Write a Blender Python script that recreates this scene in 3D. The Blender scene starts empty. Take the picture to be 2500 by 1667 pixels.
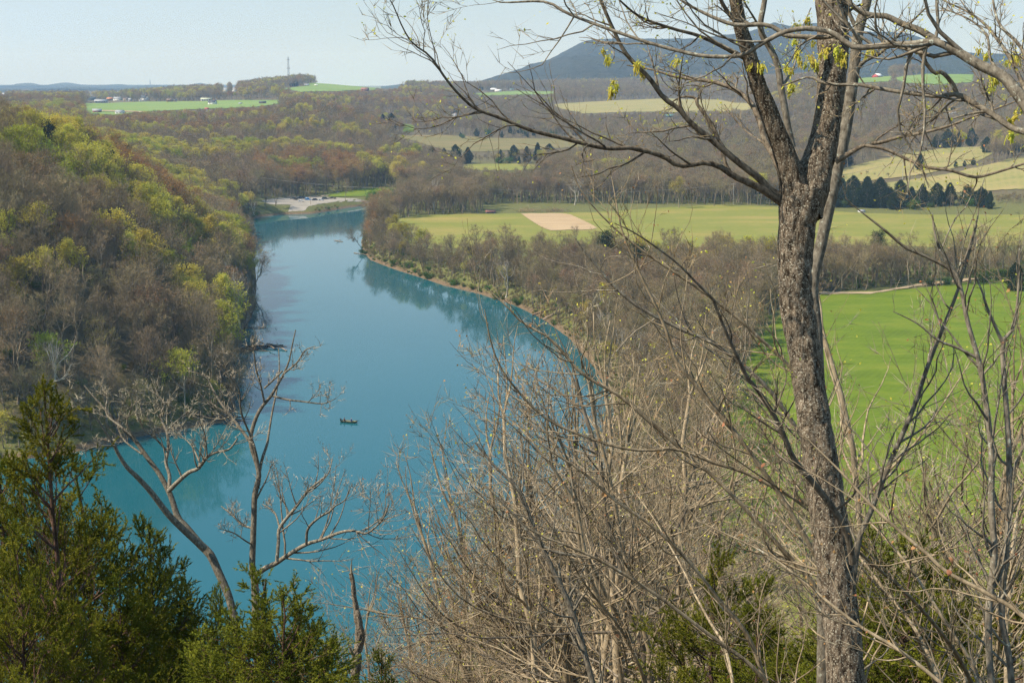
import bpy, bmesh, math, random
import numpy as np
from mathutils import Vector, Matrix

# ------------------------------------------------------------------ camera, sky, sun, exposure
SC = bpy.context.scene
COL = SC.collection
F = 3472.0                      # focal length in photograph pixels (50 mm on a 36 mm wide frame)
PITCH = math.radians(10.34)
EYE = np.array([0.0, 0.0, 90.0])
cam_d = bpy.data.cameras.new('camera'); cam = bpy.data.objects.new('camera', cam_d); COL.objects.link(cam)
cam_d.lens = 50; cam_d.sensor_width = 36; cam_d.clip_start = 0.1; cam_d.clip_end = 60000
cam.location = EYE; cam.rotation_euler = (math.radians(90) - PITCH, 0, 0)
SC.camera = cam

SUN_EL, SUN_AZ = 50.0, -106.0    # azimuth: degrees clockwise from +Y (view direction); sun stands to the left, a touch behind
world = bpy.data.worlds.new('World'); SC.world = world; world.use_nodes = True
wn = world.node_tree
bg = wn.nodes['Background']
sky = wn.nodes.new('ShaderNodeTexSky'); sky.sky_type = 'NISHITA'; sky.sun_disc = False
sky.sun_elevation = math.radians(SUN_EL); sky.sun_rotation = math.radians(SUN_AZ)
sky.air_density = 1.0; sky.dust_density = 0.6; sky.ozone_density = 1.4; sky.altitude = 300
# thin high cloud veil over the whole sky
tc = wn.nodes.new('ShaderNodeTexCoord'); mp = wn.nodes.new('ShaderNodeMapping'); mp.inputs['Scale'].default_value = (1.2, 1.2, 6.0)
nz = wn.nodes.new('ShaderNodeTexNoise'); nz.inputs['Scale'].default_value = 2.2; nz.inputs['Detail'].default_value = 6; nz.inputs['Roughness'].default_value = 0.55
rp = wn.nodes.new('ShaderNodeMapRange'); rp.inputs['From Min'].default_value = 0.35; rp.inputs['From Max'].default_value = 0.75
rp.inputs['To Min'].default_value = 0.50; rp.inputs['To Max'].default_value = 0.80
mx = wn.nodes.new('ShaderNodeMix'); mx.data_type = 'RGBA'
VEIL = (5.75, 7.15, 8.3, 1)
mx.inputs['B'].default_value = VEIL
vh = wn.nodes.new('ShaderNodeMix'); vh.data_type = 'RGBA'; vh.inputs['A'].default_value = VEIL; vh.inputs['B'].default_value = (3.6, 7.9, 11.6, 1)
L = wn.links.new
L(tc.outputs['Generated'], mp.inputs['Vector']); L(mp.outputs['Vector'], nz.inputs['Vector']); L(nz.outputs['Fac'], rp.inputs['Value'])
sx = wn.nodes.new('ShaderNodeSeparateXYZ'); ev = wn.nodes.new('ShaderNodeMapRange'); ev.interpolation_type = 'SMOOTHSTEP'
ev.inputs['From Min'].default_value = 0.02; ev.inputs['From Max'].default_value = 0.24; ev.inputs['To Min'].default_value = 1.2; ev.inputs['To Max'].default_value = 0.55
vm = wn.nodes.new('ShaderNodeMath'); vm.operation = 'MULTIPLY'
L(tc.outputs['Generated'], sx.inputs[0]); L(sx.outputs['Z'], ev.inputs['Value']); L(ev.outputs['Result'], vm.inputs[0]); L(rp.outputs['Result'], vm.inputs[1]); L(vm.outputs[0], mx.inputs['Factor'])
eh = wn.nodes.new('ShaderNodeMapRange'); eh.interpolation_type = 'SMOOTHSTEP'; eh.inputs['From Min'].default_value = 0.12; eh.inputs['From Max'].default_value = 0.36
L(sx.outputs['Z'], eh.inputs['Value']); L(eh.outputs['Result'], vh.inputs['Factor']); L(vh.outputs['Result'], mx.inputs['B'])
L(sky.outputs['Color'], mx.inputs['A']); L(mx.outputs['Result'], bg.inputs['Color'])
bg.inputs['Strength'].default_value = 0.075

sun_d = bpy.data.lights.new('sun', 'SUN'); sun = bpy.data.objects.new('sun', sun_d); COL.objects.link(sun)
sun_d.energy = 5.0; sun_d.angle = math.radians(0.53); sun_d.color = (1.0, 0.90, 0.74)
sdir = Vector((math.sin(math.radians(SUN_AZ)) * math.cos(math.radians(SUN_EL)), math.cos(math.radians(SUN_AZ)) * math.cos(math.radians(SUN_EL)), math.sin(math.radians(SUN_EL))))
sun.rotation_euler = sdir.to_track_quat('Z', 'Y').to_euler(); sun.location = (0, 0, 600)

SC.view_settings.view_transform = 'Standard'; SC.view_settings.look = 'None'
SC.view_settings.exposure = 0.56; SC.view_settings.gamma = 1.0; SC.view_settings.use_curve_mapping = False
SC.render.engine = 'CYCLES'
cy = SC.cycles
cy.max_bounces = 6; cy.diffuse_bounces = 2; cy.glossy_bounces = 3; cy.transmission_bounces = 3; cy.transparent_max_bounces = 6; cy.volume_bounces = 2
cy.use_denoising = True; cy.denoiser = 'OPENIMAGEDENOISE'; cy.denoising_prefilter = 'NONE'; cy.use_adaptive_sampling = False
cy.caustics_reflective = False; cy.caustics_refractive = False
cy.sample_clamp_indirect = 4.0

# ------------------------------------------------------------------ helpers
RNG = np.random.default_rng(7)
random.seed(7)

def tag(o, label=None, cat=None, group=None, kind=None):
    if label: o['label'] = label
    if cat: o['category'] = cat
    if group: o['group'] = group
    if kind: o['kind'] = kind
    return o

def link(o, parent=None):
    COL.objects.link(o)
    if parent is not None: o.parent = parent
    return o

def empty(name, loc=(0, 0, 0), rotz=0.0, scale=1.0, label=None, cat=None, group=None):
    o = bpy.data.objects.new(name, None); COL.objects.link(o)
    o.location = loc; o.rotation_euler = (0, 0, rotz); o.scale = (scale,) * 3
    o.empty_display_size = 0.3
    return tag(o, label, cat, group)

def mesh_data(name, V, T=None, Q=None, mats=(), tmat=None, qmat=None, smooth=True):
    V = np.asarray(V, np.float32).reshape(-1, 3)
    T = np.zeros((0, 3), np.int32) if T is None else np.asarray(T, np.int32).reshape(-1, 3)
    Q = np.zeros((0, 4), np.int32) if Q is None else np.asarray(Q, np.int32).reshape(-1, 4)
    me = bpy.data.meshes.new(name)
    me.vertices.add(len(V)); me.vertices.foreach_set('co', V.ravel())
    nl = T.size + Q.size
    me.loops.add(nl); me.loops.foreach_set('vertex_index', np.concatenate([T.ravel(), Q.ravel()]))
    starts = np.concatenate([np.arange(len(T)) * 3, T.size + np.arange(len(Q)) * 4]).astype(np.int32)
    me.polygons.add(len(T) + len(Q)); me.polygons.foreach_set('loop_start', starts)
    mi = np.zeros(len(T) + len(Q), np.int32)
    if tmat is not None: mi[:len(T)] = tmat
    if qmat is not None: mi[len(T):] = qmat
    me.polygons.foreach_set('material_index', mi)
    if smooth: me.polygons.foreach_set('use_smooth', np.ones(len(mi), bool))
    for m in mats: me.materials.append(m)
    me.update(calc_edges=True)
    return me

def obj(name, me, parent=None, loc=None):
    o = bpy.data.objects.new(name, me); link(o, parent)
    if loc is not None: o.location = loc
    return o

class Geo:
    """collects tubes and blades with a material slot each, builds one mesh"""
    def __init__(s): s.V = []; s.T = []; s.Q = []; s.tm = []; s.qm = []; s.n = 0
    def add(s, V, T=None, Q=None, m=0):
        V = np.asarray(V, np.float32).reshape(-1, 3)
        if T is not None and len(T): T = np.asarray(T).reshape(-1, 3); s.T.append(T + s.n); s.tm.append(np.full(len(T), m))
        if Q is not None and len(Q): Q = np.asarray(Q).reshape(-1, 4); s.Q.append(Q + s.n); s.qm.append(np.full(len(Q), m))
        s.V.append(V); s.n += len(V)
    def tubes(s, P, R, sides=4, m=0, cap=False):
        P = np.asarray(P, float); R = np.asarray(R, float)
        if P.ndim == 2: P = P[None]; R = R[None]
        N, K = P.shape[:2]
        if N == 0: return
        T = np.gradient(P, axis=1); T /= np.linalg.norm(T, axis=2, keepdims=True) + 1e-9
        D = P[:, -1] - P[:, 0]; ref = np.zeros((N, 3)); ref[np.arange(N), np.argmin(np.abs(D), axis=1)] = 1
        U = np.cross(T, ref[:, None, :]); U /= np.linalg.norm(U, axis=2, keepdims=True) + 1e-9
        W = np.cross(T, U)
        a = np.arange(sides) * 2 * np.pi / sides
        V = P[:, :, None, :] + R[:, :, None, None] * (np.cos(a)[None, None, :, None] * U[:, :, None, :] + np.sin(a)[None, None, :, None] * W[:, :, None, :])
        idx = np.arange(N * K * sides).reshape(N, K, sides)
        A = idx[:, :-1, :]; B = np.roll(A, -1, axis=2); C2 = idx[:, 1:, :]; D2 = np.roll(C2, -1, axis=2)
        Q = np.stack([A, B, D2, C2], axis=-1).reshape(-1, 4)
        T3 = None
        if cap:
            T3 = np.stack([np.repeat(idx[:, -1, :1], sides - 2, 1), idx[:, -1, 1:-1], idx[:, -1, 2:]], -1).reshape(-1, 3)
        s.add(V, T3, Q, m)
    def blades(s, P0, P1, w, m=0, rng=RNG):
        """one long thin triangle each"""
        P0 = np.asarray(P0); P1 = np.asarray(P1); N = len(P0)
        if N == 0: return
        D = P1 - P0; r = rng.normal(size=(N, 3)); S = np.cross(D, r); S /= np.linalg.norm(S, axis=1, keepdims=True) + 1e-9
        w = np.broadcast_to(np.asarray(w, float), (N,))[:, None]
        V = np.stack([P0 - S * w / 2, P0 + S * w / 2, P1], 1)
        s.add(V, np.arange(N * 3).reshape(N, 3), None, m)
    def leaves(s, P, size, m=0, rng=RNG, flat=0.0):
        """small kite shaped leaves at random tilt"""
        N = len(P)
        if N == 0: return
        a = rng.normal(size=(N, 3)); a /= np.linalg.norm(a, axis=1, keepdims=True)
        b = np.cross(a, rng.normal(size=(N, 3))); b /= np.linalg.norm(b, axis=1, keepdims=True)
        if flat: a[:, 2] *= 1 - flat; b[:, 2] *= 1 - flat
        sz = (np.broadcast_to(size, (N,)) * rng.uniform(.7, 1.3, N))[:, None]
        V = np.stack([P - a * sz * .5, P + b * sz * .32, P + a * sz * .5, P - b * sz * .32], 1)
        s.add(V, None, np.arange(N * 4).reshape(N, 4), m)
    def mesh(s, name, mats, smooth=True):
        cat = lambda l, k: np.concatenate(l) if l else None
        return mesh_data(name, np.concatenate(s.V) if s.V else np.zeros((0, 3)), cat(s.T, 3), cat(s.Q, 4), mats, cat(s.tm, 1), cat(s.qm, 1), smooth)

def unit(v): return v / (np.linalg.norm(v, axis=-1, keepdims=True) + 1e-9)

def grow(rng, P, R, M, tr=(.25, 1.), ang=(30, 60), lf=(.35, .6), K=5, up=.05, wig=.15, rr=.55, taper=.75, minlen=0.0, maxlen=1e9, rmin=.002):
    """M children spread over the parents (by length), each a wiggly polyline"""
    N, Kp = P.shape[:2]
    Ls = np.linalg.norm(np.diff(P, axis=1), axis=2).sum(1)
    par = rng.choice(N, M, p=Ls / Ls.sum())
    t = rng.uniform(tr[0], tr[1], M) ** .85
    x = t * (Kp - 1.001); i = x.astype(int); f = (x - i)[:, None]
    pos = P[par, i] * (1 - f) + P[par, i + 1] * f
    tan = unit(P[par, i + 1] - P[par, i])
    r0 = (R[par, i] * (1 - f[:, 0]) + R[par, i + 1] * f[:, 0])
    perp = unit(np.cross(tan, rng.normal(size=(M, 3))))
    a = np.radians(rng.uniform(ang[0], ang[1], M))[:, None]
    d = np.cos(a) * tan + np.sin(a) * perp
    ln = np.clip(Ls[par] * rng.uniform(lf[0], lf[1], M) * (1.05 - .55 * t), minlen, maxlen)
    step = (ln / (K - 1))[:, None]
    out = np.empty((M, K, 3)); out[:, 0] = pos
    for k in range(1, K):
        d = unit(d + rng.normal(size=(M, 3)) * wig + np.array([0, 0, up]))
        out[:, k] = out[:, k - 1] + d * step
    r = np.maximum(np.minimum(r0 * rr, r0 * .95), rmin)[:, None] * np.linspace(1, 1 - taper, K)[None]
    return out, np.maximum(r, rmin * .6)

def along(rng, P, M, tr=(0, 1)):
    """M random points on polylines, with tangents"""
    N, Kp = P.shape[:2]
    par = rng.integers(0, N, M); x = rng.uniform(tr[0], tr[1], M) * (Kp - 1.001); i = x.astype(int); f = (x - i)[:, None]
    return P[par, i] * (1 - f) + P[par, i + 1] * f, unit(P[par, i + 1] - P[par, i])

def catmull(pts, n):
    p = np.asarray(pts, float); m = len(p)
    q = np.vstack([2 * p[0] - p[1], p, 2 * p[-1] - p[-2]])
    seg = np.linalg.norm(np.diff(p[:, :2], axis=0), axis=1); s = np.concatenate([[0], np.cumsum(seg)])
    u = np.linspace(0, s[-1] * .99999, n); i = np.clip(np.searchsorted(s, u, 'right') - 1, 0, m - 2); t = ((u - s[i]) / (seg[i] + 1e-9))[:, None]
    p0, p1, p2, p3 = q[i], q[i + 1], q[i + 2], q[i + 3]
    return .5 * (2 * p1 + (p2 - p0) * t + (2 * p0 - 5 * p1 + 4 * p2 - p3) * t ** 2 + (3 * p1 - p0 - 3 * p2 + p3) * t ** 3)

FWD = np.array([0, math.cos(PITCH), -math.sin(PITCH)]); UPV = np.array([0, math.sin(PITCH), math.cos(PITCH)]); RT = np.array([1.0, 0, 0])
def ray(px, py):
    px = np.asarray(px, float)[..., None]; py = np.asarray(py, float)[..., None]
    return FWD + RT * (px - 1250) / F + UPV * (833.5 - py) / F
def at(px, py, depth): return EYE + ray(px, py) * np.asarray(depth, float)[..., None]
def zhit(px, py, Z=0.0):
    d = ray(px, py); return EYE + d * ((Z - EYE[2]) / d[..., 2])[..., None]
def project(P):
    v = np.asarray(P) - EYE; z = v @ FWD
    return 1250 + F * (v @ RT) / z, 833.5 - F * (v @ UPV) / z, z

def hash2(i, j, seed):
    n = (i * 374761393 + j * 668265263 + seed * 982451653).astype(np.int64)
    n = (n ^ (n >> 13)) * 1274126177; n = n & 0x7fffffff; n = (n ^ (n >> 16)) & 0xffff
    return n / 65535.0
def vnoise(x, y, seed=0):
    i = np.floor(x).astype(np.int64); j = np.floor(y).astype(np.int64); fx = x - i; fy = y - j
    fx = fx * fx * (3 - 2 * fx); fy = fy * fy * (3 - 2 * fy)
    return (hash2(i, j, seed) * (1 - fx) + hash2(i + 1, j, seed) * fx) * (1 - fy) + (hash2(i, j + 1, seed) * (1 - fx) + hash2(i + 1, j + 1, seed) * fx) * fy
def fbm(x, y, o=4, seed=0):
    s = 0; a = .5
    for k in range(o): s = s + a * (vnoise(x * 2 ** k + 17.3 * k, y * 2 ** k - 9.1 * k, seed + k) - .5) * 2; a *= .5
    return s

def inside(px, py, poly):
    poly = np.asarray(poly); n = len(poly); c = np.zeros(np.shape(px), bool); j = n - 1
    for i in range(n):
        xi, yi = poly[i]; xj, yj = poly[j]
        if yi != yj: c ^= ((yi > py) != (yj > py)) & (px < (xj - xi) * (py - yi) / (yj - yi) + xi)
        j = i
    return c
def poly_dist(px, py, poly):
    poly = np.asarray(poly); d = np.full(np.shape(px), 1e9)
    for i in range(len(poly)):
        a = poly[i]; b = poly[(i + 1) % len(poly)]; ab = b - a
        t = np.clip(((px - a[0]) * ab[0] + (py - a[1]) * ab[1]) / (ab @ ab + 1e-9), 0, 1)
        d = np.minimum(d, np.hypot(px - a[0] - t * ab[0], py - a[1] - t * ab[1]))
    return d

# ------------------------------------------------------------------ materials
def newmat(name):
    m = bpy.data.materials.new(name); m.use_nodes = True
    nt = m.node_tree; b = nt.nodes['Principled BSDF']
    b.inputs['Roughness'].default_value = .9; b.inputs['Specular IOR Level'].default_value = .15
    return m, nt, b
def nd(nt, t, **kw):
    n = nt.nodes.new(t)
    for k, v in kw.items():
        if k in n.inputs: n.inputs[k].default_value = v
        else: setattr(n, k, v)
    return n
def noise_fac(nt, scale, detail=5, rough=.6, stretch=None, coord='Object', dist=0.0):
    tcn = nd(nt, 'ShaderNodeTexCoord'); n = nd(nt, 'ShaderNodeTexNoise', Scale=scale, Detail=detail, Roughness=rough, Distortion=dist)
    if stretch:
        mpn = nd(nt, 'ShaderNodeMapping', Scale=stretch); nt.links.new(tcn.outputs[coord], mpn.inputs['Vector']); nt.links.new(mpn.outputs['Vector'], n.inputs['Vector'])
    else: nt.links.new(tcn.outputs[coord], n.inputs['Vector'])
    return n.outputs['Fac']
def ramp(nt, fac, stops):
    r = nd(nt, 'ShaderNodeValToRGB'); e = r.color_ramp.elements
    while len(e) < len(stops): e.new(.5)
    for k, (p, c) in enumerate(stops): e[k].position = p; e[k].color = (*c, 1)
    nt.links.new(fac, r.inputs['Fac']); return r.outputs['Color']
def mixc(nt, fac, a, b, blend='MIX'):
    m = nd(nt, 'ShaderNodeMix', data_type='RGBA', blend_type=blend)
    for s, v in (('Factor', fac), ('A', a), ('B', b)):
        if isinstance(v, bpy.types.NodeSocket): nt.links.new(v, m.inputs[s])
        elif isinstance(v, (int, float)): m.inputs[s].default_value = v
        else: m.inputs[s].default_value = (*v, 1)
    return m.outputs['Result']
def bump(nt, b, h, strength=.5, dist=.05):
    n = nd(nt, 'ShaderNodeBump', Strength=strength, Distance=dist); nt.links.new(h, n.inputs['Height']); nt.links.new(n.outputs['Normal'], b.inputs['Normal'])

def plain(name, col, rough=.7, spec=.3, var=.12, scale=3.0, metal=0.0):
    m, nt, b = newmat(name); f = noise_fac(nt, scale)
    c1 = tuple(x * (1 - var) for x in col); c2 = tuple(min(1, x * (1 + var)) for x in col)
    nt.links.new(ramp(nt, f, [(.3, c1), (.7, c2)]), b.inputs['Base Color'])
    b.inputs['Roughness'].default_value = rough; b.inputs['Specular IOR Level'].default_value = spec; b.inputs['Metallic'].default_value = metal
    return m

def bark(name, dark, light, scale=14, stretch=(1, 1, .25), bs=.6, lo=.35, hi=.65, extra=None, dist=.03):
    m, nt, b = newmat(name)
    f = noise_fac(nt, scale, 6, .65, stretch)
    c = ramp(nt, f, [(lo, dark), (hi, light)])
    if extra is not None:                       # lichen patches
        f2 = noise_fac(nt, extra[1], 4, .7)
        k = nd(nt, 'ShaderNodeMapRange', **{'From Min': extra[2], 'From Max': extra[2] + .08}); nt.links.new(f2, k.inputs['Value'])
        c = mixc(nt, k.outputs['Result'], c, extra[0])
    oi = nd(nt, 'ShaderNodeObjectInfo'); hv = nd(nt, 'ShaderNodeHueSaturation')
    mr = nd(nt, 'ShaderNodeMapRange', **{'To Min': .75, 'To Max': 1.25}); nt.links.new(oi.outputs['Random'], mr.inputs['Value'])
    nt.links.new(mr.outputs['Result'], hv.inputs['Value']); nt.links.new(c, hv.inputs['Color'])
    nt.links.new(hv.outputs['Color'], b.inputs['Base Color']); bump(nt, b, f, bs, dist)
    return m

def foliage(name, cols, hue=.03, val=.3, trans=.35, scale=.6):
    """leaf or twig colour: blotchy within a crown, different from tree to tree"""
    m, nt, b = newmat(name)
    f = noise_fac(nt, scale, 4, .7)
    n = len(cols); c = ramp(nt, f, [(.3 + .4 * k / max(1, n - 1), cols[k]) for k in range(n)])
    oi = nd(nt, 'ShaderNodeObjectInfo'); hv = nd(nt, 'ShaderNodeHueSaturation')
    wnz = nd(nt, 'ShaderNodeTexWhiteNoise', noise_dimensions='1D'); nt.links.new(oi.outputs['Random'], wnz.inputs['W'])
    m1 = nd(nt, 'ShaderNodeMapRange', **{'To Min': .5 - hue, 'To Max': .5 + hue}); m2 = nd(nt, 'ShaderNodeMapRange', **{'To Min': 1 - val, 'To Max': 1 + val})
    nt.links.new(oi.outputs['Random'], m1.inputs['Value']); nt.links.new(wnz.outputs['Value'], m2.inputs['Value'])
    nt.links.new(m1.outputs['Result'], hv.inputs['Hue']); nt.links.new(m2.outputs['Result'], hv.inputs['Value']); nt.links.new(c, hv.inputs['Color'])
    nt.links.new(hv.outputs['Color'], b.inputs['Base Color'])
    b.inputs['Specular IOR Level'].default_value = .05
    if trans:
        tr = nd(nt, 'ShaderNodeBsdfTranslucent'); nt.links.new(hv.outputs['Color'], tr.inputs['Color'])
        ms = nd(nt, 'ShaderNodeMixShader', Fac=trans); nt.links.new(b.outputs[0], ms.inputs[1]); nt.links.new(tr.outputs[0], ms.inputs[2])
        nt.links.new(ms.outputs[0], nt.nodes['Material Output'].inputs['Surface'])
    return m

M = {}
M['bark_grey'] = bark('grey_bark', (.14, .115, .08), (.36, .295, .205), 5)
M['bark_brown'] = bark('brown_bark', (.09, .072, .052), (.27, .22, .165), 5)
M['bark_pale'] = bark('pale_bark', (.30, .27, .22), (.62, .58, .50), 3)
M['bark_sapling'] = bark('sapling_bark', (.12, .09, .055), (.40, .315, .205), 9, extra=((.48, .44, .35), 11, .62))
M['bark_lichen'] = bark('lichen_bark', (.085, .07, .052), (.27, .235, .18), 22, (1, 1, .45), .8, extra=((.42, .44, .36), 16, .60), dist=.012)
M['bark_cedar'] = bark('cedar_bark', (.045, .025, .018), (.17, .10, .075), 12, (1, 1, .12))
M['twig_grey'] = foliage('grey_twig', [(.185, .145, .085), (.285, .23, .135)], .015, .28, 0)
M['twig_tan'] = foliage('tan_twig', [(.23, .172, .10), (.33, .25, .15)], .015, .25, 0)
M['twig_light'] = foliage('light_twig', [(.24, .20, .142), (.43, .37, .275)], .01, .2, 0)
M['leaf_yellow'] = foliage('yellow_green_leaf', [(.42, .38, .055), (.60, .54, .10)], .02, .2, .4)
M['leaf_lime'] = foliage('lime_leaf', [(.28, .32, .035), (.42, .46, .06)], .02, .2, .4)
M['leaf_olive'] = foliage('olive_leaf', [(.22, .20, .055), (.33, .30, .09)], .03, .25, .3)
M['bud_orange'] = foliage('orange_bud', [(.32, .165, .045), (.43, .25, .07)], .02, .22, .3)
M['bud_rust'] = foliage('rust_bud', [(.23, .13, .065), (.31, .19, .095)], .02, .25, .2)
M['cedar_leaf'] = foliage('cedar_leaf', [(.07, .083, .011), (.15, .163, .019), (.27, .255, .03)], .015, .15, .3, 1.6)
M['cedar_far'] = foliage('dark_cedar_leaf', [(.022, .038, .013), (.045, .065, .02)], .02, .3, .1)
M['pine_leaf'] = foliage('pine_needle', [(.016, .032, .012), (.035, .06, .02)], .02, .25, .1)
M['bush_leaf'] = foliage('bush_leaf', [(.05, .10, .015), (.10, .17, .03)], .03, .3, .3)
M['catkin'] = foliage('catkin', [(.56, .52, .07), (.72, .68, .14)], .02, .15, .4, 9)
M['dead_leaf'] = foliage('dead_leaf', [(.33, .16, .07), (.50, .28, .14)], .02, .2, .35, 12)
# ------------------------------------------------------------------ terrain
RIVER_PX = [(-900, 1170), (-300, 1150), (0, 1125), (150, 1112), (240, 1088), (310, 1070), (420, 1052), (545, 1030), (572, 1004), (575, 950), (568, 890), (580, 845), (602, 800), (618, 750), (626, 700), (622, 650), (606, 610), (580, 578), (556, 552),
            (590, 540), (640, 529), (700, 523), (760, 522), (800, 516), (850, 507), (900, 501), (950, 498), (1000, 494), (1150, 490), (1300, 489),
            (1300, 495), (1150, 499), (1000, 508), (940, 520), (905, 548), (882, 588), (884, 610), (905, 635), (957, 655), (1020, 675), (1085, 697), (1170, 717), (1254, 744), (1325, 778), (1390, 825), (1450, 895), (1495, 970), (1505, 1050), (1480, 1140), (1420, 1250), (1340, 1370), (1220, 1520), (1060, 1650), (800, 1760), (400, 1830), (0, 1860), (-900, 1900)]
RP = zhit(*np.array(RIVER_PX, float).T)[:, :2]
RIVER = np.vstack([RP[:1] + [-400, 40], RP, RP[-1:] + [-400, 60]])
def river_sd(x, y):
    """+ on land, - in the water (metres)"""
    d = poly_dist(x, y, RIVER); return np.where(inside(x, y, RIVER), -d, d)

COLS = {
 -900: [(200, 4), (300, 14), (430, 55), (600, 60), (1000, 58), (2200, 48), (3200, 46), (5000, 42), (14000, 50)],
 -300: [(200, 4), (300, 5), (340, 20), (430, 55), (520, 60), (700, 54), (1000, 46), (2200, 48), (3200, 46), (5000, 42), (14000, 50)],
 0: [(200, 4), (320, 5), (360, 24), (430, 52), (500, 58), (600, 56), (700, 52), (1000, 42), (1500, 40), (2200, 44), (2600, 47), (3200, 46), (3800, 46), (5000, 40), (14000, 50)],
 250: [(200, 4), (360, 5), (400, 17), (450, 32), (510, 44), (560, 49), (620, 48), (750, 37), (1000, 30), (1500, 36), (2100, 45), (2600, 51), (3200, 46), (4000, 42), (5000, 40), (14000, 50)],
 500: [(390, 5), (440, 16), (520, 27), (600, 22), (700, 10), (850, 5), (960, 6), (1020, 12), (1200, 19), (1500, 24), (1800, 30), (2100, 47), (2600, 53), (3100, 56), (3500, 62), (4200, 50), (5000, 55), (14000, 50)],
 750: [(1000, 4), (1120, 4.5), (1165, 11), (1250, 19), (1400, 26), (1700, 42), (1900, 50), (2200, 46), (2600, 60), (3000, 77), (3400, 86), (3800, 86), (4400, 60), (5500, 55), (14000, 50)],
 1000: [(1050, 5), (1300, 7), (1600, 15), (2000, 22), (2300, 40), (2600, 48), (3000, 64), (3400, 72), (4200, 60), (5500, 55), (14000, 50)],
 1250: [(1050, 5), (1300, 8), (1600, 14), (1900, 20), (2300, 34), (2600, 44), (3000, 55), (3600, 68), (4500, 78), (14000, 60)],
 1500: [(1050, 5), (1300, 8), (1600, 12), (2000, 22), (2500, 43), (3000, 54), (3600, 72), (4500, 88), (14000, 80)],
 1750: [(1000, 5), (1300, 8), (1700, 16), (2100, 30), (2600, 46), (3200, 64), (4000, 88), (5000, 96), (14000, 90)],
 2000: [(1000, 5), (1080, 7), (1200, 14), (1350, 19), (1500, 18), (1800, 26), (2200, 60), (2600, 86), (2800, 92), (3200, 90), (4500, 90), (14000, 90)],
 2250: [(1000, 5), (1060, 8), (1200, 19), (1280, 21), (1380, 22), (1480, 27), (1600, 22), (2000, 44), (2400, 82), (2700, 104), (3000, 106), (3400, 98), (14000, 90)],
 2500: [(950, 5), (1050, 13), (1150, 23), (1250, 27), (1350, 26), (1500, 27), (1800, 35), (2300, 78), (2700, 100), (3200, 104), (14000, 90)],
 2900: [(950, 5), (1050, 14), (1150, 25), (1250, 29), (1500, 30), (1800, 38), (2300, 78), (2700, 98), (3200, 104), (14000, 90)],
}
DK = np.array([0.5, 12, 25, 45, 70, 110, 150, 185]); ZK = np.array([88.3, 82.4, 74.5, 62, 46, 25, 10, 4.0])
cpx = np.array(sorted(COLS)); CD = np.unique(np.concatenate([[d for d, _ in COLS[c]] for c in COLS] + [np.geomspace(200, 14000, 60)]))
CT = np.array([np.interp(np.log(CD), np.log([d for d, _ in COLS[c]]), [z for _, z in COLS[c]]) for c in cpx])
def z_raw(x, y):
    d = np.hypot(x, y) + 1e-6; az = np.arctan2(x, y)
    u = np.clip(np.tan(np.clip(az, -1.2, 1.2)) * F + 1250, cpx[0], cpx[-1])
    i = np.clip(np.searchsorted(cpx, u) - 1, 0, len(cpx) - 2); f = (u - cpx[i]) / (cpx[i + 1] - cpx[i]); f = f * f * (3 - 2 * f) * .5 + f * .5
    lj = np.interp(np.log(np.maximum(d, CD[0])), np.log(CD), np.arange(len(CD))); j = np.clip(lj.astype(int), 0, len(CD) - 2); g = lj - j
    zt = (CT[i, j] * (1 - g) + CT[i, j + 1] * g) * (1 - f) + (CT[i + 1, j] * (1 - g) + CT[i + 1, j + 1] * g) * f
    zn = np.interp(d, DK, ZK)
    w = np.clip((d - 150) / 50, 0, 1); w = w * w * (3 - 2 * w)
    z = zn * (1 - w) + zt * w
    back = np.clip((np.abs(az) - 1.2) / .7, 0, 1); z = z * (1 - back) + np.minimum(88.3, 60 + 0 * d + 28.3 * np.exp(-d / 800)) * back
    amp = np.clip((z - 6) / 25, 0.03, 1) * np.clip(d / 60, .1, 1)
    z = z + amp * (2.6 * fbm(x / 170, y / 170, 4, 3) + .5 * fbm(x / 22, y / 22, 3, 9)) + np.clip((d - 1100) / 1500, 0, 1) * 3 * fbm(x / 420, y / 420, 3, 5)
    return z
rr = np.unique(np.concatenate([np.geomspace(.5, 150, 70), np.geomspace(150, 1500, 330), np.geomspace(1500, 14300, 130)]))
aa = np.radians(np.concatenate([np.arange(-180, -32, 4.0), np.arange(-32, 32, .16), np.arange(32, 181, 4.0)])); aa[-1] = math.pi
A2, R2 = np.meshgrid(aa, rr, indexing='ij'); TX, TY = R2 * np.sin(A2), R2 * np.cos(A2)
TZ = z_raw(TX, TY)
near = (R2 < 1600); sd = np.full(TX.shape, 200.0); sd[near] = river_sd(TX[near], TY[near])
bank = np.where(sd > 0, .12 + np.minimum(sd, 4) * .42 + np.maximum(sd - 4, 0) * .75, np.maximum(-3.0, sd * .35))
TZ = np.minimum(TZ, bank)
TZ[near] += (np.clip(sd, 0, 6) / 6 * .35 * fbm(TX / 5, TY / 5, 3, 21))[near]
def H(x, y):
    x = np.asarray(x, float); y = np.asarray(y, float)
    r = np.clip(np.hypot(x, y), rr[0], rr[-1] * .999); a = np.clip(np.arctan2(x, y), aa[0], aa[-1] - 1e-6)
    i = np.clip(np.searchsorted(aa, a, 'right') - 1, 0, len(aa) - 2); j = np.clip(np.searchsorted(rr, r, 'right') - 1, 0, len(rr) - 2)
    f = (a - aa[i]) / (aa[i + 1] - aa[i]); g = (r - rr[j]) / (rr[j + 1] - rr[j])
    return (TZ[i, j] * (1 - g) + TZ[i, j + 1] * g) * (1 - f) + (TZ[i + 1, j] * (1 - g) + TZ[i + 1, j + 1] * g) * f
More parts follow.
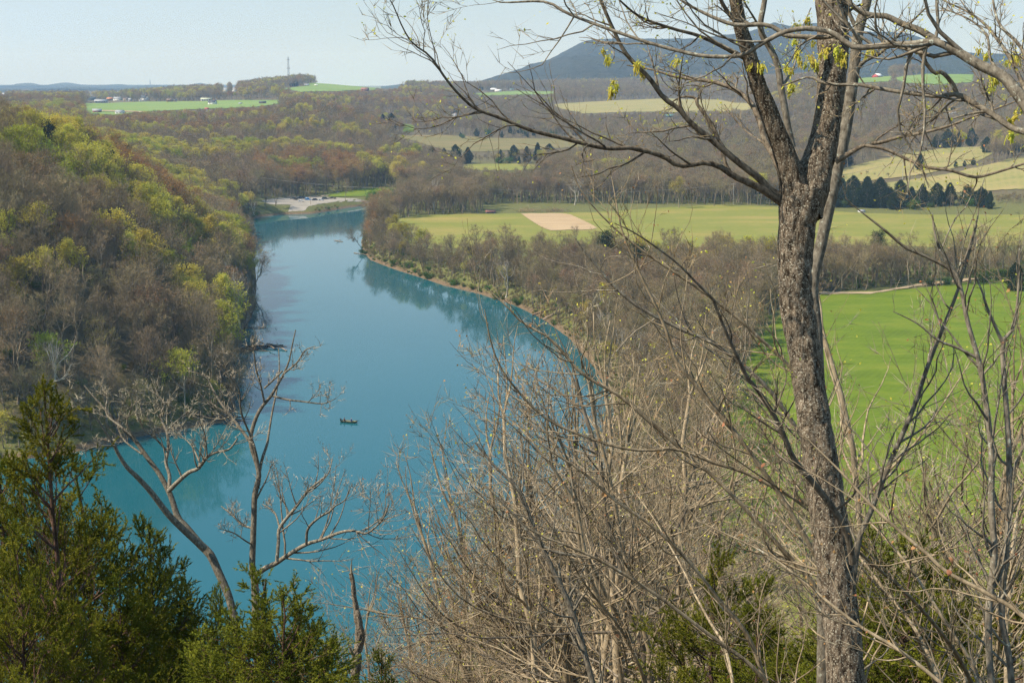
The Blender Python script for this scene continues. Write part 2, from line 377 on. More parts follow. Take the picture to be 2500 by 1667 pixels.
def hit(px, py, dmin=170.0):
    """where the ray through a photo pixel meets the ground"""
    px = np.atleast_1d(np.asarray(px, float)); py = np.atleast_1d(np.asarray(py, float)); D = ray(px, py)
    t = np.geomspace(dmin, 9000, 1400); out = np.empty((len(px), 3))
    for k in range(len(px)):
        Pk = EYE + D[k] * t[:, None]; below = Pk[:, 2] < H(Pk[:, 0], Pk[:, 1])
        n = int(np.argmax(below)) if below.any() else len(t) - 1
        lo, hi = t[max(n - 1, 0)], t[n]
        for _ in range(12):
            m_ = (lo + hi) / 2; p = EYE + D[k] * m_
            if p[2] < H(p[0], p[1]): hi = m_
            else: lo = m_
        out[k] = EYE + D[k] * hi; out[k, 2] = H(out[k, 0], out[k, 1])
    return out
DS = 1.0629                      # photo pixels per pixel of the copy I measured on
def hitd(pts): a = np.array(pts, float) * DS; return hit(a[:, 0], a[:, 1])

def mathmul(nt, s, v):
    n = nd(nt, 'ShaderNodeMath', operation='MULTIPLY'); nt.links.new(s, n.inputs[0]); n.inputs[1].default_value = v; return n.outputs[0]
def mat_ground():
    m, nt, b = newmat('forest_floor')
    f = noise_fac(nt, .05, 8, .65); f2 = noise_fac(nt, .9, 6, .7)
    c = ramp(nt, f, [(.35, (.085, .062, .038)), (.52, (.125, .095, .06)), (.68, (.105, .105, .04))])
    c = mixc(nt, f2, c, (.16, .125, .08)); c = mixc(nt, .5, c, ramp(nt, f, [(.35, (.085, .062, .038)), (.7, (.10, .10, .04))]))
    g = nd(nt, 'ShaderNodeNewGeometry'); sx = nd(nt, 'ShaderNodeSeparateXYZ'); nt.links.new(g.outputs['Position'], sx.inputs[0])
    ad = nd(nt, 'ShaderNodeMath', operation='ADD'); sc = nd(nt, 'ShaderNodeMath', operation='MULTIPLY'); sc.inputs[1].default_value = 2.2
    nt.links.new(f2, sc.inputs[0]); nt.links.new(sx.outputs['Z'], ad.inputs[0]); nt.links.new(sc.outputs[0], ad.inputs[1])
    k = nd(nt, 'ShaderNodeMapRange', **{'From Min': 1.9, 'From Max': 2.6, 'To Min': 1, 'To Max': 0}); nt.links.new(ad.outputs[0], k.inputs['Value'])
    g2 = nd(nt, 'ShaderNodeMapRange', **{'From Min': 9.0, 'From Max': 13.0, 'To Min': .85, 'To Max': 0}); nt.links.new(sx.outputs['Z'], g2.inputs['Value'])
    c = mixc(nt, g2.outputs['Result'], c, ramp(nt, f2, [(.35, (.085, .095, .028)), (.5, (.12, .135, .035)), (.65, (.17, .145, .065))]))
    mud = ramp(nt, f2, [(.35, (.085, .06, .036)), (.6, (.19, .135, .08))])
    c = mixc(nt, k.outputs['Result'], c, mud)
    nt.links.new(c, b.inputs['Base Color']); bump(nt, b, f2, .8, .4)
    return m
M['ground'] = mat_ground()
na, nr = TX.shape
idx = np.arange(na * nr).reshape(na, nr)
Q = np.stack([idx[:-1, :-1], idx[:-1, 1:], idx[1:, 1:], idx[1:, :-1]], -1).reshape(-1, 4)
ground = obj('ground', mesh_data('ground', np.stack([TX, TY, TZ], -1), None, Q, [M['ground']]))
tag(ground, 'leaf-littered brown ground of bluff, river banks and rolling valley', kind='structure')

# water
def mat_water():
    m, nt, b = newmat('river_water')
    f = noise_fac(nt, .004, 4, .6, (1, 1, 1))
    nt.links.new(ramp(nt, f, [(.35, (.010, .086, .112)), (.65, (.015, .100, .128))]), b.inputs['Base Color'])
    b.inputs['Roughness'].default_value = .045; b.inputs['IOR'].default_value = 1.33; b.inputs['Specular IOR Level'].default_value = .5
    f1 = noise_fac(nt, .55, 3, .5, (1, .55, 1)); f2 = noise_fac(nt, .06, 3, .5); f3 = noise_fac(nt, .018, 2, .5)
    k = nd(nt, 'ShaderNodeMapRange', **{'From Min': .50, 'From Max': .72, 'To Min': .12, 'To Max': .75}); nt.links.new(f3, k.inputs['Value'])
    mu = nd(nt, 'ShaderNodeMath', operation='MULTIPLY'); nt.links.new(f1, mu.inputs[0]); nt.links.new(k.outputs['Result'], mu.inputs[1])
    ad = nd(nt, 'ShaderNodeMath', operation='MULTIPLY_ADD'); nt.links.new(f2, ad.inputs[0]); ad.inputs[1].default_value = .4; nt.links.new(mu.outputs[0], ad.inputs[2])
    bump(nt, b, ad.outputs[0], .28, .05)
    return m
M['water'] = mat_water()
xs = np.linspace(-1500, 900, 60); ys = np.linspace(120, 1500, 50); X, Y = np.meshgrid(xs, ys, indexing='ij'); ii = np.arange(X.size).reshape(X.shape)
river = obj('river', mesh_data('river', np.stack([X, Y, 0 * X], -1), None, np.stack([ii[:-1, :-1], ii[1:, :-1], ii[1:, 1:], ii[:-1, 1:]], -1), [M['water']]))
tag(river, 'calm teal river winding between wooded banks', kind='structure')

# ------------------------------------------------------------------ fields, lot, tracks: sheets draped over the ground
def mat_field(name, cols, scale=.02, fine=.7, bs=.5, rows=None):
    m, nt, b = newmat(name)
    f = noise_fac(nt, scale, 7, .62, (1, 2.2, 1)); f2 = noise_fac(nt, fine, 5, .7)
    c = ramp(nt, f, [(.32 + .36 * k / (len(cols) - 1), cols[k]) for k in range(len(cols))])
    c = mixc(nt, .35, c, mixc(nt, f2, tuple(x * .55 for x in cols[0]), tuple(min(1, x * 1.5) for x in cols[-1])))
    if rows:
        tcn = nd(nt, 'ShaderNodeTexCoord'); mpn = nd(nt, 'ShaderNodeMapping'); mpn.inputs['Rotation'].default_value = (0, 0, rows[0])
        wv = nd(nt, 'ShaderNodeTexWave', Scale=rows[1], Distortion=2.5, **{'Detail': 3, 'Detail Scale': 1.5}); nt.links.new(tcn.outputs['Object'], mpn.inputs['Vector']); nt.links.new(mpn.outputs['Vector'], wv.inputs['Vector'])
        c = mixc(nt, mathmul(nt, wv.outputs['Fac'], rows[2]), c, rows[3])
    nt.links.new(c, b.inputs['Base Color']); bump(nt, b, f2, bs, .25)
    return m
M['grass_bright'] = mat_field('bright_grass', [(.052, .098, .004), (.092, .152, .006), (.16, .185, .018)], .045, .45, .8, rows=(.5, .16, .22, (.13, .19, .02)))
M['grass_field'] = mat_field('field_grass', [(.10, .15, .016), (.145, .18, .026), (.29, .225, .07)], .016, .35, .6, rows=(1.15, .10, .3, (.24, .21, .06)))
M['grass_tan'] = mat_field('dry_grass', [(.13, .165, .035), (.22, .215, .07), (.33, .245, .115)], .02, .3, .6, rows=(.3, .06, .35, (.30, .25, .10)))
M['grass_rough'] = mat_field('rough_grass', [(.085, .11, .025), (.15, .15, .05), (.24, .175, .085)], .022, .3, .8, rows=(.7, .03, .4, (.17, .12, .06)))
M['grass_far'] = mat_field('far_pasture', [(.10, .185, .04), (.15, .235, .05), (.20, .25, .075)], .008, .15)
M['soil'] = mat_field('ploughed_soil', [(.31, .22, .125), (.39, .285, .165), (.46, .345, .21)], .05, .9, .8, rows=(.9, .35, .35, (.36, .23, .14)))
M['gravel'] = mat_field('gravel', [(.20, .18, .15), (.27, .245, .21), (.34, .31, .27)], .08, 1.2, .4)
M['dirt'] = mat_field('dirt', [(.26, .19, .115), (.34, .26, .165), (.40, .31, .21)], .05, .8, .5)

FIELD_POLYS = []
def drape(name, poly_xy, spacing, mat, lift, label, keep=True, holes=()):
    poly = np.asarray(poly_xy); lo = poly.min(0); hi = poly.max(0)
    xs = np.arange(lo[0], hi[0] + spacing, spacing); ys = np.arange(lo[1], hi[1] + spacing, spacing)
    X, Y = np.meshgrid(xs, ys, indexing='ij')
    ins = inside(X, Y, poly)
    # pull border vertices onto the outline so that the edge is clean
    d = poly_dist(X, Y, poly)
    ok = ins | (d < spacing * .75)
    for k in np.argwhere(ok & ~ins):
        p = np.array([X[tuple(k)], Y[tuple(k)]]); best = None
        for e in range(len(poly)):
            a = poly[e]; b_ = poly[(e + 1) % len(poly)]; ab = b_ - a; t = np.clip((p - a) @ ab / (ab @ ab + 1e-9), 0, 1); q = a + t * ab; dd = np.hypot(*(p - q))
            if best is None or dd < best[0]: best = (dd, q)
        X[tuple(k)], Y[tuple(k)] = best[1]
    ii = np.arange(X.size).reshape(X.shape)
    okq = ok[:-1, :-1] & ok[1:, :-1] & ok[1:, 1:] & ok[:-1, 1:]
    Qd = np.stack([ii[:-1, :-1], ii[1:, :-1], ii[1:, 1:], ii[:-1, 1:]], -1)[okq]
    used = np.unique(Qd); remap = np.zeros(X.size, int); remap[used] = np.arange(len(used))
    V = np.stack([X.ravel()[used], Y.ravel()[used], H(X.ravel()[used], Y.ravel()[used]) + lift], -1)
    o = obj(name, mesh_data(name, V, None, remap[Qd], [mat])); tag(o, label, kind='structure')
    if keep: FIELD_POLYS.append(poly)
    return o
CLEAR = []                       # sight lines that stay free of trees so that the fields show
def fieldd(name, pts, spacing, mat, lift, label, keep=True):
    if keep: CLEAR.append(np.array(pts, float) * DS)
    return drape(name, hitd(pts)[:, :2], spacing, mat, lift, label, keep)

fieldd('field', [(889, 512), (905, 505), (960, 495), (1060, 492), (1195, 491), (1370, 488), (1500, 479), (1650, 471), (1790, 476), (1990, 491), (2352, 494), (2500, 500), (2500, 560), (2200, 570), (1900, 562), (1700, 572), (1500, 566), (1350, 562), (1230, 575), (1110, 585), (1010, 566), (940, 548), (900, 530)], 3.0, M['grass_field'], .22, 'wide green and straw coloured hay field beyond the river bend')
fieldd('ploughed_field', [(1197, 492), (1218, 491.2), (1240, 491.6), (1262, 490.8), (1285, 491), (1298, 491.9), (1312, 494.5), (1330, 503), (1349, 512), (1361, 518.5), (1373, 524.5), (1361, 528), (1340, 529.5), (1310, 529), (1286, 530.5), (1265, 531), (1250, 526), (1232, 516), (1215, 505)], 1.2, M['soil'], .42, 'bare pinkish tan ploughed rectangle in the hay field', keep=False)
_m = zhit(np.array([1700., 1745, 1800, 1880, 2100, 2352, 2700, 2900, 2900, 2500, 2100, 1800, 1640, 1620, 1655]) * DS, np.array([860., 775, 710, 676, 664, 634, 632, 634, 1500, 1600, 1600, 1600, 1560, 1250, 1000]) * DS, 5.0)[:, :2]
drape('meadow', _m, 3.0, M['grass_bright'], .2, 'vivid green meadow on the river flat right of the big trunk', keep=True)
fieldd('dirt_track', [(1880, 672), (2000, 672), (2100, 655), (2230, 640), (2352, 628), (2352, 632), (2230, 645), (2100, 660), (2000, 677), (1880, 677)], 1.2, M['dirt'], .4, 'thin tan dirt track along the upper edge of the vivid meadow', keep=False)
fieldd('pasture', [(190, 238), (330, 235), (500, 232), (640, 231), (652, 238), (600, 246), (480, 251), (330, 258), (260, 266), (200, 262)], 9, M['grass_far'], .8, 'light green pasture dotted with houses on the far left')
fieldd('pasture', [(640, 206), (700, 199), (800, 196), (900, 193), (930, 203), (860, 208), (780, 211), (690, 213)], 10, M['grass_far'], .8, 'green hilltop pasture right of the lattice tower')
fieldd('pasture', [(1080, 216), (1180, 210), (1275, 211), (1275, 217), (1180, 219), (1100, 221)], 10, M['grass_far'], .8, 'small green pasture below the white barns at the mountain foot')
fieldd('meadow', [(880, 304), (1000, 310), (1130, 318), (1260, 320), (1345, 322), (1350, 338), (1220, 344), (1100, 350), (1020, 346), (940, 322)], 5, M['grass_rough'], .5, 'straw and green meadow above the clump of dark cedars')
fieldd('meadow', [(1010, 381), (1100, 378), (1200, 377), (1265, 384), (1230, 392), (1100, 393)], 3, M['grass_field'], .4, 'narrow green strip below the clump of dark cedars')
fieldd('pasture', [(1268, 241), (1400, 232), (1530, 227), (1650, 230), (1730, 240), (1730, 252), (1500, 258), (1340, 262), (1290, 252)], 8, M['grass_tan'], .7, 'pale green hillside pasture behind the left fork of the big tree')
fieldd('knoll_field', [(1900, 398), (2000, 372), (2080, 354), (2160, 343), (2270, 337), (2285, 350), (2240, 376), (2170, 392), (2100, 405), (1980, 418), (1900, 420)], 4, M['grass_tan'], .5, 'rounded tan and green field on the back knoll')
fieldd('knoll_field', [(2020, 424), (2120, 410), (2200, 396), (2300, 372), (2420, 346), (2500, 340), (2500, 425), (2352, 436), (2200, 444), (2110, 440), (2040, 436)], 4, M['grass_tan'], .5, 'rounded tan and green field on the front knoll with a pole')
fieldd('pasture', [(2050, 181), (2120, 172), (2200, 169), (2240, 171), (2235, 190), (2150, 196), (2080, 192)], 8, M['grass_far'], .8, 'green pasture below the big ridge-top house')
fieldd('pasture', [(1930, 182), (2000, 176), (2050, 178), (2050, 188), (1960, 192)], 8, M['grass_far'], .8, 'green pasture around the red barn')
fieldd('meadow', [(740, 446), (800, 440), (870, 431), (910, 430), (915, 446), (850, 452), (760, 453)], 2.5, M['grass_bright'], .4, 'bright grass behind the gravel lot')
fieldd('meadow', [(925, 284), (952, 289), (950, 304), (925, 303)], 4, M['grass_bright'], .5, 'little bright clearing beside a pair of tall cedars')
fieldd('gravel_lot', [(600, 461), (640, 455), (720, 452), (800, 456), (830, 460), (832, 464), (790, 463), (735, 469), (715, 474), (700, 485), (662, 487), (672, 471), (620, 470)], 1.2, M['gravel'], .16, 'pale gravel parking lot with a boat ramp running into the river')
fieldd('gravel_path', [(818, 459), (830, 458), (852, 464), (872, 470), (866, 472), (848, 469), (826, 464)], 1.2, M['gravel'], .16, 'pale gravel path dropping from the lot to a landing')
fieldd('dirt_track', [(215, 255), (300, 257), (420, 266), (420, 268.5), (300, 259.5), (215, 257.5)], 4, M['dirt'], 1.5, 'pale road crossing the far left pasture', keep=False)
fieldd('dirt_track', [(905, 194), (912, 194), (935, 205), (928, 206)], 4, M['dirt'], 1.5, 'pale lane climbing the hilltop pasture', keep=False)

# ------------------------------------------------------------------ mountain and distant hills
def mat_hill(name, cols, scale):
    m, nt, b = newmat(name); f = noise_fac(nt, scale, 9, .72); f2 = noise_fac(nt, scale * .12, 5, .6)
    c = ramp(nt, f, [(.35, cols[0]), (.65, cols[1])]); c = mixc(nt, mathmul(nt, f2, .6), c, cols[2])
    nt.links.new(c, b.inputs['Base Color']); bump(nt, b, f, 1.0, 30)
    return m
M['hill'] = mat_hill('wooded_hillside', ((.010, .012, .009), (.075, .066, .044), (.040, .050, .022)), .03)
def ridge(name, sil, D, depth0, zb, label, step=14, gul=1.0, seed=0, back=1800):
    px = np.array([p[0] for p in sil], float); py = np.array([p[1] for p in sil], float)
    n = int((px[-1] - px[0]) / step); u = np.linspace(px[0], px[-1], n)
    c = catmull(np.stack([px, py], 1), 600); yy = np.interp(u, c[:, 0], c[:, 1])
    r = ray(u, yy); h = np.hypot(r[:, 0], r[:, 1]); dx, dy = r[:, 0] / h, r[:, 1] / h
    zt = EYE[2] + D * r[:, 2] / h
    rad = np.unique(np.concatenate([np.linspace(depth0, D, 70), np.linspace(D, D + back, 20)]))
    s = np.where(rad <= D, (rad - depth0) / (D - depth0), 1 - ((rad - D) / back) ** 1.5)
    prof = np.where(rad <= D, .55 * s + .45 * s * s * (3 - 2 * s), s)
    X = dx[:, None] * rad; Y = dy[:, None] * rad
    Z = zb + (zt[:, None] - zb) * prof
    w = np.where(rad <= D, np.clip(4 * s * (1 - s), 0, 1), 0)
    tex = np.clip((zt[:, None] - zb) / 150, .2, 1)
    g = fbm(X / 420, Y / 900, 5, 31 + seed); g2 = np.abs(fbm(X / 260, Y / 700, 4, 41 + seed))
    Z = Z + gul * tex * (w * (34 * g - 26 * g2) + 3.5 * fbm(X / 28, Y / 28, 2, 51 + seed) * np.clip(rad / D, 0, 1))
    ii = np.arange(Z.size).reshape(Z.shape)
    o = obj(name, mesh_data(name, np.stack([X, Y, Z], -1), None, np.stack([ii[:-1, :-1], ii[1:, :-1], ii[1:, 1:], ii[:-1, 1:]], -1), [M['hill']]))
    return tag(o, label, kind='structure')
ridge('mountain', [(1060, 213), (1140, 207), (1190, 193), (1240, 178), (1290, 163), (1350, 141), (1395, 117), (1428, 102), (1480, 96), (1560, 95), (1640, 96), (1710, 93), (1790, 84), (1850, 72), (1889, 57), (1930, 64), (1985, 58), (2040, 66), (2113, 79), (2180, 80), (2240, 90), (2300, 108), (2373, 130), (2500, 134), (2700, 150), (2900, 170)], 6000, 3700, 60, 'long blue wooded mountain rising on the right horizon', 5, 2.0, 1)
ridge('distant_hills', [(-300, 206), (0, 208), (40, 205), (75, 203), (108, 208), (160, 202), (200, 207), (250, 208), (290, 206), (330, 209), (400, 208), (450, 209), (465, 207), (488, 203), (505, 206), (530, 210), (600, 212), (700, 214)], 13000, 10500, 60, 'palest blue hill line on the left horizon', 6, .6, 2)
ridge('distant_hills', [(80, 219), (130, 215), (180, 212), (225, 213), (275, 216), (310, 214), (340, 210), (365, 208), (395, 210), (430, 216), (480, 220), (560, 224)], 9500, 7500, 55, 'nearer blue hill carrying a thin mast on the left horizon', 6, .7, 3)
ridge('distant_hills', [(930, 212), (990, 205), (1050, 201), (1090, 203), (1130, 200), (1170, 203), (1230, 208), (1300, 212)], 8500, 6500, 55, 'blue hill showing in the gap left of the mountain', 6, .7, 4)
ridge('distant_hills', [(-300, 221), (0, 218), (60, 221), (90, 219), (130, 222), (200, 226)], 8000, 6000, 50, 'low blue hill behind the left edge woods', 6, .7, 5)

# ------------------------------------------------------------------ haze
hz = bpy.data.materials.new('haze_air'); hz.use_nodes = True; hn = hz.node_tree; hn.nodes.clear()
ho = hn.nodes.new('ShaderNodeOutputMaterial'); hv = hn.nodes.new('ShaderNodeVolumePrincipled')
hv.inputs['Color'].default_value = (.40, .64, 1.0, 1); hv.inputs['Absorption Color'].default_value = (1, 1, 1, 1); hv.inputs['Density'].default_value = 0.85e-4; hv.inputs['Anisotropy'].default_value = .1
hn.links.new(hv.outputs[0], ho.inputs['Volume'])
def box_mesh(name, lo, hi, mats):
    x0, y0, z0 = lo; x1, y1, z1 = hi
    V = [(x0, y0, z0), (x1, y0, z0), (x1, y1, z0), (x0, y1, z0), (x0, y0, z1), (x1, y0, z1), (x1, y1, z1), (x0, y1, z1)]
    return mesh_data(name, V, None, [(0, 3, 2, 1), (4, 5, 6, 7), (0, 1, 5, 4), (1, 2, 6, 5), (2, 3, 7, 6), (3, 0, 4, 7)], mats, smooth=False)
haze = obj('haze', box_mesh('haze', (-14500, -14500, -5), (14500, 14500, 365), [hz]))
tag(haze, 'thin blue spring haze filling the valley air', kind='stuff')
# ------------------------------------------------------------------ tree shapes
def broad_tree(seed, h=18.0, spread=1.0, twigs=2600, limbs=13, stem=.62, tw=.030, leaf=None, leaf_n=0, leaf_s=.22, upb=.16, rt=.22, lean=0.0, fork=False, fine=False, t3=330):
    """returns (wood Geo, crown Geo): trunk with limbs, and the mass of twigs with leaves or buds"""
    rng = np.random.default_rng(seed); wood = Geo(); crown = Geo()
    K = 9; z = np.linspace(0, h * stem, K); P = np.zeros((1, K, 3)); P[0, :, 2] = z
    P[0, :, :2] = np.cumsum(rng.normal(size=(K, 2)) * h * .010, 0); P[0, 0, :2] = 0; P[0, :, 0] += lean * (z / z[-1]) ** 1.2 * h * .3
    R = (rt * np.linspace(1, .45, K) ** 1.1)[None]; R[0, 0] *= 1.35; P[0, 0, 2] = -.4
    stems = [(P, R)]
    if fork:
        P2 = P.copy(); a = rng.uniform(0, 6.3); P2[0, :, 0] += np.cos(a) * (z / z[-1]) ** 1.3 * h * .16; P2[0, :, 1] += np.sin(a) * (z / z[-1]) ** 1.3 * h * .16
        stems.append((P2, R * .8))
    TP = np.concatenate([s[0] for s in stems]); TR = np.concatenate([s[1] for s in stems])
    wood.tubes(TP, TR, 6, 0)
    L1, R1 = grow(rng, TP, TR, limbs, (.38, 1.0), (22, 62), (.50 * spread, .92 * spread), 7, upb, .14, .62, .8)
    top, rtop = grow(rng, TP, TR, 3 * len(stems), (.97, 1.0), (6, 28), (.55, .75), 7, .1, .1, .8, .8)
    L1 = np.concatenate([L1, top]); R1 = np.concatenate([R1, rtop]); wood.tubes(L1, R1, 5 if fine else 4, 0)
    L2, R2_ = grow(rng, L1, R1, limbs * 7, (.22, 1.0), (25, 60), (.38, .68), 5, .07, .18, .55, .75, minlen=h * .05); wood.tubes(L2, R2_, 4 if fine else 3, 0)
    L3, R3 = grow(rng, np.concatenate([L2]), R2_, t3, (.15, 1.0), (25, 65), (.35, .65), 4, .05, .2, .6, .6, minlen=h * .032, rmin=.008); crown.tubes(L3, R3, 3, 0)
    src = np.concatenate([L3, L2[:, 1:, :][:, [0, 1, 2, 3]]]) if L2.shape[1] == 5 else L3
    p, t = along(rng, src, twigs, (.1, 1)); d = unit(t * .8 + rng.normal(size=p.shape) * .55 + np.array([0, 0, .18]))
    ln = rng.uniform(.035, .085, (twigs, 1)) * h * .8
    crown.blades(p, p + d * ln, tw, 0, rng)
    if leaf_n:
        k = rng.integers(0, twigs, leaf_n); q = p[k] + d[k] * ln[k] * rng.uniform(.3, 1.05, (leaf_n, 1)) + rng.normal(size=(leaf_n, 3)) * .12
        crown.leaves(q, leaf_s, 1, rng)
    return wood, crown

def cedar_far(seed, h=10.0, w=2.4, n=3400, blade=.6, pw=1.5):
    rng = np.random.default_rng(seed); wood = Geo(); crown = Geo()
    z = np.linspace(-.3, h * .92, 7); P = np.zeros((1, 7, 3)); P[0, :, 2] = z; wood.tubes(P, (h * .016 * np.linspace(1, .2, 7))[None], 5, 0)
    lump = rng.uniform(.6, 1.3, (9, 11))
    u = rng.uniform(0, 1, n) ** 1.25; a = rng.uniform(0, 2 * np.pi, n)
    prof = np.where(u < .22, .62 + u / .22 * .38, (1 - ((u - .22) / .78) ** pw)) * w + .18
    lu = lump[np.minimum((u * 9).astype(int), 8), (a / 6.2832 * 11).astype(int) % 11]
    r = prof * lu * rng.uniform(.55, 1.0, n)
    p0 = np.stack([np.cos(a) * r * .75, np.sin(a) * r * .75, h * (.04 + .93 * u)], 1)
    d = unit(np.stack([np.cos(a), np.sin(a), rng.uniform(.5, 1.6, n)], 1) + rng.normal(size=(n, 3)) * .35)
    ln = rng.uniform(.6, 1.2, (n, 1)) * blade * (h / 10)
    crown.blades(p0, p0 + d * ln, .30 * h / 10, 0, rng)
    crown.leaves(p0 + d * ln * .5, .34 * h / 10, 0, rng)
    return wood, crown

def pine_far(seed, h=17.0):
    rng = np.random.default_rng(seed); wood = Geo(); crown = Geo()
    z = np.linspace(-.3, h * .97, 9); P = np.zeros((1, 9, 3)); P[0, :, 2] = z; P[0, :, 0] = np.cumsum(rng.normal(size=9) * .12); wood.tubes(P, (.2 * np.linspace(1, .25, 9))[None], 6, 0)
    L1, R1 = grow(rng, P, np.full((1, 9), .09), 34, (.5, 1.0), (55, 95), (.16, .32), 5, .12, .12, .6, .7); wood.tubes(L1, R1, 3, 0)
    for i in range(len(L1)):
        for k in (3, 4):
            c = L1[i, k]; n = 55; q = c + rng.normal(size=(n, 3)) * np.array([.65, .65, .28]); d = unit((q - c) + np.array([0, 0, .5]))
            crown.blades(q, q + d * .5, .16, 0, rng)
    return wood, crown

def bush_shape(seed, h=2.2, w=1.6, n=900, leaf_s=.22):
    rng = np.random.default_rng(seed); wood = Geo(); crown = Geo()
    B = 10; a = rng.uniform(0, 6.28, B); P = np.zeros((B, 5, 3)); s = np.linspace(0, 1, 5)
    P[:, :, 0] = np.cos(a)[:, None] * w * .8 * s ** 1.2; P[:, :, 1] = np.sin(a)[:, None] * w * .8 * s ** 1.2; P[:, :, 2] = h * .85 * s * rng.uniform(.7, 1, (B, 1))
    wood.tubes(P, np.full((B, 5), .03) * (1 - .7 * s), 3, 0)
    p, t = along(rng, P, n, (.25, 1)); p = p + rng.normal(size=(n, 3)) * np.array([.28 * w, .28 * w, .14 * h]); p[:, 2] = np.maximum(p[:, 2], .05)
    crown.leaves(p, leaf_s, 0, rng)
    return wood, crown

PROTO = {}; PH = {}
def proto(key, geos, wm, cms):
    w, c = geos
    wood = w.mesh(key + '_trunk', [wm]); crown = c.mesh(key + '_crown', cms)
    hh = max(max((V[:, 2].max() for V in (np.concatenate(G.V).reshape(-1, 3) for G in (w, c)))), .1)
    PROTO.setdefault(key, []).append((wood, crown)); PH.setdefault(key, []).append(float(hh))
BK = [M['bark_grey'], M['bark_brown']]
for s in range(6):
    proto('bare', broad_tree(100 + s, 18, (.95, 1.15, .8, 1.05, .9, 1.2)[s], limbs=(13, 15, 11, 14, 16, 12)[s], stem=(.62, .5, .7, .55, .66, .45)[s], fork=s in (1, 5)), BK[s % 2], [M['twig_grey'] if s % 3 else M['twig_tan']])
for s in range(2):
    proto('olive', broad_tree(120 + s, 17, 1.0, twigs=1900, leaf=1, leaf_n=900, leaf_s=.20), BK[s % 2], [M['twig_grey'], M['leaf_olive']])
    proto('yellow', broad_tree(130 + s, 17, 1.05, twigs=1700, leaf_n=4200, leaf_s=.26), BK[s % 2], [M['twig_tan'], M['leaf_yellow']])
    proto('lime', broad_tree(140 + s, 17, 1.0, twigs=1700, leaf_n=4200, leaf_s=.26), BK[s % 2], [M['twig_tan'], M['leaf_lime']])
    proto('orange', broad_tree(150 + s, 18, .95, twigs=1900, leaf_n=2200, leaf_s=.20, upb=.2), BK[s % 2], [M['twig_tan'], M['bud_orange']])
    proto('rust', broad_tree(160 + s, 17, 1.0, twigs=1900, leaf_n=1300, leaf_s=.20), BK[s % 2], [M['twig_tan'], M['bud_rust']])
    proto('white', broad_tree(170 + s, 19, 1.1, twigs=700, limbs=9, stem=.5, fork=True, rt=.34, t3=200), M['bark_pale'], [M['twig_light']])
    proto('shrub', broad_tree(180 + s, 7, 1.25, twigs=1500, limbs=12, stem=.3, tw=.028, rt=.09, fork=True, leaf_n=350, leaf_s=.13), M['bark_grey'], [M['twig_grey'], M['leaf_olive']])
for s in range(4):
    proto('cedar', cedar_far(200 + s, 10, (3.7, 4.5, 2.8, 4.0)[s], pw=(2.0, 2.6, 1.6, 2.3)[s]), M['bark_cedar'], [M['cedar_far']])
    proto('bush', bush_shape(230 + s, leaf_s=.2, n=1300), M['bark_brown'], [M['bush_leaf']])
for s in range(2): proto('pine', pine_far(220 + s), M['bark_brown'], [M['pine_leaf']])

KIND = {  # name, category, words
 'bare': ('bare_tree', 'tree', 'bare grey-brown tree'), 'olive': ('budding_tree', 'tree', 'olive-tinted budding tree'), 'yellow': ('leafing_tree', 'tree', 'yellow-green leafing tree'),
 'lime': ('leafing_tree', 'tree', 'lime-green leafing tree'), 'orange': ('budding_tree', 'tree', 'orange-brown budding tree'), 'rust': ('budding_tree', 'tree', 'rusty brown budding tree'),
 'white': ('sycamore_tree', 'tree', 'white-limbed bare sycamore'), 'shrub': ('bare_shrub', 'shrub', 'low bare bushy shrub'), 'cedar': ('cedar_tree', 'tree', 'dark green cedar'), 'pine': ('pine_tree', 'tree', 'dark green pine'), 'bush': ('green_bush', 'bush', 'green leafy bush')}
PLANTED = []                      # (x, y) of what stands as a thing
def plant(kind, x, y, s=1.0, label=None, group=None, rng=RNG, which=None, tilt=None, sz=None, z=None):
    w, c = PROTO[kind][rng.integers(len(PROTO[kind])) if which is None else which]
    nm, cat, _ = KIND[kind]
    r = empty(nm, (x, y, (H(x, y) if z is None else z)), rng.uniform(0, 6.28), 1, label, cat, group)
    r.scale = (s, s, s * (sz or 1))
    if tilt: r.rotation_euler = (tilt[1], tilt[0], rng.uniform(0, 6.28) if len(tilt) < 3 else tilt[2])
    obj('trunk', w, r); obj('crown', c, r)
    PLANTED.append((x, y)); return r

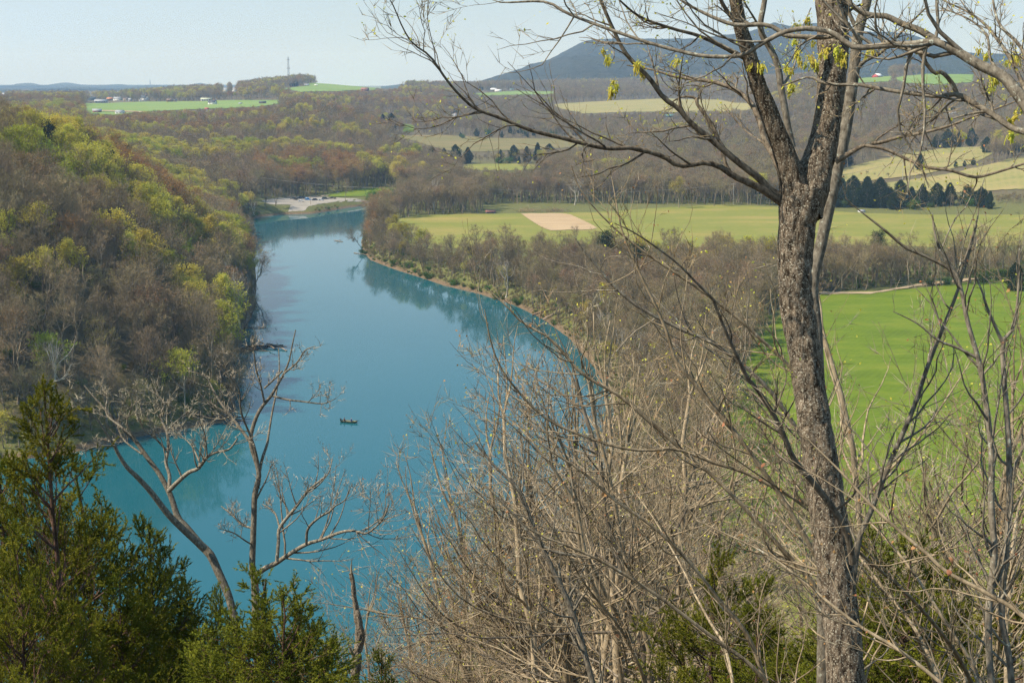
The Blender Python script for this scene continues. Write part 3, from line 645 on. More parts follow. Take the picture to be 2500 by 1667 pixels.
# ------------------------------------------------------------------ trees that can be picked out one by one
def tree_at(kind, dx, dy_base, dy_top, label, group=None, **kw):
    """stands on the ground seen at (dx, dy_base) and reaches up to dy_top"""
    p = hitd([(dx, dy_base)])[0]; d = np.linalg.norm(p - EYE)
    h = (dy_base - dy_top) * DS / F * d * 1.03
    h0 = {'cedar': 10, 'pine': 17, 'bush': 2.2, 'shrub': 7}.get(kind, 18)
    hr = {'cedar': 1.0, 'pine': 1.0, 'bush': .95, 'shrub': 1.0}.get(kind, .95)
    return plant(kind, p[0], p[1], h / (h0 * hr), label, group, **kw)
def crown_at(kind, dx, dy_top, d0, label, group=None, h=None, **kw):
    """top seen at (dx, dy_top); stands, at about its natural height, on the first ground beyond 0.8 d0 that carries it"""
    h = h or {'cedar': 13, 'pine': 24, 'shrub': 8, 'white': 26}.get(kind, 23)
    r = ray(dx * DS, dy_top * DS); hh = np.hypot(r[0], r[1]); d = np.arange(.8 * d0, 2.2 * d0, 2.0); x, y = r[0] / hh * d, r[1] / hh * d
    zt = EYE[2] + r[2] / hh * d; hg = zt - H(x, y); sdv = river_sd(x, y)
    ok = (hg <= h) & (hg > 2) & (sdv > 2)
    i = int(np.argmax(ok)) if ok.any() else int(np.argmin(np.abs(hg - h) + 99 * (sdv < 2)))
    h0 = {'cedar': 10, 'pine': 17, 'bush': 2.2, 'shrub': 7}.get(kind, 18)
    return plant(kind, x[i], y[i], float(np.clip(hg[i], .5 * h, 1.3 * h)) / h0, label, group, **kw)

crown_at('orange', 28, 208, 405, 'tall orange-brown budding tree at the left edge skyline', which=0)
crown_at('orange', 70, 232, 420, 'orange-brown budding tree just right of the tallest left edge tree', which=1)
crown_at('rust', 105, 246, 440, 'reddish bare tree on the left skyline before the lime crowns', which=0)
crown_at('lime', 128, 229, 455, 'bright lime tree on the left skyline, wider of the two', which=0)
crown_at('lime', 166, 218, 475, 'bright lime tree on the left skyline, taller and narrower of the two', which=1)
crown_at('yellow', 205, 292, 470, 'bright yellow tree below the lime pair on the left slope', which=0)
crown_at('yellow', 235, 318, 480, 'small yellow tree beside the dark cedar on the left slope', which=1)
crown_at('orange', 262, 272, 520, 'round orange-brown tree standing clear on the left slope crest', which=1)
crown_at('pine', 108, 285, 395, 'dark spreading pine high on the left slope', which=0)
crown_at('cedar', 213, 312, 470, 'slim dark cedar on the left slope under the yellow tree', which=2)
crown_at('pine', 240, 345, 460, 'low dark pine beside the slim cedar on the left slope', which=1)
crown_at('olive', 40, 300, 385, 'olive tree in the wood under the left edge orange tree')
crown_at('rust', 175, 385, 430, 'rusty tree in the middle of the left slope')
crown_at('bare', 318, 345, 500, 'bare dark-limbed tree standing tall over the left slope shoulder', which=3)
crown_at('yellow', 90, 432, 360, 'pale yellow tree in mid slope above the big yellow crown', which=1)
crown_at('yellow', 20, 450, 350, 'yellow tree at the left edge in mid slope', which=0)
crown_at('yellow', 155, 520, 345, 'large round yellow-green tree on the left slope', which=0)
crown_at('yellow', 100, 535, 335, 'yellow-green tree touching the large round one on its left', which=1)
crown_at('yellow', 45, 560, 325, 'yellow-green tree at the left edge beside the large round one', which=0)
crown_at('olive', 215, 580, 350, 'olive tree just right of the large round yellow tree', which=1)
crown_at('lime', 375, 548, 430, 'lime-green tree in the lower left wood near the bank', which=0)
crown_at('lime', 410, 515, 450, 'lime-green tree behind the lower left wood, near the river nose', which=1)
crown_at('yellow', 455, 488, 520, 'yellow tree on the wooded nose by the river', which=1)
crown_at('yellow', 425, 462, 560, 'pale yellow tree at the crest of the wooded nose', which=0)
crown_at('lime', 495, 545, 470, 'small lime tree at the river edge of the left wood', which=1, )
crown_at('orange', 150, 470, 375, 'orange-brown tree between the yellow crowns of the left slope')
crown_at('rust', 215, 455, 400, 'rusty tree above the olive crown on the left slope')
crown_at('white', 545, 615, 485, 'white-limbed sycamore leaning over the left bank', which=0)
crown_at('white', 590, 660, 490, 'pale sycamore at the water by the driftwood', which=1)
crown_at('olive', 375, 345, 900, 'pale olive tree in the wood across the inlet')
crown_at('olive', 410, 360, 880, 'olive tree with pale crown in the wood across the inlet')
crown_at('yellow', 545, 345, 1180, 'yellow-green crown in the far bank wood', which=0)
crown_at('yellow', 640, 350, 1250, 'small round yellow crown in the far bank wood, left of its twin', which=1)
crown_at('yellow', 667, 347, 1260, 'small round yellow crown in the far bank wood, right of its twin', which=0)
crown_at('yellow', 800, 362, 1280, 'yellow crown in the wood above the gravel lot', which=1)
crown_at('cedar', 718, 305, 1400, 'lone dark cedar in the wood above the gravel lot', which=2)
crown_at('orange', 640, 285, 1500, 'wide orange crown in the far bank wood')
crown_at('orange', 870, 232, 1750, 'orange crown on the far wooded ridge')
for (dx, dy, d, n) in [(440, 258, 1720, 'leftmost'), (462, 262, 1725, 'middle'), (484, 264, 1730, 'rightmost')]:
    crown_at('cedar', dx, dy, d, 'dark evergreen in the row of three above the far wood, the %s' % n, which=n.__len__() % 3)
for k, dx in enumerate((545, 572, 600, 622, 640)):
    crown_at('cedar', dx, 274 + (k % 2) * 5, 1650, 'dark cedar in the hedge-like row across the far wood', 'row of dark cedars in the far wood', which=k % 3)
tree_at('cedar', 900, 302, 263, 'taller of two dark cedars beside the little bright clearing', which=1)
tree_at('cedar', 880, 300, 265, 'shorter of two dark cedars beside the little bright clearing', which=0)
for k, (dx, t, b, w) in enumerate([(992, 340, 379, 1), (1020, 342, 378, 0), (1046, 334, 376, 1), (1075, 340, 376, 0), (1150, 345, 374, 2), (1180, 335, 372, 1), (1210, 338, 374, 0), (1235, 330, 372, 2), (1262, 332, 370, 1)]):
    nm = ['broad dark cedar, first of the clump above the green strip', 'middling dark cedar, second of the clump above the green strip', 'tallest dark cedar of the clump above the green strip', 'small cedar ending the clump above the green strip',
          'slim cedar starting the second clump under the straw meadow', 'broad cedar in the second clump under the straw meadow', 'cedar in the middle of the second clump', 'slim tall cedar in the second clump', 'last cedar of the second clump, nearest the big tree'][k]
    tree_at('cedar', dx, b, t, nm, 'cedars under the straw meadow', which=w)
for k, (dx, t, b, w) in enumerate([(1930, 412, 474, 1), (1958, 408, 476, 1), (1990, 410, 477, 0), (2020, 412, 477, 1), (2066, 418, 478, 1), (2118, 426, 474, 0), (2150, 424, 474, 1), (2180, 424, 472, 0), (2220, 428, 472, 1)]):
    nm = ['first dark cedar right of the pale trunk, before the knolls', 'second dark cedar right of the pale trunk', 'third dark cedar right of the pale trunk', 'fourth dark cedar right of the pale trunk, by a grey roof',
          'wide dark cedar standing alone before the front knoll', 'cedar below the tan scar of the front knoll', 'dense cedar in the right-hand clump before the front knoll', 'cedar late in the clump before the front knoll', 'last cedar before the bare trees at right'][k]
    tree_at('cedar', dx, b, t, nm, 'cedars before the knoll fields', which=w)
CR = np.random.default_rng(17)
for k in range(26):
    dx = CR.uniform(1905, 2320); b = CR.uniform(470, 482); kd = ['cedar', 'shrub', 'cedar', 'bush'][k % 4]
    tree_at(kd, dx, b, b - CR.uniform(18, 48) * (1 if kd == 'cedar' else .55), KIND[kd][2] + ' filling the hedge before the knolls', KIND[kd][2] + 's filling the hedge before the knolls', rng=CR, tilt=(CR.normal() * .05, CR.normal() * .05))
for k in range(20):
    dx = CR.uniform(975, 1300); b = CR.uniform(371, 381); kd = ['cedar', 'bush', 'shrub', 'cedar'][k % 4]
    tree_at(kd, dx, b, b - CR.uniform(12, 30) * (1 if kd == 'cedar' else .6), KIND[kd][2] + ' filling the gaps of the cedar clumps under the straw meadow', KIND[kd][2] + 's filling the cedar clumps', rng=CR, tilt=(CR.normal() * .05, CR.normal() * .05))
for k in range(22):
    dx = CR.uniform(1040, 1340); b = CR.uniform(306, 319); kd = ['bush', 'cedar', 'shrub'][k % 3]
    tree_at(kd, dx, b, b - CR.uniform(9, 20), KIND[kd][2] + ' along the top of the straw meadow', KIND[kd][2] + 's along the top of the straw meadow', rng=CR)
tree_at('cedar', 2112, 392, 358, 'single dark cedar between the two knoll fields', which=0)
for k, (dx, t, b) in enumerate([(2150, 310, 340), (2175, 300, 340), (2200, 305, 339), (2230, 298, 338), (2265, 318, 352), (2290, 315, 356), (2320, 310, 358), (2346, 305, 350)]):
    tree_at('cedar', dx, b, t, 'dark cedar in the grove crowning the knolls', 'cedars crowning the knolls', which=k % 3)
for k, (dx, t, b) in enumerate([(2195, 372, 385), (2215, 370, 383), (2235, 364, 380), (1990, 385, 402), (2040, 388, 408), (2010, 392, 404)]):
    tree_at('cedar' if k < 3 else 'shrub', dx, b, t, 'little dark cedar in the dip between the knolls' if k < 3 else 'small bare shrub on the back knoll slope', 'scrub between the knolls')
tree_at('bare', 633, 474, 420, 'round olive-brown tree alone on the ramp side bank', which=1)
tree_at('bare', 610, 480, 428, 'bare tree at the left end of the gravel lot bank', which=5)
tree_at('bare', 713, 470, 428, 'slim bare tree standing before the parked cars', which=2)
tree_at('bare', 793, 463, 408, 'tall bare tree at the right end of the parked cars', which=0)
for k, (dx, b, t) in enumerate([(850, 466, 440), (872, 468, 438), (895, 466, 436)]):
    tree_at('bush', dx, b, t, 'large dark green bush on the far landing bank', 'bushes on the far landing bank')
tree_at('white', 1000, 488, 392, 'white-limbed sycamore in the far belt, left part', which=0)
tree_at('white', 1320, 471, 396, 'white-limbed sycamore in the far belt, right part', which=1)
tree_at('yellow', 1560, 478, 400, 'yellow-olive tree in the far belt behind the right end of the hay field', which=0)
tree_at('olive', 1640, 474, 405, 'olive spreading tree in the far belt before the big fork', which=1)
tree_at('bare', 838, 583, 515, 'dark tree leaning out over the water at the right bank tip', tilt=(-.55, .1, 0), which=2)
tree_at('shrub', 870, 570, 488, 'bushy bare tree at the tip of the right bank', which=0)
tree_at('shrub', 900, 545, 505, 'bare bush behind the tip of the right bank', which=1)
tree_at('bush', 893, 520, 497, 'low green bush at the near corner of the hay field')
tree_at('bare', 1010, 622, 543, 'wide round bare tree on the right bank, first in line', which=5)
tree_at('shrub', 950, 598, 548, 'low rounded bare bush near the right bank tip', which=0)
tree_at('bare', 1100, 665, 560, 'slim bare tree on the right bank below the field corner', which=2)
tree_at('bare', 1480, 655, 545, 'big round grey tree in the wood below the ploughed patch', which=1)
tree_at('bare', 2160, 656, 528, 'dark bare tree in the row above the vivid meadow', which=4)
tree_at('bare', 2230, 652, 500, 'forked dark tree in the row above the vivid meadow', which=1)
tree_at('cedar', 2330, 668, 608, 'dark round cedar at the right edge of the vivid meadow', which=1)
for k, (dx, b, t) in enumerate([(1905, 662, 575), (1935, 664, 560), (1975, 662, 552), (2010, 661, 566), (2045, 660, 548), (2085, 658, 540), (2120, 657, 552), (2195, 654, 520), (2265, 648, 512), (2300, 645, 530), (2335, 642, 505)]):
    tree_at('bare' if k % 3 else 'olive', dx, b, t, ('bare grey-brown' if k % 3 else 'olive-tinted') + ' tree in the row above the vivid meadow, ' + ['just right of the big trunk', 'second right of the big trunk', 'third right of the big trunk', 'by the brush heap', 'fifth along', 'before the first hedge bush', 'left of the dark row tree', 'right of the dark tree', 'right of the forked tree', 'next to last at right', 'last before the right edge'][k], 'trees of the row above the meadow')
for k, (dx, b, t) in enumerate([(2135, 655, 640), (2175, 654, 636), (2260, 648, 622), (2290, 645, 618)]):
    tree_at('bush', dx, b, t, 'green bush in the hedge line above the vivid meadow', 'bushes in the hedge line')
for k, (dx, b, t) in enumerate([(835, 585, 572), (905, 610, 596), (935, 616, 602), (985, 640, 624), (1045, 655, 640), (1140, 690, 672), (1190, 700, 684)]):
    tree_at('bush', dx, b, t, 'low green bush on the muddy lip of the right bank', 'bushes on the lip of the right bank', which=k % 3)

for k, (py0, kd, sc, ln) in enumerate([(600, 'bare', 1.1, .35), (640, 'olive', 1.2, .3), (680, 'bare', 1.3, .4), (715, 'bare', 1.2, .3), (750, 'white', 1.05, .35), (780, 'bare', 1.25, .35), (815, 'bare', 1.1, .4), (845, 'olive', 1.15, .3), (875, 'bare', 1.1, .35), (905, 'bare', 1.0, .3), (935, 'rust', 1.1, .3), (965, 'bare', 1.0, .35), (1000, 'bare', .9, .3), (700, 'yellow', 1.1, .15), (830, 'lime', .9, .1)]):
    sxs = np.interp(py0, [552, 578, 610, 650, 700, 750, 800, 845, 890, 950, 1004], [556, 580, 606, 622, 626, 618, 602, 580, 568, 575, 572]); q = zhit(sxs - 4 - (k % 3) * 5, py0)
    plant(kd, q[0], q[1], sc, KIND[kd][2] + ' leaning over the left bank water, ' + ['topmost', 'second from top', 'third from top', 'fourth from top', 'fifth from top', 'sixth from top', 'seventh from top', 'by the driftwood', 'just below the driftwood', 'well below the driftwood', 'above the lower point', 'on the lower point', 'lowest of all', 'upright among them', 'small and upright'][k], 'trees leaning over the left bank', tilt=(ln, -.05, (k * 2.1) % 6.28))

GH = 'houses around the far left pasture'
H_ = [('farmhouse', 'house', 225, 245, 16, 8, 'dark', 'dark', .2, 'small dark house at the left end of the far pasture', GH), ('ranch_house', 'house', 247, 252, 27, 8, 'grey', 'grey', .1, 'long low grey ranch house on the far left pasture', GH),
 ('cottage', 'house', 269, 246, 14, 7, 'brick', 'orange', .0, 'cottage with an orange roof at the far pasture tree line', GH), ('cottage', 'house', 288, 246, 19, 8, 'white', 'grey', -.5, 'white gabled cottage with grey roof at the far pasture tree line', GH),
 ('cottage', 'house', 307, 246, 12, 6, 'tan', 'brown', .2, 'tan cottage with brown roof at the far pasture tree line', GH), ('cottage', 'house', 318, 247, 8, 6, 'grey', 'grey', -.4, 'tiny grey house at the far pasture tree line', GH),
 ('farmhouse', 'house', 352, 247, 22, 13, 'white', 'dark', -.5, 'tall white farmhouse behind small dark trees on the far pasture', GH), ('brick_house', 'house', 237, 276, 20, 9, 'brick', 'grey', .3, 'brick house with grey roof below the pale far road', GH),
 ('cottage', 'house', 293, 279, 19, 9, 'white', 'grey', -.3, 'white cottage below the pale far road', GH), ('barn', 'barn', 8, 233, 13, 5, 'white', 'white', 0, 'long white shed roof at the left edge skyline', None),
 ('brick_house', 'house', 415, 250, 14, 8, 'brick', 'brown', .1, 'brown brick house at the upper edge of the far pasture', GH), ('brick_house', 'house', 428, 250, 7, 7, 'brick', 'dark', .2, 'little brick annex beside the brown brick house', GH),
 ('ranch_house', 'house', 504, 247, 24, 7, 'white', 'green', .1, 'white house with pale green roof at the far pasture wood edge', GH), ('farmhouse', 'house', 519, 256, 18, 10, 'white', 'dark', -.3, 'white house with dark hipped roof in the middle of the far pasture', GH),
 ('shed', 'shed', 587, 255, 7, 3.5, 'white', 'grey', -.4, 'tiny white shed on the bare patch of the far pasture', None), ('ranch_house', 'house', 641, 254, 16, 6, 'brick', 'dark', .1, 'low dark brick house beside round dark trees on the far pasture', GH),
 ('farmhouse', 'house', 550, 224, 15, 8, 'cream', 'grey', -.7, 'cream house on the wooded ridge left of the tower', None), ('farmhouse', 'house', 572, 224, 14, 9, 'white', 'grey', -.8, 'bright white house on the wooded ridge left of the tower', None),
 ('cottage', 'house', 652, 226, 5, 6, 'white', 'grey', -.8, 'white gable showing in the ridge wood under the tower', None), ('shed', 'shed', 749, 210, 11, 4, 'tan', 'white', .1, 'pale roofed shed under the trees right of the tower', None),
 ('shed', 'shed', 772, 210, 8, 3, 'white', 'white', .1, 'small white roof farther right of the tower', None), ('barn', 'barn', 505, 268, 9, 4, 'rust', 'red', .2, 'small red roof at the lower edge of the far pasture', None),
 ('farmhouse', 'house', 891, 223, 17, 8, 'brick', 'rust', -.3, 'rusty red roofed house on the hilltop pasture', None), ('shed', 'shed', 964, 208, 10, 5, 'brick', 'brown', .2, 'brown house at the top of the pale lane', None), ('shed', 'shed', 988, 211, 8, 4, 'dark', 'grey', -.3, 'dark shed with grey roof right of the pale lane', None),
 ('cottage', 'house', 1029, 223, 5, 4, 'white', 'brown', -.2, 'tiny white house below the end of the hilltop pasture', None), ('shed', 'shed', 1172, 221, 10, 4, 'rust', 'brown', .1, 'brown shed left of the white barns', None),
 ('barn', 'barn', 1205, 222, 15, 6, 'dark', 'white', .2, 'dark barn with white roof at the mountain foot', None), ('barn', 'barn', 1216, 224, 15, 5, 'white', 'white', .2, 'long low white barn at the mountain foot', None), ('barn', 'barn', 1249, 221, 9, 4, 'grey', 'teal', .2, 'grey barn with blue-grey roof at the mountain foot', None),
 ('ranch_house', 'house', 947, 280, 22, 6, 'brown' if False else 'tan', 'brown', .1, 'brown roofed house half hidden in the middle wood', None), ('cottage', 'house', 1110, 287, 12, 9, 'white', 'grey', -.4, 'white house with a pale chimney in the middle wood', None),
 ('shed', 'shed', 1635, 287, 26, 7, 'dark', 'teal', -.2, 'open shed with dark teal roof below the hillside pasture', None), ('red_barn', 'barn', 2142, 190, 26, 9, 'red', 'white', .9, 'red barn with white roof on the right ridge', None),
 ('ridge_house', 'house', 2304, 180, 37, 15, 'dark', 'dark', .15, 'big dark green gabled house on the right ridge', None), ('ridge_house', 'house', 2264, 178, 22, 12, 'peach', 'orange', .1, 'orange-tan house left of the big dark ridge house', None),
 ('shed', 'shed', 2232, 180, 7, 5, 'white', 'white', .3, 'small white shed left of the orange-tan ridge house', None), ('shed', 'shed', 2324, 279, 20, 6, 'grey', 'white', -.3, 'shed with a pale metal roof in the right valley wood', None),
 ('shed', 'shed', 1198, 521, 23, 7, 'rust', 'rust', .0, 'low open rusty shed at the far edge of the hay field', None), ('ranch_house', 'house', 2175, 478, 22, 9, 'grey', 'grey', .2, 'grey roof showing between the cedars before the front knoll', None),
 ('ranch_house', 'house', 2222, 490, 26, 10, 'grey', 'teal', -.3, 'house with blue-grey roof right of the lone wide cedar', None), ('shed', 'shed', 2103, 518, 12, 5, 'white', 'grey', .1, 'small white trailer below the cedars before the knolls', None)]
for a_ in H_:
    x_, y_, w_, h_ = a_[2:6]; CLEAR.append(np.array([(x_ - .6 * w_, y_ + 2), (x_ - .6 * w_, y_ - h_ * .9), (x_ + .6 * w_, y_ - h_ * .9), (x_ + .6 * w_, y_ + 2)]))

# ------------------------------------------------------------------ the woods
WOODS = [[(1000, 640), (1100, 600), (1180, 585), (1300, 600), (1450, 585), (1600, 590), (1760, 600), (1860, 615), (1980, 640), (1990, 668), (1880, 670), (1800, 700), (1740, 770), (1695, 860), (1650, 1000), (1560, 1060), (1470, 960), (1420, 850), (1254, 735)],
         [(1880, 625), (2100, 610), (2400, 590), (2600, 585), (2600, 628), (2352, 630), (2100, 652), (1900, 668)]]
WOODS = [zhit(np.array(w, float)[:, 0] * DS, np.array(w, float)[:, 1] * DS, 5.0)[:, :2] for w in WOODS]
LOT = hitd([(590, 490), (590, 455), (720, 448), (905, 440), (915, 452), (880, 478), (800, 476), (720, 482), (690, 494)])[:, :2]
def wood_points(n, d0, d1, seed):
    rng = np.random.default_rng(seed)
    az = rng.uniform(math.atan(-1400 / F), math.atan(1400 / F), n); d = np.sqrt(rng.uniform(d0 * d0, d1 * d1, n))
    x, y = np.sin(az) * d, np.cos(az) * d
    ok = np.ones(n, bool); s = river_sd(x, y); ok &= s > 1.2
    for p in FIELD_POLYS: ok &= ~inside(x, y, p)
    ok &= ~inside(x, y, LOT)
    plain = (x > -20) & (d < 1010) & (d > 175)           # the flat right of the river: only belts and hedges
    wood = np.zeros(n, bool)
    for w in WOODS: wood |= inside(x, y, w)
    belt = (s < 55) & (d > 190)
    ok &= ~plain | wood | belt
    ok &= ~((x > -150) & (d < 190))
    hmax = np.full(n, 40.0); i = np.where(ok & (d > 640))[0]; zg = H(x[i], y[i])
    for hh in (30, 24, 18, 13, 9, 6, 4):         # fields stay in view: trees before them are the lower ones
        u, v, _ = project(np.stack([x[i], y[i], zg + hh], 1))
        for p in CLEAR: hmax[i[inside(u, v, p)]] = hh - 2
    ok &= hmax > 2.5
    global HMAX; HMAX = hmax[ok]
    return x[ok], y[ok], d[ok], s[ok], wood[ok], rng
bx, by, bd, bs_, bw, rng = wood_points(30000, 205, 1300, 5); bh = HMAX
# keep a minimum spacing by a coarse cell test
def thin(x, y, cell, order=None):
    key = np.floor(x / cell).astype(np.int64) * 100003 + np.floor(y / cell).astype(np.int64)
    _, i = np.unique(key, return_index=True); return np.sort(i)
_l = (bx < -25) & (bd < 640); keep = np.sort(np.concatenate([np.where(~_l)[0][thin(bx[~_l], by[~_l], 5.2)], np.where(_l)[0][thin(bx[_l], by[_l], 8.0)]])); bx, by, bd, bs_, bw, bh = bx[keep], by[keep], bd[keep], bs_[keep], bw[keep], bh[keep]
pl = np.array(PLANTED); keep = np.array([np.min(np.hypot(pl[:, 0] - a, pl[:, 1] - b_)) > 2.5 for a, b_ in zip(bx, by)]); bx, by, bd, bs_, bw, bh = bx[keep], by[keep], bd[keep], bs_[keep], bw[keep], bh[keep]
def species(x, y, d, s, rng):
    u = rng.random(len(x)); n1 = fbm(x / 90, y / 90, 3, 61); n2 = fbm(x / 60, y / 60, 3, 71); n3 = fbm(x / 140, y / 140, 3, 81)
    k = np.full(len(x), 'bare', object)
    k[u < .10] = 'rust'; k[(u > .86)] = 'olive'
    left = x < -60 - .02 * d
    k[left & (n3 > .10) & (u < .55)] = 'orange'
    k[left & (n1 > np.where(d < 470, .03, .16)) & (u < .55)] = 'yellow'; k[left & (n2 > .36) & (u > .5)] = 'lime'
    k[~left & (n1 > .34) & (u < .35)] = 'yellow'; k[(n2 < -.50) & (u < .7) & (d > 420)] = 'cedar'; k[(u > .996) & (d > 420) & (d < 900)] = 'pine'
    low = (s < 11) & (rng.random(len(x)) < .6); k[low] = 'shrub'
    k[(s < 16) & (u > .97)] = 'white'
    return k
bk = species(bx, by, bd, bs_, rng)
bsz = rng.uniform(1.0, 1.5, len(bx)); bsz[bw] *= .88; bsz[(bs_ < 22) & (bx > 0)] *= .8
bk = np.where(bh < 9, 'shrub', bk); bsz = np.where(bh < 9, np.minimum(bsz, bh / 6.5), np.minimum(bsz, bh / 17.0))
_hs = (bx < 0) & (bd < 620); bsz[_hs] *= 1.2
px_, py_, _z = project(np.stack([bx, by, np.array(H(bx, by)) + 8], 1))
infr = (px_ > -60) & (px_ < 2560) & (py_ < 1500)
behind_twigs = (px_ > 1500)
score = bd * np.where(infr, 1, 5) * np.where(behind_twigs, 1.25, 1)
order = np.argsort(score)
LIMIT = {'bare': 150, 'rust': 60, 'olive': 60, 'yellow': 45, 'lime': 30, 'orange': 70, 'cedar': 40, 'pine': 15, 'white': 20, 'shrub': 60}
def region(x, y, d, s):
    if x > -20 and d < 1010:
        return ('in the thicket between river bend and meadow', 'thicket between river and meadow') if d < 640 and s > 25 else ('on the right bank by the water', 'right bank') if s < 25 else ('in the belt below the hay field', 'belt below the hay field')
    if d > 1000: return ('in the far wood beyond the water', 'far wood')
    if d > 690: return ('on the shore across the inlet at left', 'inlet shore')
    if s < 14: return ('at the water edge of the left bank', 'left water edge')
    z = float(H(x, y))
    return ('high on the steep left slope', 'upper left slope') if z > 40 else ('in the wood on the lower left slope', 'lower left slope')
MARKS = [(28, 225, 'the left edge orange tree'), (128, 240, 'the lime pair on the skyline'), (205, 300, 'the bright yellow tree'), (262, 290, 'the round orange-brown tree'), (108, 300, 'the spreading pine'), (213, 330, 'the slim dark cedar'),
 (90, 445, 'the pale yellow tree'), (155, 560, 'the large round yellow tree'), (45, 600, 'the left edge yellow tree'), (375, 570, 'the lower lime tree'), (455, 505, 'the yellow tree on the nose'), (545, 650, 'the leaning white sycamore'), (600, 795, 'the driftwood pile'),
 (500, 960, 'the logs on the lower point'), (320, 370, 'the tall dark-limbed tree'), (175, 400, 'the rusty mid-slope tree'), (375, 365, 'the pale olive tree'), (545, 360, 'the far yellow crown'), (655, 355, 'the twin yellow crowns'), (718, 318, 'the lone dark cedar'),
 (640, 300, 'the wide orange crown'), (700, 462, 'the gravel lot'), (890, 282, 'the two tall cedars'), (610, 450, 'the tree ending the lot'), (845, 565, 'the right bank tip'), (1010, 585, 'the wide round bank tree'), (950, 585, 'the rounded bank bush'), (1480, 600, 'the big round grey tree'),
 (1270, 510, 'the ploughed patch'), (1340, 770, 'the logs at the bend'), (1100, 620, 'the slim bank tree'), (2000, 450, 'the cedars before the knolls'), (2160, 600, 'the dark tree in the row'), (2230, 580, 'the forked dark tree'), (2330, 640, 'the round cedar at right'), (1050, 355, 'the clump of cedars'),
 (112, 892, 'the pointed near cedar'), (330, 900, 'the leaning bare tree'), (590, 900, 'the upright bare tree'), (1860, 800, 'the big trunk'), (1870, 1350, 'the foot of the big trunk'), (1560, 1490, 'the small lawn'), (2100, 760, 'the vivid meadow'), (2290, 1200, 'the white birch-like stem'),
 (810, 1400, 'the snag'), (1320, 1350, 'the crooked pale stem'), (2120, 900, 'the straight slanting stem'), (20, 800, 'the left frame edge'), (420, 450, 'the pale crest tree'), (495, 560, 'the small lime tree'), (893, 510, 'the field corner bush'), (1010, 560, 'the straw field edge'), (830, 548, 'the leaning tip tree'), (1150, 690, 'the muddy right bank'), (1000, 440, 'the left white sycamore'), (1320, 435, 'the right white sycamore'), (1560, 440, 'the yellow belt tree'), (1220, 800, 'the tall pale young tree'), (1600, 1300, 'the lawn cedar'), (2300, 1400, 'the lower right cedar'), (1395, 650, 'the tall two-stemmed thicket tree'), (1640, 600, 'the olive tree by the trunk'), (1715, 640, 'the several-stemmed tree by the trunk'), (1560, 680, 'the pale tree halfway to the trunk'), (1300, 700, 'the pale tree by the bend'), (1450, 760, 'the dark whip past the bend'), (1600, 800, 'the pale whip over the thicket'), (1700, 760, 'the pale lichen limb')]
USED = {}
def unique_label(words, x, y, z, fallback):
    u, v, _ = project(np.array([x, y, z])); u, v = float(u) / DS, float(v) / DS
    for mx_, my_, ph in sorted(MARKS, key=lambda m: (m[0] - u) ** 2 + (m[1] - v) ** 2)[:14]:
        ex, ey = u - mx_, v - my_; r = math.hypot(ex, ey)
        if r > 330: break
        dist = 'right up against and' if r < 14 else 'just' if r < 30 else 'close' if r < 55 else 'a little way' if r < 90 else 'some way' if r < 140 else 'well' if r < 210 else 'far'
        a = math.degrees(math.atan2(-ey, ex)) % 360
        way = ['right of', 'above and right of', 'above', 'above and left of', 'left of', 'below and left of', 'below', 'below and right of'][int((a + 22.5) // 45) % 8]
        lb = '%s %s %s %s' % (words, dist, way, ph)
        if len(lb.split()) <= 16 and lb not in USED: USED[lb] = 1; return lb
    return fallback
def bank_row(pts, names, step, hr, seed, where, rows=2, first=4.5):
    BR = np.random.default_rng(seed); p_ = np.array(pts, float); BQ = zhit(p_[:, 0], p_[:, 1])[:, :2]; BL = np.concatenate([[0], np.cumsum(np.hypot(*np.diff(BQ, axis=0).T))])
    for k, sd_ in enumerate(np.arange(3, BL[-1], step)):
        for row in range(rows):
            t_ = np.clip(sd_ + BR.uniform(-2.2, 2.2), 0, BL[-1] - 2.1); q = np.array([np.interp(t_, BL, BQ[:, 0]), np.interp(t_, BL, BQ[:, 1])]); q2 = np.array([np.interp(t_ + 2, BL, BQ[:, 0]), np.interp(t_ + 2, BL, BQ[:, 1])]); tg = unit(q2 - q); nrm = np.array([-tg[1], tg[0]])
            if river_sd(*(q + nrm * 4)) < 0: nrm = -nrm
            q = q + nrm * (first + row * 8 + BR.uniform(-1.5, 2)); u_ = BR.random()
            hh = BR.uniform(*hr) * (1.15 if row else .95); kd = 'bare' if u_ < .55 else 'olive' if u_ < .75 else 'shrub' if u_ < .9 else 'yellow'
            if kd == 'shrub': hh *= .55
            ph = 7.0 if kd == 'shrub' else 18.5; nm = names[min(int(sd_ / BL[-1] * len(names)), len(names) - 1)]
            plant(kd, q[0], q[1], hh / ph, unique_label(KIND[kd][2], q[0], q[1], float(H(*q)) + hh * .6, KIND[kd][2] + ' in the ' + where + ' row ' + nm + (' behind' if row else '')), KIND[kd][0].replace('_', ' ') + 's of the ' + where + ' row ' + nm, rng=BR, tilt=(BR.normal() * .12, BR.normal() * .08))
bank_row([(884, 596), (890, 612), (905, 633), (930, 645), (957, 654), (990, 666), (1020, 675), (1085, 697), (1130, 707), (1170, 717), (1254, 744), (1325, 778), (1390, 825), (1450, 895), (1495, 970), (1505, 1050)],
    ['by the river tip', 'just past the river tip', 'before the field corner', 'below the straw patch', 'below the ploughed patch', 'nearer the bend', 'at the bend by the logs', 'past the bend'], 4.6, (10, 17), 31, 'right bank')
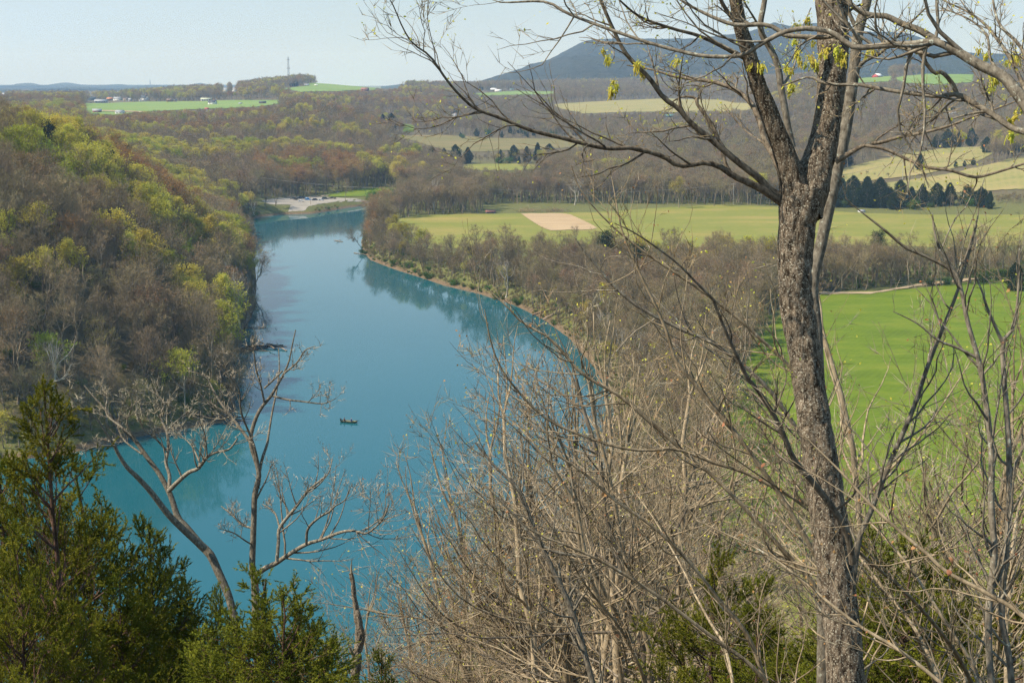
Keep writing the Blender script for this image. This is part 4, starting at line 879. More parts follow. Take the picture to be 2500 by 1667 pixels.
bank_row([(-20, 1126), (60, 1120), (150, 1112), (240, 1088), (310, 1070), (420, 1052), (500, 1040), (545, 1030), (572, 1004), (575, 950), (568, 895)], ['at the left frame edge', 'behind the pointed near cedar', 'behind the leaning bare tree', 'near the lower point', 'above the lower point'], 5.5, (11, 18), 33, 'lower left bank', 2, 3.5)
cnt = {}; single = np.zeros(len(bx), bool)
for i in order:
    k = bk[i]
    if not infr[i] or cnt.get(k, 0) >= LIMIT[k]: continue
    cnt[k] = cnt.get(k, 0) + 1; single[i] = True
    r1, g1 = region(bx[i], by[i], bd[i], bs_[i])
    plant(k, bx[i], by[i], bsz[i], unique_label(KIND[k][2], bx[i], by[i], float(H(bx[i], by[i])) + 8, KIND[k][2] + ' ' + r1), KIND[k][0].replace('_', ' ') + 's, ' + KIND[k][2].split()[0] + ', ' + g1, rng=rng, tilt=(rng.normal() * .05, rng.normal() * .05))

# everything farther is one wood, instanced by geometry nodes
fx, fy, fd, fs, fw, rng2 = wood_points(60000, 1300, 4200, 15); fh = HMAX
keep = thin(fx, fy, 8.0); fx, fy, fd, fs, fh = fx[keep], fy[keep], fd[keep], fs[keep], fh[keep]
fz = np.array(H(fx, fy)); fk = species(fx, fy, fd, fs, rng2)
m_ = ~single; fsz = rng2.uniform(1.0, 1.5, len(fx)); fk = np.where(fh < 9, 'shrub', fk); fsz = np.where(fh < 9, np.minimum(fsz, fh / 6.5), np.minimum(fsz, fh / 17.0))
ux, uy, ud, us, uw, rng3 = wood_points(90000, 190, 1150, 25)
ok = uw | ((us < 55) & (ux > -20) & (ud < 1010)) | (us < 16) | ((ux < -20) & (ud < 720) & (rng3.random(len(ux)) < .35))
keep = np.where(ok)[0]; keep = keep[thin(ux[keep], uy[keep], 3.0)]; ux, uy, us = ux[keep], uy[keep], us[keep]
uk = np.where(rng3.random(len(ux)) < .16, 'bush', 'shrub').astype(object); usz = np.where(uk == 'bush', rng3.uniform(.5, 1.1, len(ux)), rng3.uniform(.35, .85, len(ux)))
# ragged fringe of brush on the lip of the right bank
ei = np.array([i for i in range(len(RIVER_PX)) if 880 < RIVER_PX[i][0] < 1520 and 560 < RIVER_PX[i][1] < 1150]); EP = RP[ei]; EL = np.concatenate([[0], np.cumsum(np.hypot(*np.diff(EP, axis=0).T))]); t_ = rng3.uniform(0, EL[-1], 620)
ex = np.interp(t_, EL, EP[:, 0]) + rng3.normal(size=620) * 2.6; ey = np.interp(t_, EL, EP[:, 1]) + rng3.normal(size=620) * 2.6; es = river_sd(ex, ey); q_ = (es > .3) & (es < 6.5); ex, ey = ex[q_], ey[q_]
ek = rng3.choice(np.array(['shrub', 'bush', 'shrub'], object), len(ex)); esz = np.where(ek == 'bush', rng3.uniform(.3, .75, len(ex)), rng3.uniform(.25, .6, len(ex)))
ux = np.concatenate([ux, ex]); uy = np.concatenate([uy, ey]); uk = np.concatenate([uk, ek]); usz = np.concatenate([usz, esz])
gx = np.concatenate([bx[m_], fx, ux]); gy = np.concatenate([by[m_], fy, uy]); gk = np.concatenate([bk[m_], fk, uk]); gs = np.concatenate([bsz[m_], fsz, usz])
keys = []; shapes = bpy.data.collections.new('wood_shapes')
for k in PROTO:
    for j, (w, c) in enumerate(PROTO[k]):
        nm = 'shape_%02d' % len(keys); keys.append(k)
        a = Geo()
        def arr(me):
            v = np.empty(len(me.vertices) * 3, np.float32); me.vertices.foreach_get('co', v)
            lt = np.empty(len(me.polygons), np.int32); me.polygons.foreach_get('loop_total', lt); lv = np.empty(len(me.loops), np.int32); me.loops.foreach_get('vertex_index', lv)
            mi = np.empty(len(me.polygons), np.int32); me.polygons.foreach_get('material_index', mi); st = np.concatenate([[0], np.cumsum(lt)[:-1]])
            t = lv[st[lt == 3][:, None] + np.arange(3)]; q = lv[st[lt == 4][:, None] + np.arange(4)]
            return v.reshape(-1, 3), t, q, mi[lt == 3], mi[lt == 4]
        v1, t1, q1, mt1, mq1 = arr(w); v2, t2, q2, mt2, mq2 = arr(c); o_ = len(v1)
        me = mesh_data(nm, np.concatenate([v1, v2]), np.concatenate([t1, t2 + o_]), np.concatenate([q1, q2 + o_]), list(w.materials) + list(c.materials), np.concatenate([mt1, mt2 + 1]), np.concatenate([mq1, mq2 + 1]))
        shapes.objects.link(bpy.data.objects.new(nm, me))
keys = np.array(keys)
pick = np.zeros(len(gx), np.int32)
for k in set(gk):
    opts = np.where(keys == k)[0]; w = gk == k; pick[w] = rng2.choice(opts, w.sum())
pm = mesh_data('far_woods', np.stack([gx, gy, np.array(H(gx, gy)) - .1], 1))
at1 = pm.attributes.new('pick', 'INT', 'POINT'); at1.data.foreach_set('value', pick)
at2 = pm.attributes.new('spin', 'FLOAT_VECTOR', 'POINT'); sp = np.zeros((len(gx), 3), np.float32); sp[:, 2] = rng2.uniform(0, 6.28, len(gx)); at2.data.foreach_set('vector', sp.ravel())
at3 = pm.attributes.new('size', 'FLOAT', 'POINT'); at3.data.foreach_set('value', gs.astype(np.float32))
woods = obj('far_woods', pm); tag(woods, 'mixed bare and budding woodland covering the far slopes and valley', kind='stuff')
ng = bpy.data.node_groups.new('wood', 'GeometryNodeTree')
ng.interface.new_socket('Geometry', in_out='INPUT', socket_type='NodeSocketGeometry'); ng.interface.new_socket('Geometry', in_out='OUTPUT', socket_type='NodeSocketGeometry')
gi = ng.nodes.new('NodeGroupInput'); go = ng.nodes.new('NodeGroupOutput'); ip = ng.nodes.new('GeometryNodeInstanceOnPoints')
ci = ng.nodes.new('GeometryNodeCollectionInfo'); ci.inputs['Collection'].default_value = shapes; ci.inputs['Separate Children'].default_value = True; ci.inputs['Reset Children'].default_value = True
def attr(name, t):
    n = ng.nodes.new('GeometryNodeInputNamedAttribute'); n.data_type = t; n.inputs['Name'].default_value = name
    return [s for s in n.outputs if s.enabled and s.name == 'Attribute'][0]
ip.inputs['Pick Instance'].default_value = True
ng.links.new(gi.outputs[0], ip.inputs['Points']); ng.links.new(ci.outputs[0], ip.inputs['Instance']); ng.links.new(attr('pick', 'INT'), ip.inputs['Instance Index'])
ng.links.new(attr('spin', 'FLOAT_VECTOR'), ip.inputs['Rotation']); ng.links.new(attr('size', 'FLOAT'), ip.inputs['Scale']); ng.links.new(ip.outputs[0], go.inputs[0])
woods.modifiers.new('wood', 'NODES').node_group = ng
print('SINGLES', cnt, 'REST', len(gx))
# ------------------------------------------------------------------ near hillside: young trees and shrubs on the bluff
def slope_tree(seed, h=18, spread=.9, twigs=1300, buds=240, budm=1, tw=.014, stems=1, rt=.11, up=.05, limbs=15):
    rng = np.random.default_rng(seed); wood = Geo(); crown = Geo(); K = 12
    P = np.zeros((stems, K, 3)); z = np.linspace(0, h * .72, K)
    for s in range(stems):
        a = rng.uniform(0, 6.28); sp = (.10 if stems > 1 else .04) * h
        w = np.cumsum(rng.normal(size=(K, 2)) * h * .007, 0); w[0] = 0
        P[s, :, 0] = w[:, 0] + np.cos(a) * sp * (z / z[-1]) ** 1.2; P[s, :, 1] = w[:, 1] + np.sin(a) * sp * (z / z[-1]) ** 1.2; P[s, :, 2] = z * rng.uniform(.85, 1)
    P[:, 0, 2] = -.5
    R = (rt * np.linspace(1, .35, K))[None] * rng.uniform(.8, 1.1, (stems, 1))
    wood.tubes(P, R, 7, 0)
    top, rtp = grow(rng, P, R, 3 * stems, (.97, 1), (5, 25), (.3, .45), 8, .08, .1, .8, .8)
    L1, R1 = grow(rng, P, R, limbs * stems, (.25, 1), (35, 80), (.40 * spread, .75 * spread), 9, up, .13, .5, .8)
    L1 = np.concatenate([L1, np.concatenate([top, top[:, -1:]], 1)[:, :9]]); R1 = np.concatenate([R1, np.concatenate([rtp, rtp[:, -1:]], 1)[:, :9]]); wood.tubes(L1, R1, 5, 0)
    L2, R2_ = grow(rng, L1, R1, int(len(L1) * 5), (.2, 1), (25, 60), (.3, .6), 6, .07, .16, .5, .7, minlen=.5, rmin=.006); wood.tubes(L2, R2_, 4, 0)
    L3, R3 = grow(rng, L2, R2_, int(len(L2) * 1.7), (.15, 1), (25, 60), (.35, .7), 4, .06, .18, .6, .6, minlen=.3, rmin=.0045); crown.tubes(L3, R3, 3, 0)
    p, t = along(rng, L3, twigs, (.2, 1)); d = unit(t * .8 + rng.normal(size=p.shape) * .5 + [0, 0, .2]); ln = rng.uniform(.18, .5, (twigs, 1)); crown.blades(p, p + d * ln, tw, 0, rng)
    if buds:
        k = rng.integers(0, twigs, buds); crown.leaves(p[k] + d[k] * ln[k], .06, 1, rng)
    return wood, crown
SP = [proto('slope', slope_tree(300, 18, .9), M['bark_sapling'], [M['twig_light'], M['catkin']]),
      proto('slope', slope_tree(301, 17, 1.05, buds=300), M['bark_brown'], [M['twig_grey'], M['dead_leaf']]),
      proto('slope', slope_tree(302, 16, .8, stems=2), M['bark_sapling'], [M['twig_light'], M['catkin']]),
      proto('slope', slope_tree(303, 18, 1.0, buds=900), M['bark_brown'], [M['twig_tan'], M['leaf_olive']]),
      proto('slope', slope_tree(304, 17, .85, stems=3, rt=.085), M['bark_sapling'], [M['twig_tan'], M['catkin']]),
      proto('whip', slope_tree(310, 9, .9, stems=4, rt=.035, twigs=1500, limbs=9, up=.2, buds=420), M['bark_sapling'], [M['twig_light'], M['catkin']]),
      proto('whip', slope_tree(311, 8, .9, stems=5, rt=.03, twigs=1400, limbs=8, up=.2, buds=260), M['bark_sapling'], [M['twig_tan'], M['dead_leaf']])]
KIND['slope'] = ('young_tree', 'tree', 'bare young tree'); KIND['whip'] = ('sapling', 'sapling', 'thin many-stemmed sapling')
def slope_at(kind, dx, dtop, d, label, group=None, which=0, tilt=None, hmax=30):
    r = ray(dx * DS, dtop * DS); hh = np.hypot(r[0], r[1]); x, y = r[0] / hh * d, r[1] / hh * d
    hg = min(EYE[2] + r[2] / hh * d - H(x, y), hmax)
    return plant(kind, x, y, hg / PH[kind][which], label, group, which=which, tilt=tilt)

# lower middle: crowns against the water
for k, (dx, t, d, w, lb) in enumerate([
    (862, 1300, 82, 0, 'slim pale young tree just right of the snag'), (925, 1250, 96, 3, 'budding young tree with olive tips right of the snag'), (970, 1206, 104, 4, 'several-stemmed young tree at the middle of the near shore'),
    (1040, 1200, 112, 1, 'young tree with rounded crown against the teal water'), (1095, 1165, 118, 3, 'bushy young tree below the boat, at right'), (1165, 1040, 74, 0, 'tall pale young tree leaning over the near water'),
    (1010, 1290, 68, 2, 'young tree with yellow catkins in the lower middle'), (950, 1350, 60, 4, 'low young tree in front of the near shore, with many stems'), (1120, 1260, 62, 2, 'two-stemmed young tree with yellow catkins, lower middle'),
    (1215, 1120, 88, 1, 'bare young tree behind the tall leaning pale one'), (1180, 1330, 52, 3, 'olive budded young tree low in the middle'), (1270, 1030, 70, 4, 'several-stemmed young tree where the water ends at right'),
    (790, 1400, 75, 3, 'olive budded young tree left of the snag')]):
    slope_at('slope', dx, t, d, lb, 'young trees on the near shore', w, tilt=(RNG.normal() * .1 - .02, RNG.normal() * .08))
# right side: the tangle of the bluff
for k, (dx, t, d, w, lb) in enumerate([
    (1300, 690, 46, 0, 'pale young tree rising in front of the river bend logs'), (1395, 640, 44, 2, 'two-stemmed young tree with catkins before the thicket'), (1480, 610, 47, 1, 'young tree with a few rusty leaves left of the big trunk'),
    (1560, 640, 40, 0, 'pale young tree halfway between bend and big trunk'), (1640, 590, 43, 3, 'olive budded young tree close left of the big trunk'), (1715, 600, 36, 4, 'several-stemmed young tree beside the big trunk'),
    (1350, 860, 58, 1, 'young tree with rusty leaves in the middle of the tangle'), (1450, 900, 62, 3, 'olive budded young tree in the middle of the tangle'), (1560, 880, 66, 0, 'pale straight young tree in the middle of the tangle'),
    (1680, 860, 70, 2, 'two-stemmed young tree left of the big trunk, farther down'), (1330, 1080, 78, 4, 'several-stemmed young tree above the small lawn'), (1420, 1060, 84, 0, 'pale young tree above the small lawn'),
    (1520, 1090, 90, 1, 'young tree with rusty leaves above the small lawn'), (1620, 1050, 88, 3, 'olive budded young tree above the small lawn, right'), (1240, 1230, 76, 2, 'catkin hung young tree at the left end of the lawn'),
    (1195, 905, 56, 4, 'several-stemmed young tree leaning over the water edge at the bend'), (1235, 800, 52, 0, 'pale young tree before the mid-river water, leftmost tall one'), (1250, 740, 50, 1, 'young tree with rusty leaves before the bend'), (1285, 880, 62, 3, 'olive budded young tree before the bend'),
    (1330, 730, 52, 2, 'two-stemmed young tree right of the bend logs'), (1375, 790, 57, 0, 'pale young tree between the bend and the thicket'), (1425, 710, 51, 4, 'several-stemmed young tree before the thicket'), (1500, 760, 57, 1, 'young tree with rusty leaves before the thicket'),
    (1190, 980, 66, 2, 'two-stemmed young tree with catkins above the near shore'), (1250, 930, 70, 0, 'pale young tree above the near shore'), (1320, 960, 68, 3, 'olive budded young tree above the near shore'),
    (1930, 940, 50, 1, 'young tree with rusty leaves close right of the big trunk'), (2010, 980, 46, 4, 'several-stemmed young tree across the near part of the meadow'), (2170, 900, 44, 3, 'olive budded young tree across the near part of the meadow'), (2240, 860, 42, 0, 'pale young tree across the near part of the meadow'), (2310, 900, 40, 1, 'young tree with rusty leaves by the white birch-like stem'),
    (1960, 1080, 58, 0, 'pale young tree low beside the big trunk'), (2060, 1130, 52, 1, 'young tree with rusty leaves below the straight slanting stem'), (2140, 1020, 50, 3, 'olive budded young tree in the lower meadow edge'), (2230, 1060, 48, 4, 'several-stemmed young tree at the lower meadow edge'), (2330, 1080, 46, 0, 'pale young tree at the lower right edge'),
    (1980, 900, 52, 3, 'yellow budded young tree before the vivid meadow'), (2040, 760, 40, 0, 'pale young tree right of the big trunk before the meadow'), (2110, 880, 48, 1, 'young tree with rusty leaves before the meadow'),
    (2190, 620, 34, 0, 'pale young tree at right before the meadow'), (2140, 480, 30, 1, 'tall speckled young tree at right reaching the knolls'), (2260, 420, 29, 0, 'tallest speckled young tree at right reaching the knolls'),
    (2330, 520, 27, 4, 'several-stemmed young tree at the right edge'), (2390, 440, 30, 2, 'two-stemmed young tree cut by the right edge'), (2080, 1050, 66, 3, 'olive budded young tree low before the meadow'),
    (2290, 980, 56, 1, 'young tree with rusty leaves low at right'), (2200, 1120, 70, 4, 'several-stemmed young tree low at right'), (1800, 1000, 60, 0, 'pale young tree seen behind the foot of the big trunk')]):
    slope_at('slope', dx, t, d, lb, 'young trees on the bluff', w, tilt=(RNG.normal() * .1 - (.2 if dx > 1340 else .02), RNG.normal() * .08))
_wl = ['left of the lawn', 'over the lawn', 'beside the big trunk', 'right of the big trunk', 'in the lower right corner']
for k in range(16):
    dx = RNG.uniform(1130, 2400); d = RNG.uniform(45, 70) if dx > 1300 else RNG.uniform(40, 80)
    if dx < 1330: t = RNG.uniform(1250, 1500)
    else: t = np.interp(dx, [1330, 1500, 1800, 2352], [1000, 850, 850, 800]) + RNG.uniform(0, 500)
    r = ray(dx * DS, t * DS); hh = np.hypot(r[0], r[1]); x, y = r[0] / hh * d, r[1] / hh * d
    hg = EYE[2] + r[2] / hh * d - H(x, y)
    if hg < 4: continue
    z0 = None
    if hg > 14: continue
    reg = _wl[0 if dx < 1300 else 1 if dx < 1650 else 2 if dx < 1880 else 3 if dx < 2150 else 4]
    plant('whip', x, y, hg / PH['whip'][k % 2], unique_label('thin many-stemmed sapling', x, y, float(H(x, y)) + hg * .7, 'thin many-stemmed sapling in the tangle ' + reg), 'saplings in the tangle, ' + reg, which=k % 2, tilt=(RNG.normal() * .1, RNG.normal() * .1))
for k in range(60):
    dx = RNG.uniform(1250, 2450); d = RNG.uniform(60, 165); r = ray(dx * DS, 1400); hh = np.hypot(r[0], r[1]); x, y = r[0] / hh * d, r[1] / hh * d
    reg = _wl[0 if dx < 1300 else 1 if dx < 1650 else 2 if dx < 1880 else 3 if dx < 2150 else 4]
    kd = 'shrub' if k % 3 == 0 else 'bush'
    if 1310 < dx < 1680: continue
    plant(kd, x, y, RNG.uniform(.6, 1.1), unique_label(KIND[kd][2], x, y, float(H(x, y)) + 2, KIND[kd][2] + ' low on the bluff ' + reg), KIND[kd][0].replace('_', ' ') + 'es low on the bluff, ' + reg)

# small lawn at the foot of the bluff
drape('lawn', np.array([(12, 190), (40, 178), (75, 176), (95, 200), (85, 235), (45, 250), (22, 238)]), 1.5, M['grass_field'], .25, 'small shaded lawn at the foot of the bluff', keep=False)

# ------------------------------------------------------------------ near cedars
def cedar_near(seed, h=10, w=2.6, n1=64, bare=.18, dens=1.0):
    rng = np.random.default_rng(seed); wood = Geo(); crown = Geo()
    z = np.linspace(-.5, h, 16); P = np.zeros((1, 16, 3)); P[0, :, 2] = z; P[0, :, :2] = np.cumsum(rng.normal(size=(16, 2)) * .035, 0)
    wood.tubes(P, (.0105 * h * np.linspace(1, .08, 16) ** .9)[None], 8, 0)
    t = np.sort(rng.uniform(.10, .98, n1)); K = 7; a = rng.uniform(0, 6.283, n1)
    prof = w * np.minimum(1, (1.02 - t) / .72) ** .8 * rng.uniform(.65, 1.15, n1) + .15
    L1 = np.empty((n1, K, 3)); x = t * 14.99; i = x.astype(int); L1[:, 0] = P[0, i] + (P[0, i + 1] - P[0, i]) * (x - i)[:, None]
    d = unit(np.stack([np.cos(a), np.sin(a), np.interp(t, [0, .5, 1], [.25, .55, 1.3])], 1))
    for k in range(1, K):
        d = unit(d + rng.normal(size=d.shape) * .11 + [0, 0, .10]); L1[:, k] = L1[:, k - 1] + d * (prof / (K - 1))[:, None]
    R1 = (.006 + .011 * prof)[:, None] * np.linspace(1, .25, K); wood.tubes(L1, R1, 4, 0)
    L2, R2_ = grow(rng, L1, R1, int(n1 * 15 * dens), (.28, 1), (25, 55), (.3, .6), 5, .10, .12, .5, .7, minlen=.25, rmin=.004)
    L2 = np.concatenate([L2]); wood.tubes(L2, R2_, 3, 0)
    # some limbs inside stay bare: grey dead twigs
    L3, R3 = grow(rng, L2, R2_, int(len(L2) * 5), (.15, 1), (20, 50), (.45, .85), 4, .06, .12, .5, .6, minlen=.22, rmin=.003)
    rad = np.hypot(L3[:, -1, 0], L3[:, -1, 1]) / (w * np.clip((1.02 - L3[:, -1, 2] / h) / .72, .12, 1) ** .8 + .1)
    dead = (rad < .38) & (L3[:, -1, 2] < h * .8) | (L3[:, -1, 2] < h * bare) & (rng.random(len(L3)) < .6)
    wood.tubes(L3[dead], R3[dead], 3, 1)
    tp = P[:, 11:]; G = np.concatenate([L3[~dead], np.repeat(tp[:, [0, 1, 2, 4]], 60, 0), np.repeat(L1[:, -4:], 2, 0)]); nb = int(len(G) * 33)
    p, tt = along(rng, G, nb, (0, 1)); dd = unit(tt * 1.0 + rng.normal(size=p.shape) * .6 + [0, 0, .10]); ln = rng.uniform(.03, .085, (nb, 1))
    crown.blades(p, p + dd * ln, .022, 0, rng)
    return wood, crown
CED = []
for s, (h, w, n1) in enumerate([(11, 2.9, 92), (9.5, 2.5, 74), (9, 2.9, 66)]):
    a, c = cedar_near(400 + s, h, w, n1); CED.append((a.mesh('near_cedar_trunk', [M['bark_cedar'], M['twig_grey']]), c.mesh('near_cedar_crown', [M['cedar_leaf']]), h))
def near_cedar(dx, dtop, d, label, which, group, rot, sxy=1.0):
    r = ray(dx * DS, dtop * DS); hh = np.hypot(r[0], r[1]); x, y = r[0] / hh * d, r[1] / hh * d; zt = EYE[2] + r[2] / hh * d
    a, c, h = CED[which]; hg = zt - H(x, y); s = hg / h
    o = empty('cedar_tree', (x, y, H(x, y)), rot, 1, label, 'tree', group); s2 = max(s, .75) * sxy
    o.scale = (min(s2, 1.35), min(s2, 1.35), s)
    obj('trunk', a, o); obj('crown', c, o); PLANTED.append((x, y)); return o
near_cedar(112, 892, 27, 'tallest near cedar at lower left, with a pointed top', 0, 'near cedars at lower left', .4)
near_cedar(205, 1085, 30, 'near cedar with a drooping top right of the tallest one', 2, 'near cedars at lower left', 2.0)
near_cedar(20, 1075, 31, 'near cedar cut by the left edge', 1, 'near cedars at lower left', 3.3, 1.1)
near_cedar(325, 1210, 30, 'dark near cedar between the tallest cedar and the leaning tree', 1, 'near cedars at lower left', 1.1, .9)
near_cedar(400, 1345, 33, 'ragged dark near cedar in the gap left of the forked bare trees', 2, 'near cedars at lower left', 5.1, .8)
near_cedar(580, 1330, 23, 'olive-tipped near cedar at the foot of the forked bare trees', 2, 'near cedars at lower left', 4.2, 1.15)
near_cedar(660, 1365, 22, 'round olive-tipped near cedar right of the forked bare trees', 2, 'near cedars at lower left', .2, 1.1)
near_cedar(500, 1350, 34, 'small near cedar just left of the leaning bare trunk', 0, 'near cedars at lower left', 2.2, .7)
near_cedar(55, 1230, 24, 'near cedar in front of the tallest one at the bottom left', 2, 'near cedars at lower left', 1.7, .9)
near_cedar(265, 1330, 26, 'near cedar at the bottom below the drooping one', 0, 'near cedars at lower left', 3.0, .9)
near_cedar(440, 1460, 27, 'near cedar at the bottom edge under the leaning trunk', 1, 'near cedars at lower left', 2.4, .9)
near_cedar(690, 1450, 27, 'near cedar at the bottom edge right of the forked bare trees', 0, 'near cedars at lower left', 1.2, .9)
near_cedar(760, 1495, 27, 'low near cedar left of the snag foot', 2, 'near cedars at lower left', 2.9, .8)
near_cedar(870, 1505, 28, 'low near cedar covering the snag foot', 1, 'near cedars at lower left', 1.6, .7)
near_cedar(1660, 1290, 30, 'green cedar in the tangle left of the big trunk foot', 2, 'cedars behind the tangle', .9, 1.1)
near_cedar(1760, 1340, 28, 'green cedar directly left of the big trunk foot', 1, 'cedars behind the tangle', 3.9, 1.1)
near_cedar(2000, 1220, 27, 'green cedar close right of the big trunk foot', 0, 'cedars behind the tangle', 2.6, 1.2)
near_cedar(2090, 1260, 25, 'broad green cedar in the tangle at lower right', 2, 'cedars behind the tangle', 5.5, 1.2)
near_cedar(2200, 1320, 27, 'dark cedar deep in the lower right tangle', 1, 'cedars behind the tangle', 4.4, 1.2)
near_cedar(2330, 1320, 24, 'green cedar at the lower right edge', 0, 'cedars behind the tangle', 1.9, 1.2)
near_cedar(1290, 1470, 90, 'small cedar at the left end of the lawn', 1, 'cedars behind the tangle', 1.2, 1.1)

# ------------------------------------------------------------------ traced trees
def traced(pts, d0, d1=None, n=None, ext=False):
    """pts: (px, py, width) in photo pixels; the depth runs from d0 to d1 along the line"""
    p = np.array(pts, float); n = n or max(8, min(40, len(p) * 3)); c = catmull(p, n)
    s = np.concatenate([[0], np.cumsum(np.hypot(*np.diff(c[:, :2], axis=0).T))]); s /= s[-1]
    dep = d0 + ((d1 if d1 is not None else d0) - d0) * s
    P = at(c[:, 0], c[:, 1], dep); R = np.maximum(c[:, 2], .8) / 2 * dep / F
    if ext:                                     # carry the foot down to the ground
        b = P[0].copy(); v = P[0] - P[2]; v /= abs(v[2]) + 1e-6
        for _ in range(60):
            if b[2] < H(b[0], b[1]) - .2: break
            b = b + np.array([v[0] * .5, v[1] * .5, -1]) * .25
        k = 6; E = P[0] + (b - P[0]) * np.linspace(1, 0, k, endpoint=False)[:, None]
        P = np.vstack([E, P]); R = np.concatenate([np.full(k, R[0]) * np.linspace(1.25, 1, k), R])
    return P, R
def resamp(P, R, K):
    s = np.linspace(0, len(P) - 1.001, K); i = s.astype(int); f = (s - i)[:, None]
    return P[i] * (1 - f) + P[i + 1] * f, R[i] * (1 - f[:, 0]) + R[i + 1] * f[:, 0]
def rough_tube(P, R, m, mats, sides=56, rings=None, amp=.10, seed=0, name='trunk', parent=None, fu=11, fv=2.2):
    """a tube with furrowed bark modelled into the surface"""
    L_ = np.linalg.norm(np.diff(P, axis=0), axis=1).sum(); K = rings or int(L_ / .022); P, R = resamp(P, R, K)
    g = Geo(); g.tubes(P, R, sides, 0, cap=True); V = g.V[0].reshape(-1, 3); n = K * sides; V3 = V[:n].reshape(K, sides, 3).copy()
    s = np.concatenate([[0], np.cumsum(np.linalg.norm(np.diff(P, axis=0), axis=1))])[:, None]; a = np.arange(sides)[None] / sides
    ca, sa = np.cos(a * 6.2832), np.sin(a * 6.2832)
    w = .35 * fbm(s * 3 + 0 * a, ca * 2 + sa * 3.7 + 0 * s, 3, seed)
    u = a * fu + w
    def per(fr, fs, sd): # periodic noise round the stem
        x = a * fr; n0 = vnoise(x + w * 2, s * fs + 0 * a, sd); n1 = vnoise(x - fr + w * 2, s * fs + 0 * a, sd); return n0 * (1 - a) + n1 * a
    f = 1 - np.abs(per(fu, fv, seed + 3) - .5) * 2; f2 = per(fu * 2.3, fv * 3.5, seed + 7); f3 = per(4, .9, seed + 11)
    disp = amp * (-1.0 * f ** 3 + .5 * f2 + .8 * (f3 - .5))
    V3 = P[:, None, :] + (V3 - P[:, None, :]) * (1 + disp[..., None])
    V = V.copy(); V[:n] = V3.reshape(-1, 3); g.V[0] = V
    return obj(name, g.mesh(name, mats), parent)

def dress(root, lines, rng, wood_m, twig_m, n1=9, n2=5, n3=4, lf=(.12, .34), up=.06, ang=(25, 65), tw=.006, name='branch', sides=6, wig=.17, bud=None, bud_n=0, bud_s=.03, maxlen=1.3):
    """each traced limb becomes a branch part with its own side branches and twigs; all the fine twigs together are one part"""
    fine = Geo(); tips = []
    for P, R in lines:
        g = Geo(); g.tubes(P, R, sides, 0)
        P1, R1 = resamp(P, R, 14); P1 = P1[None]; R1 = R1[None]
        ln = np.linalg.norm(np.diff(P1[0], axis=0), axis=1).sum(); a1 = max(3, int(n1 * ln / 2.0))
        L1, r1 = grow(rng, P1, R1, a1, (.12, 1), ang, lf, 8, up, wig, .5, .75, minlen=.22, maxlen=maxlen, rmin=.0028); g.tubes(L1, r1, 4, 0)
        L2, r2 = grow(rng, L1, r1, a1 * n2, (.15, 1), ang, (.3, .6), 6, up, wig, .55, .65, minlen=.12, rmin=.0022); g.tubes(L2, r2, 3, 0)
        obj(name, g.mesh(name, [wood_m]), root)
        p, t = along(rng, L2, a1 * n2 * n3, (.15, 1)); d = unit(t * .8 + rng.normal(size=p.shape) * .5 + [0, 0, .12]); l_ = rng.uniform(.05, .22, (len(p), 1)); fine.blades(p, p + d * l_, tw, 0, rng); tips.append(p + d * l_)
    tips = np.concatenate(tips) if tips else np.zeros((0, 3)); mats = [twig_m]
    if bud is not None and bud_n and len(tips):
        fine.leaves(tips[rng.integers(0, len(tips), bud_n)], bud_s, 1, rng); mats.append(bud)
    if fine.n: obj('twigs', fine.mesh('twigs', mats), root)['kind'] = 'stuff'
    return tips

def root_at(P, name, label, cat='tree', group=None):
    return empty(name, tuple(P), 0, 1, label, cat, group)
def local(root, lines):
    o = np.array(root.location); return [(P - o, R) for P, R in lines]

def foreground_tree(name, label, trunks, limbs, rng, wood_m, twig_m, rough=None, group=None, **kw):
    base = trunks[0][0][0]; root = root_at(base, name, label, group=group)
    for k, (P, R) in enumerate(local(root, trunks)):
        if rough: rough_tube(P, R, 0, [wood_m], name='trunk' if k == 0 else 'stem', parent=root, seed=int(rng.integers(900)), **rough)
        else:
            g = Geo(); g.tubes(P, R, 10, 0); obj('trunk' if k == 0 else 'stem', g.mesh('trunk', [wood_m]), root)
    tips = dress(root, local(root, limbs), rng, kw.pop('limb_m', wood_m), twig_m, **kw)
    return root, tips

# the big furrowed tree
M['bark_big'] = bark('furrowed_bark', (.028, .019, .012), (.20, .155, .11), 30, (1, 1, .3), 1.0, .40, .62, extra=((.42, .385, .30), 60, .55), dist=.02)
M['bark_limb'] = bark('limb_bark', (.06, .045, .032), (.25, .205, .15), 24, (1, 1, .5), .8, extra=((.36, .36, .29), 20, .62), dist=.01)
D0 = 14.0; HR = np.random.default_rng(55)
hero_tr = [traced([(2067, 1690, 90), (2052, 1488, 90), (2025, 1275, 92), (2003, 1116, 88), (1982, 988, 80), (1961, 850, 80), (1945, 744, 82), (1940, 638, 84), (1944, 560, 92), (1956, 495, 112), (1966, 460, 120)], D0, D0, 60, True),
           traced([(1952, 520, 92), (1940, 452, 74), (1918, 380, 54), (1881, 282, 46), (1852, 210, 41), (1831, 137, 37), (1809, 72, 33), (1795, 0, 30), (1775, -110, 24), (1760, -260, 15)], D0, D0 - .5, 40),
           traced([(1958, 520, 100), (1984, 440, 90), (2012, 343, 70), (2026, 253, 66), (2033, 163, 72), (2033, 72, 74), (2026, 0, 72), (2018, -110, 62), (2005, -300, 45)], D0, D0 + .5, 44)]
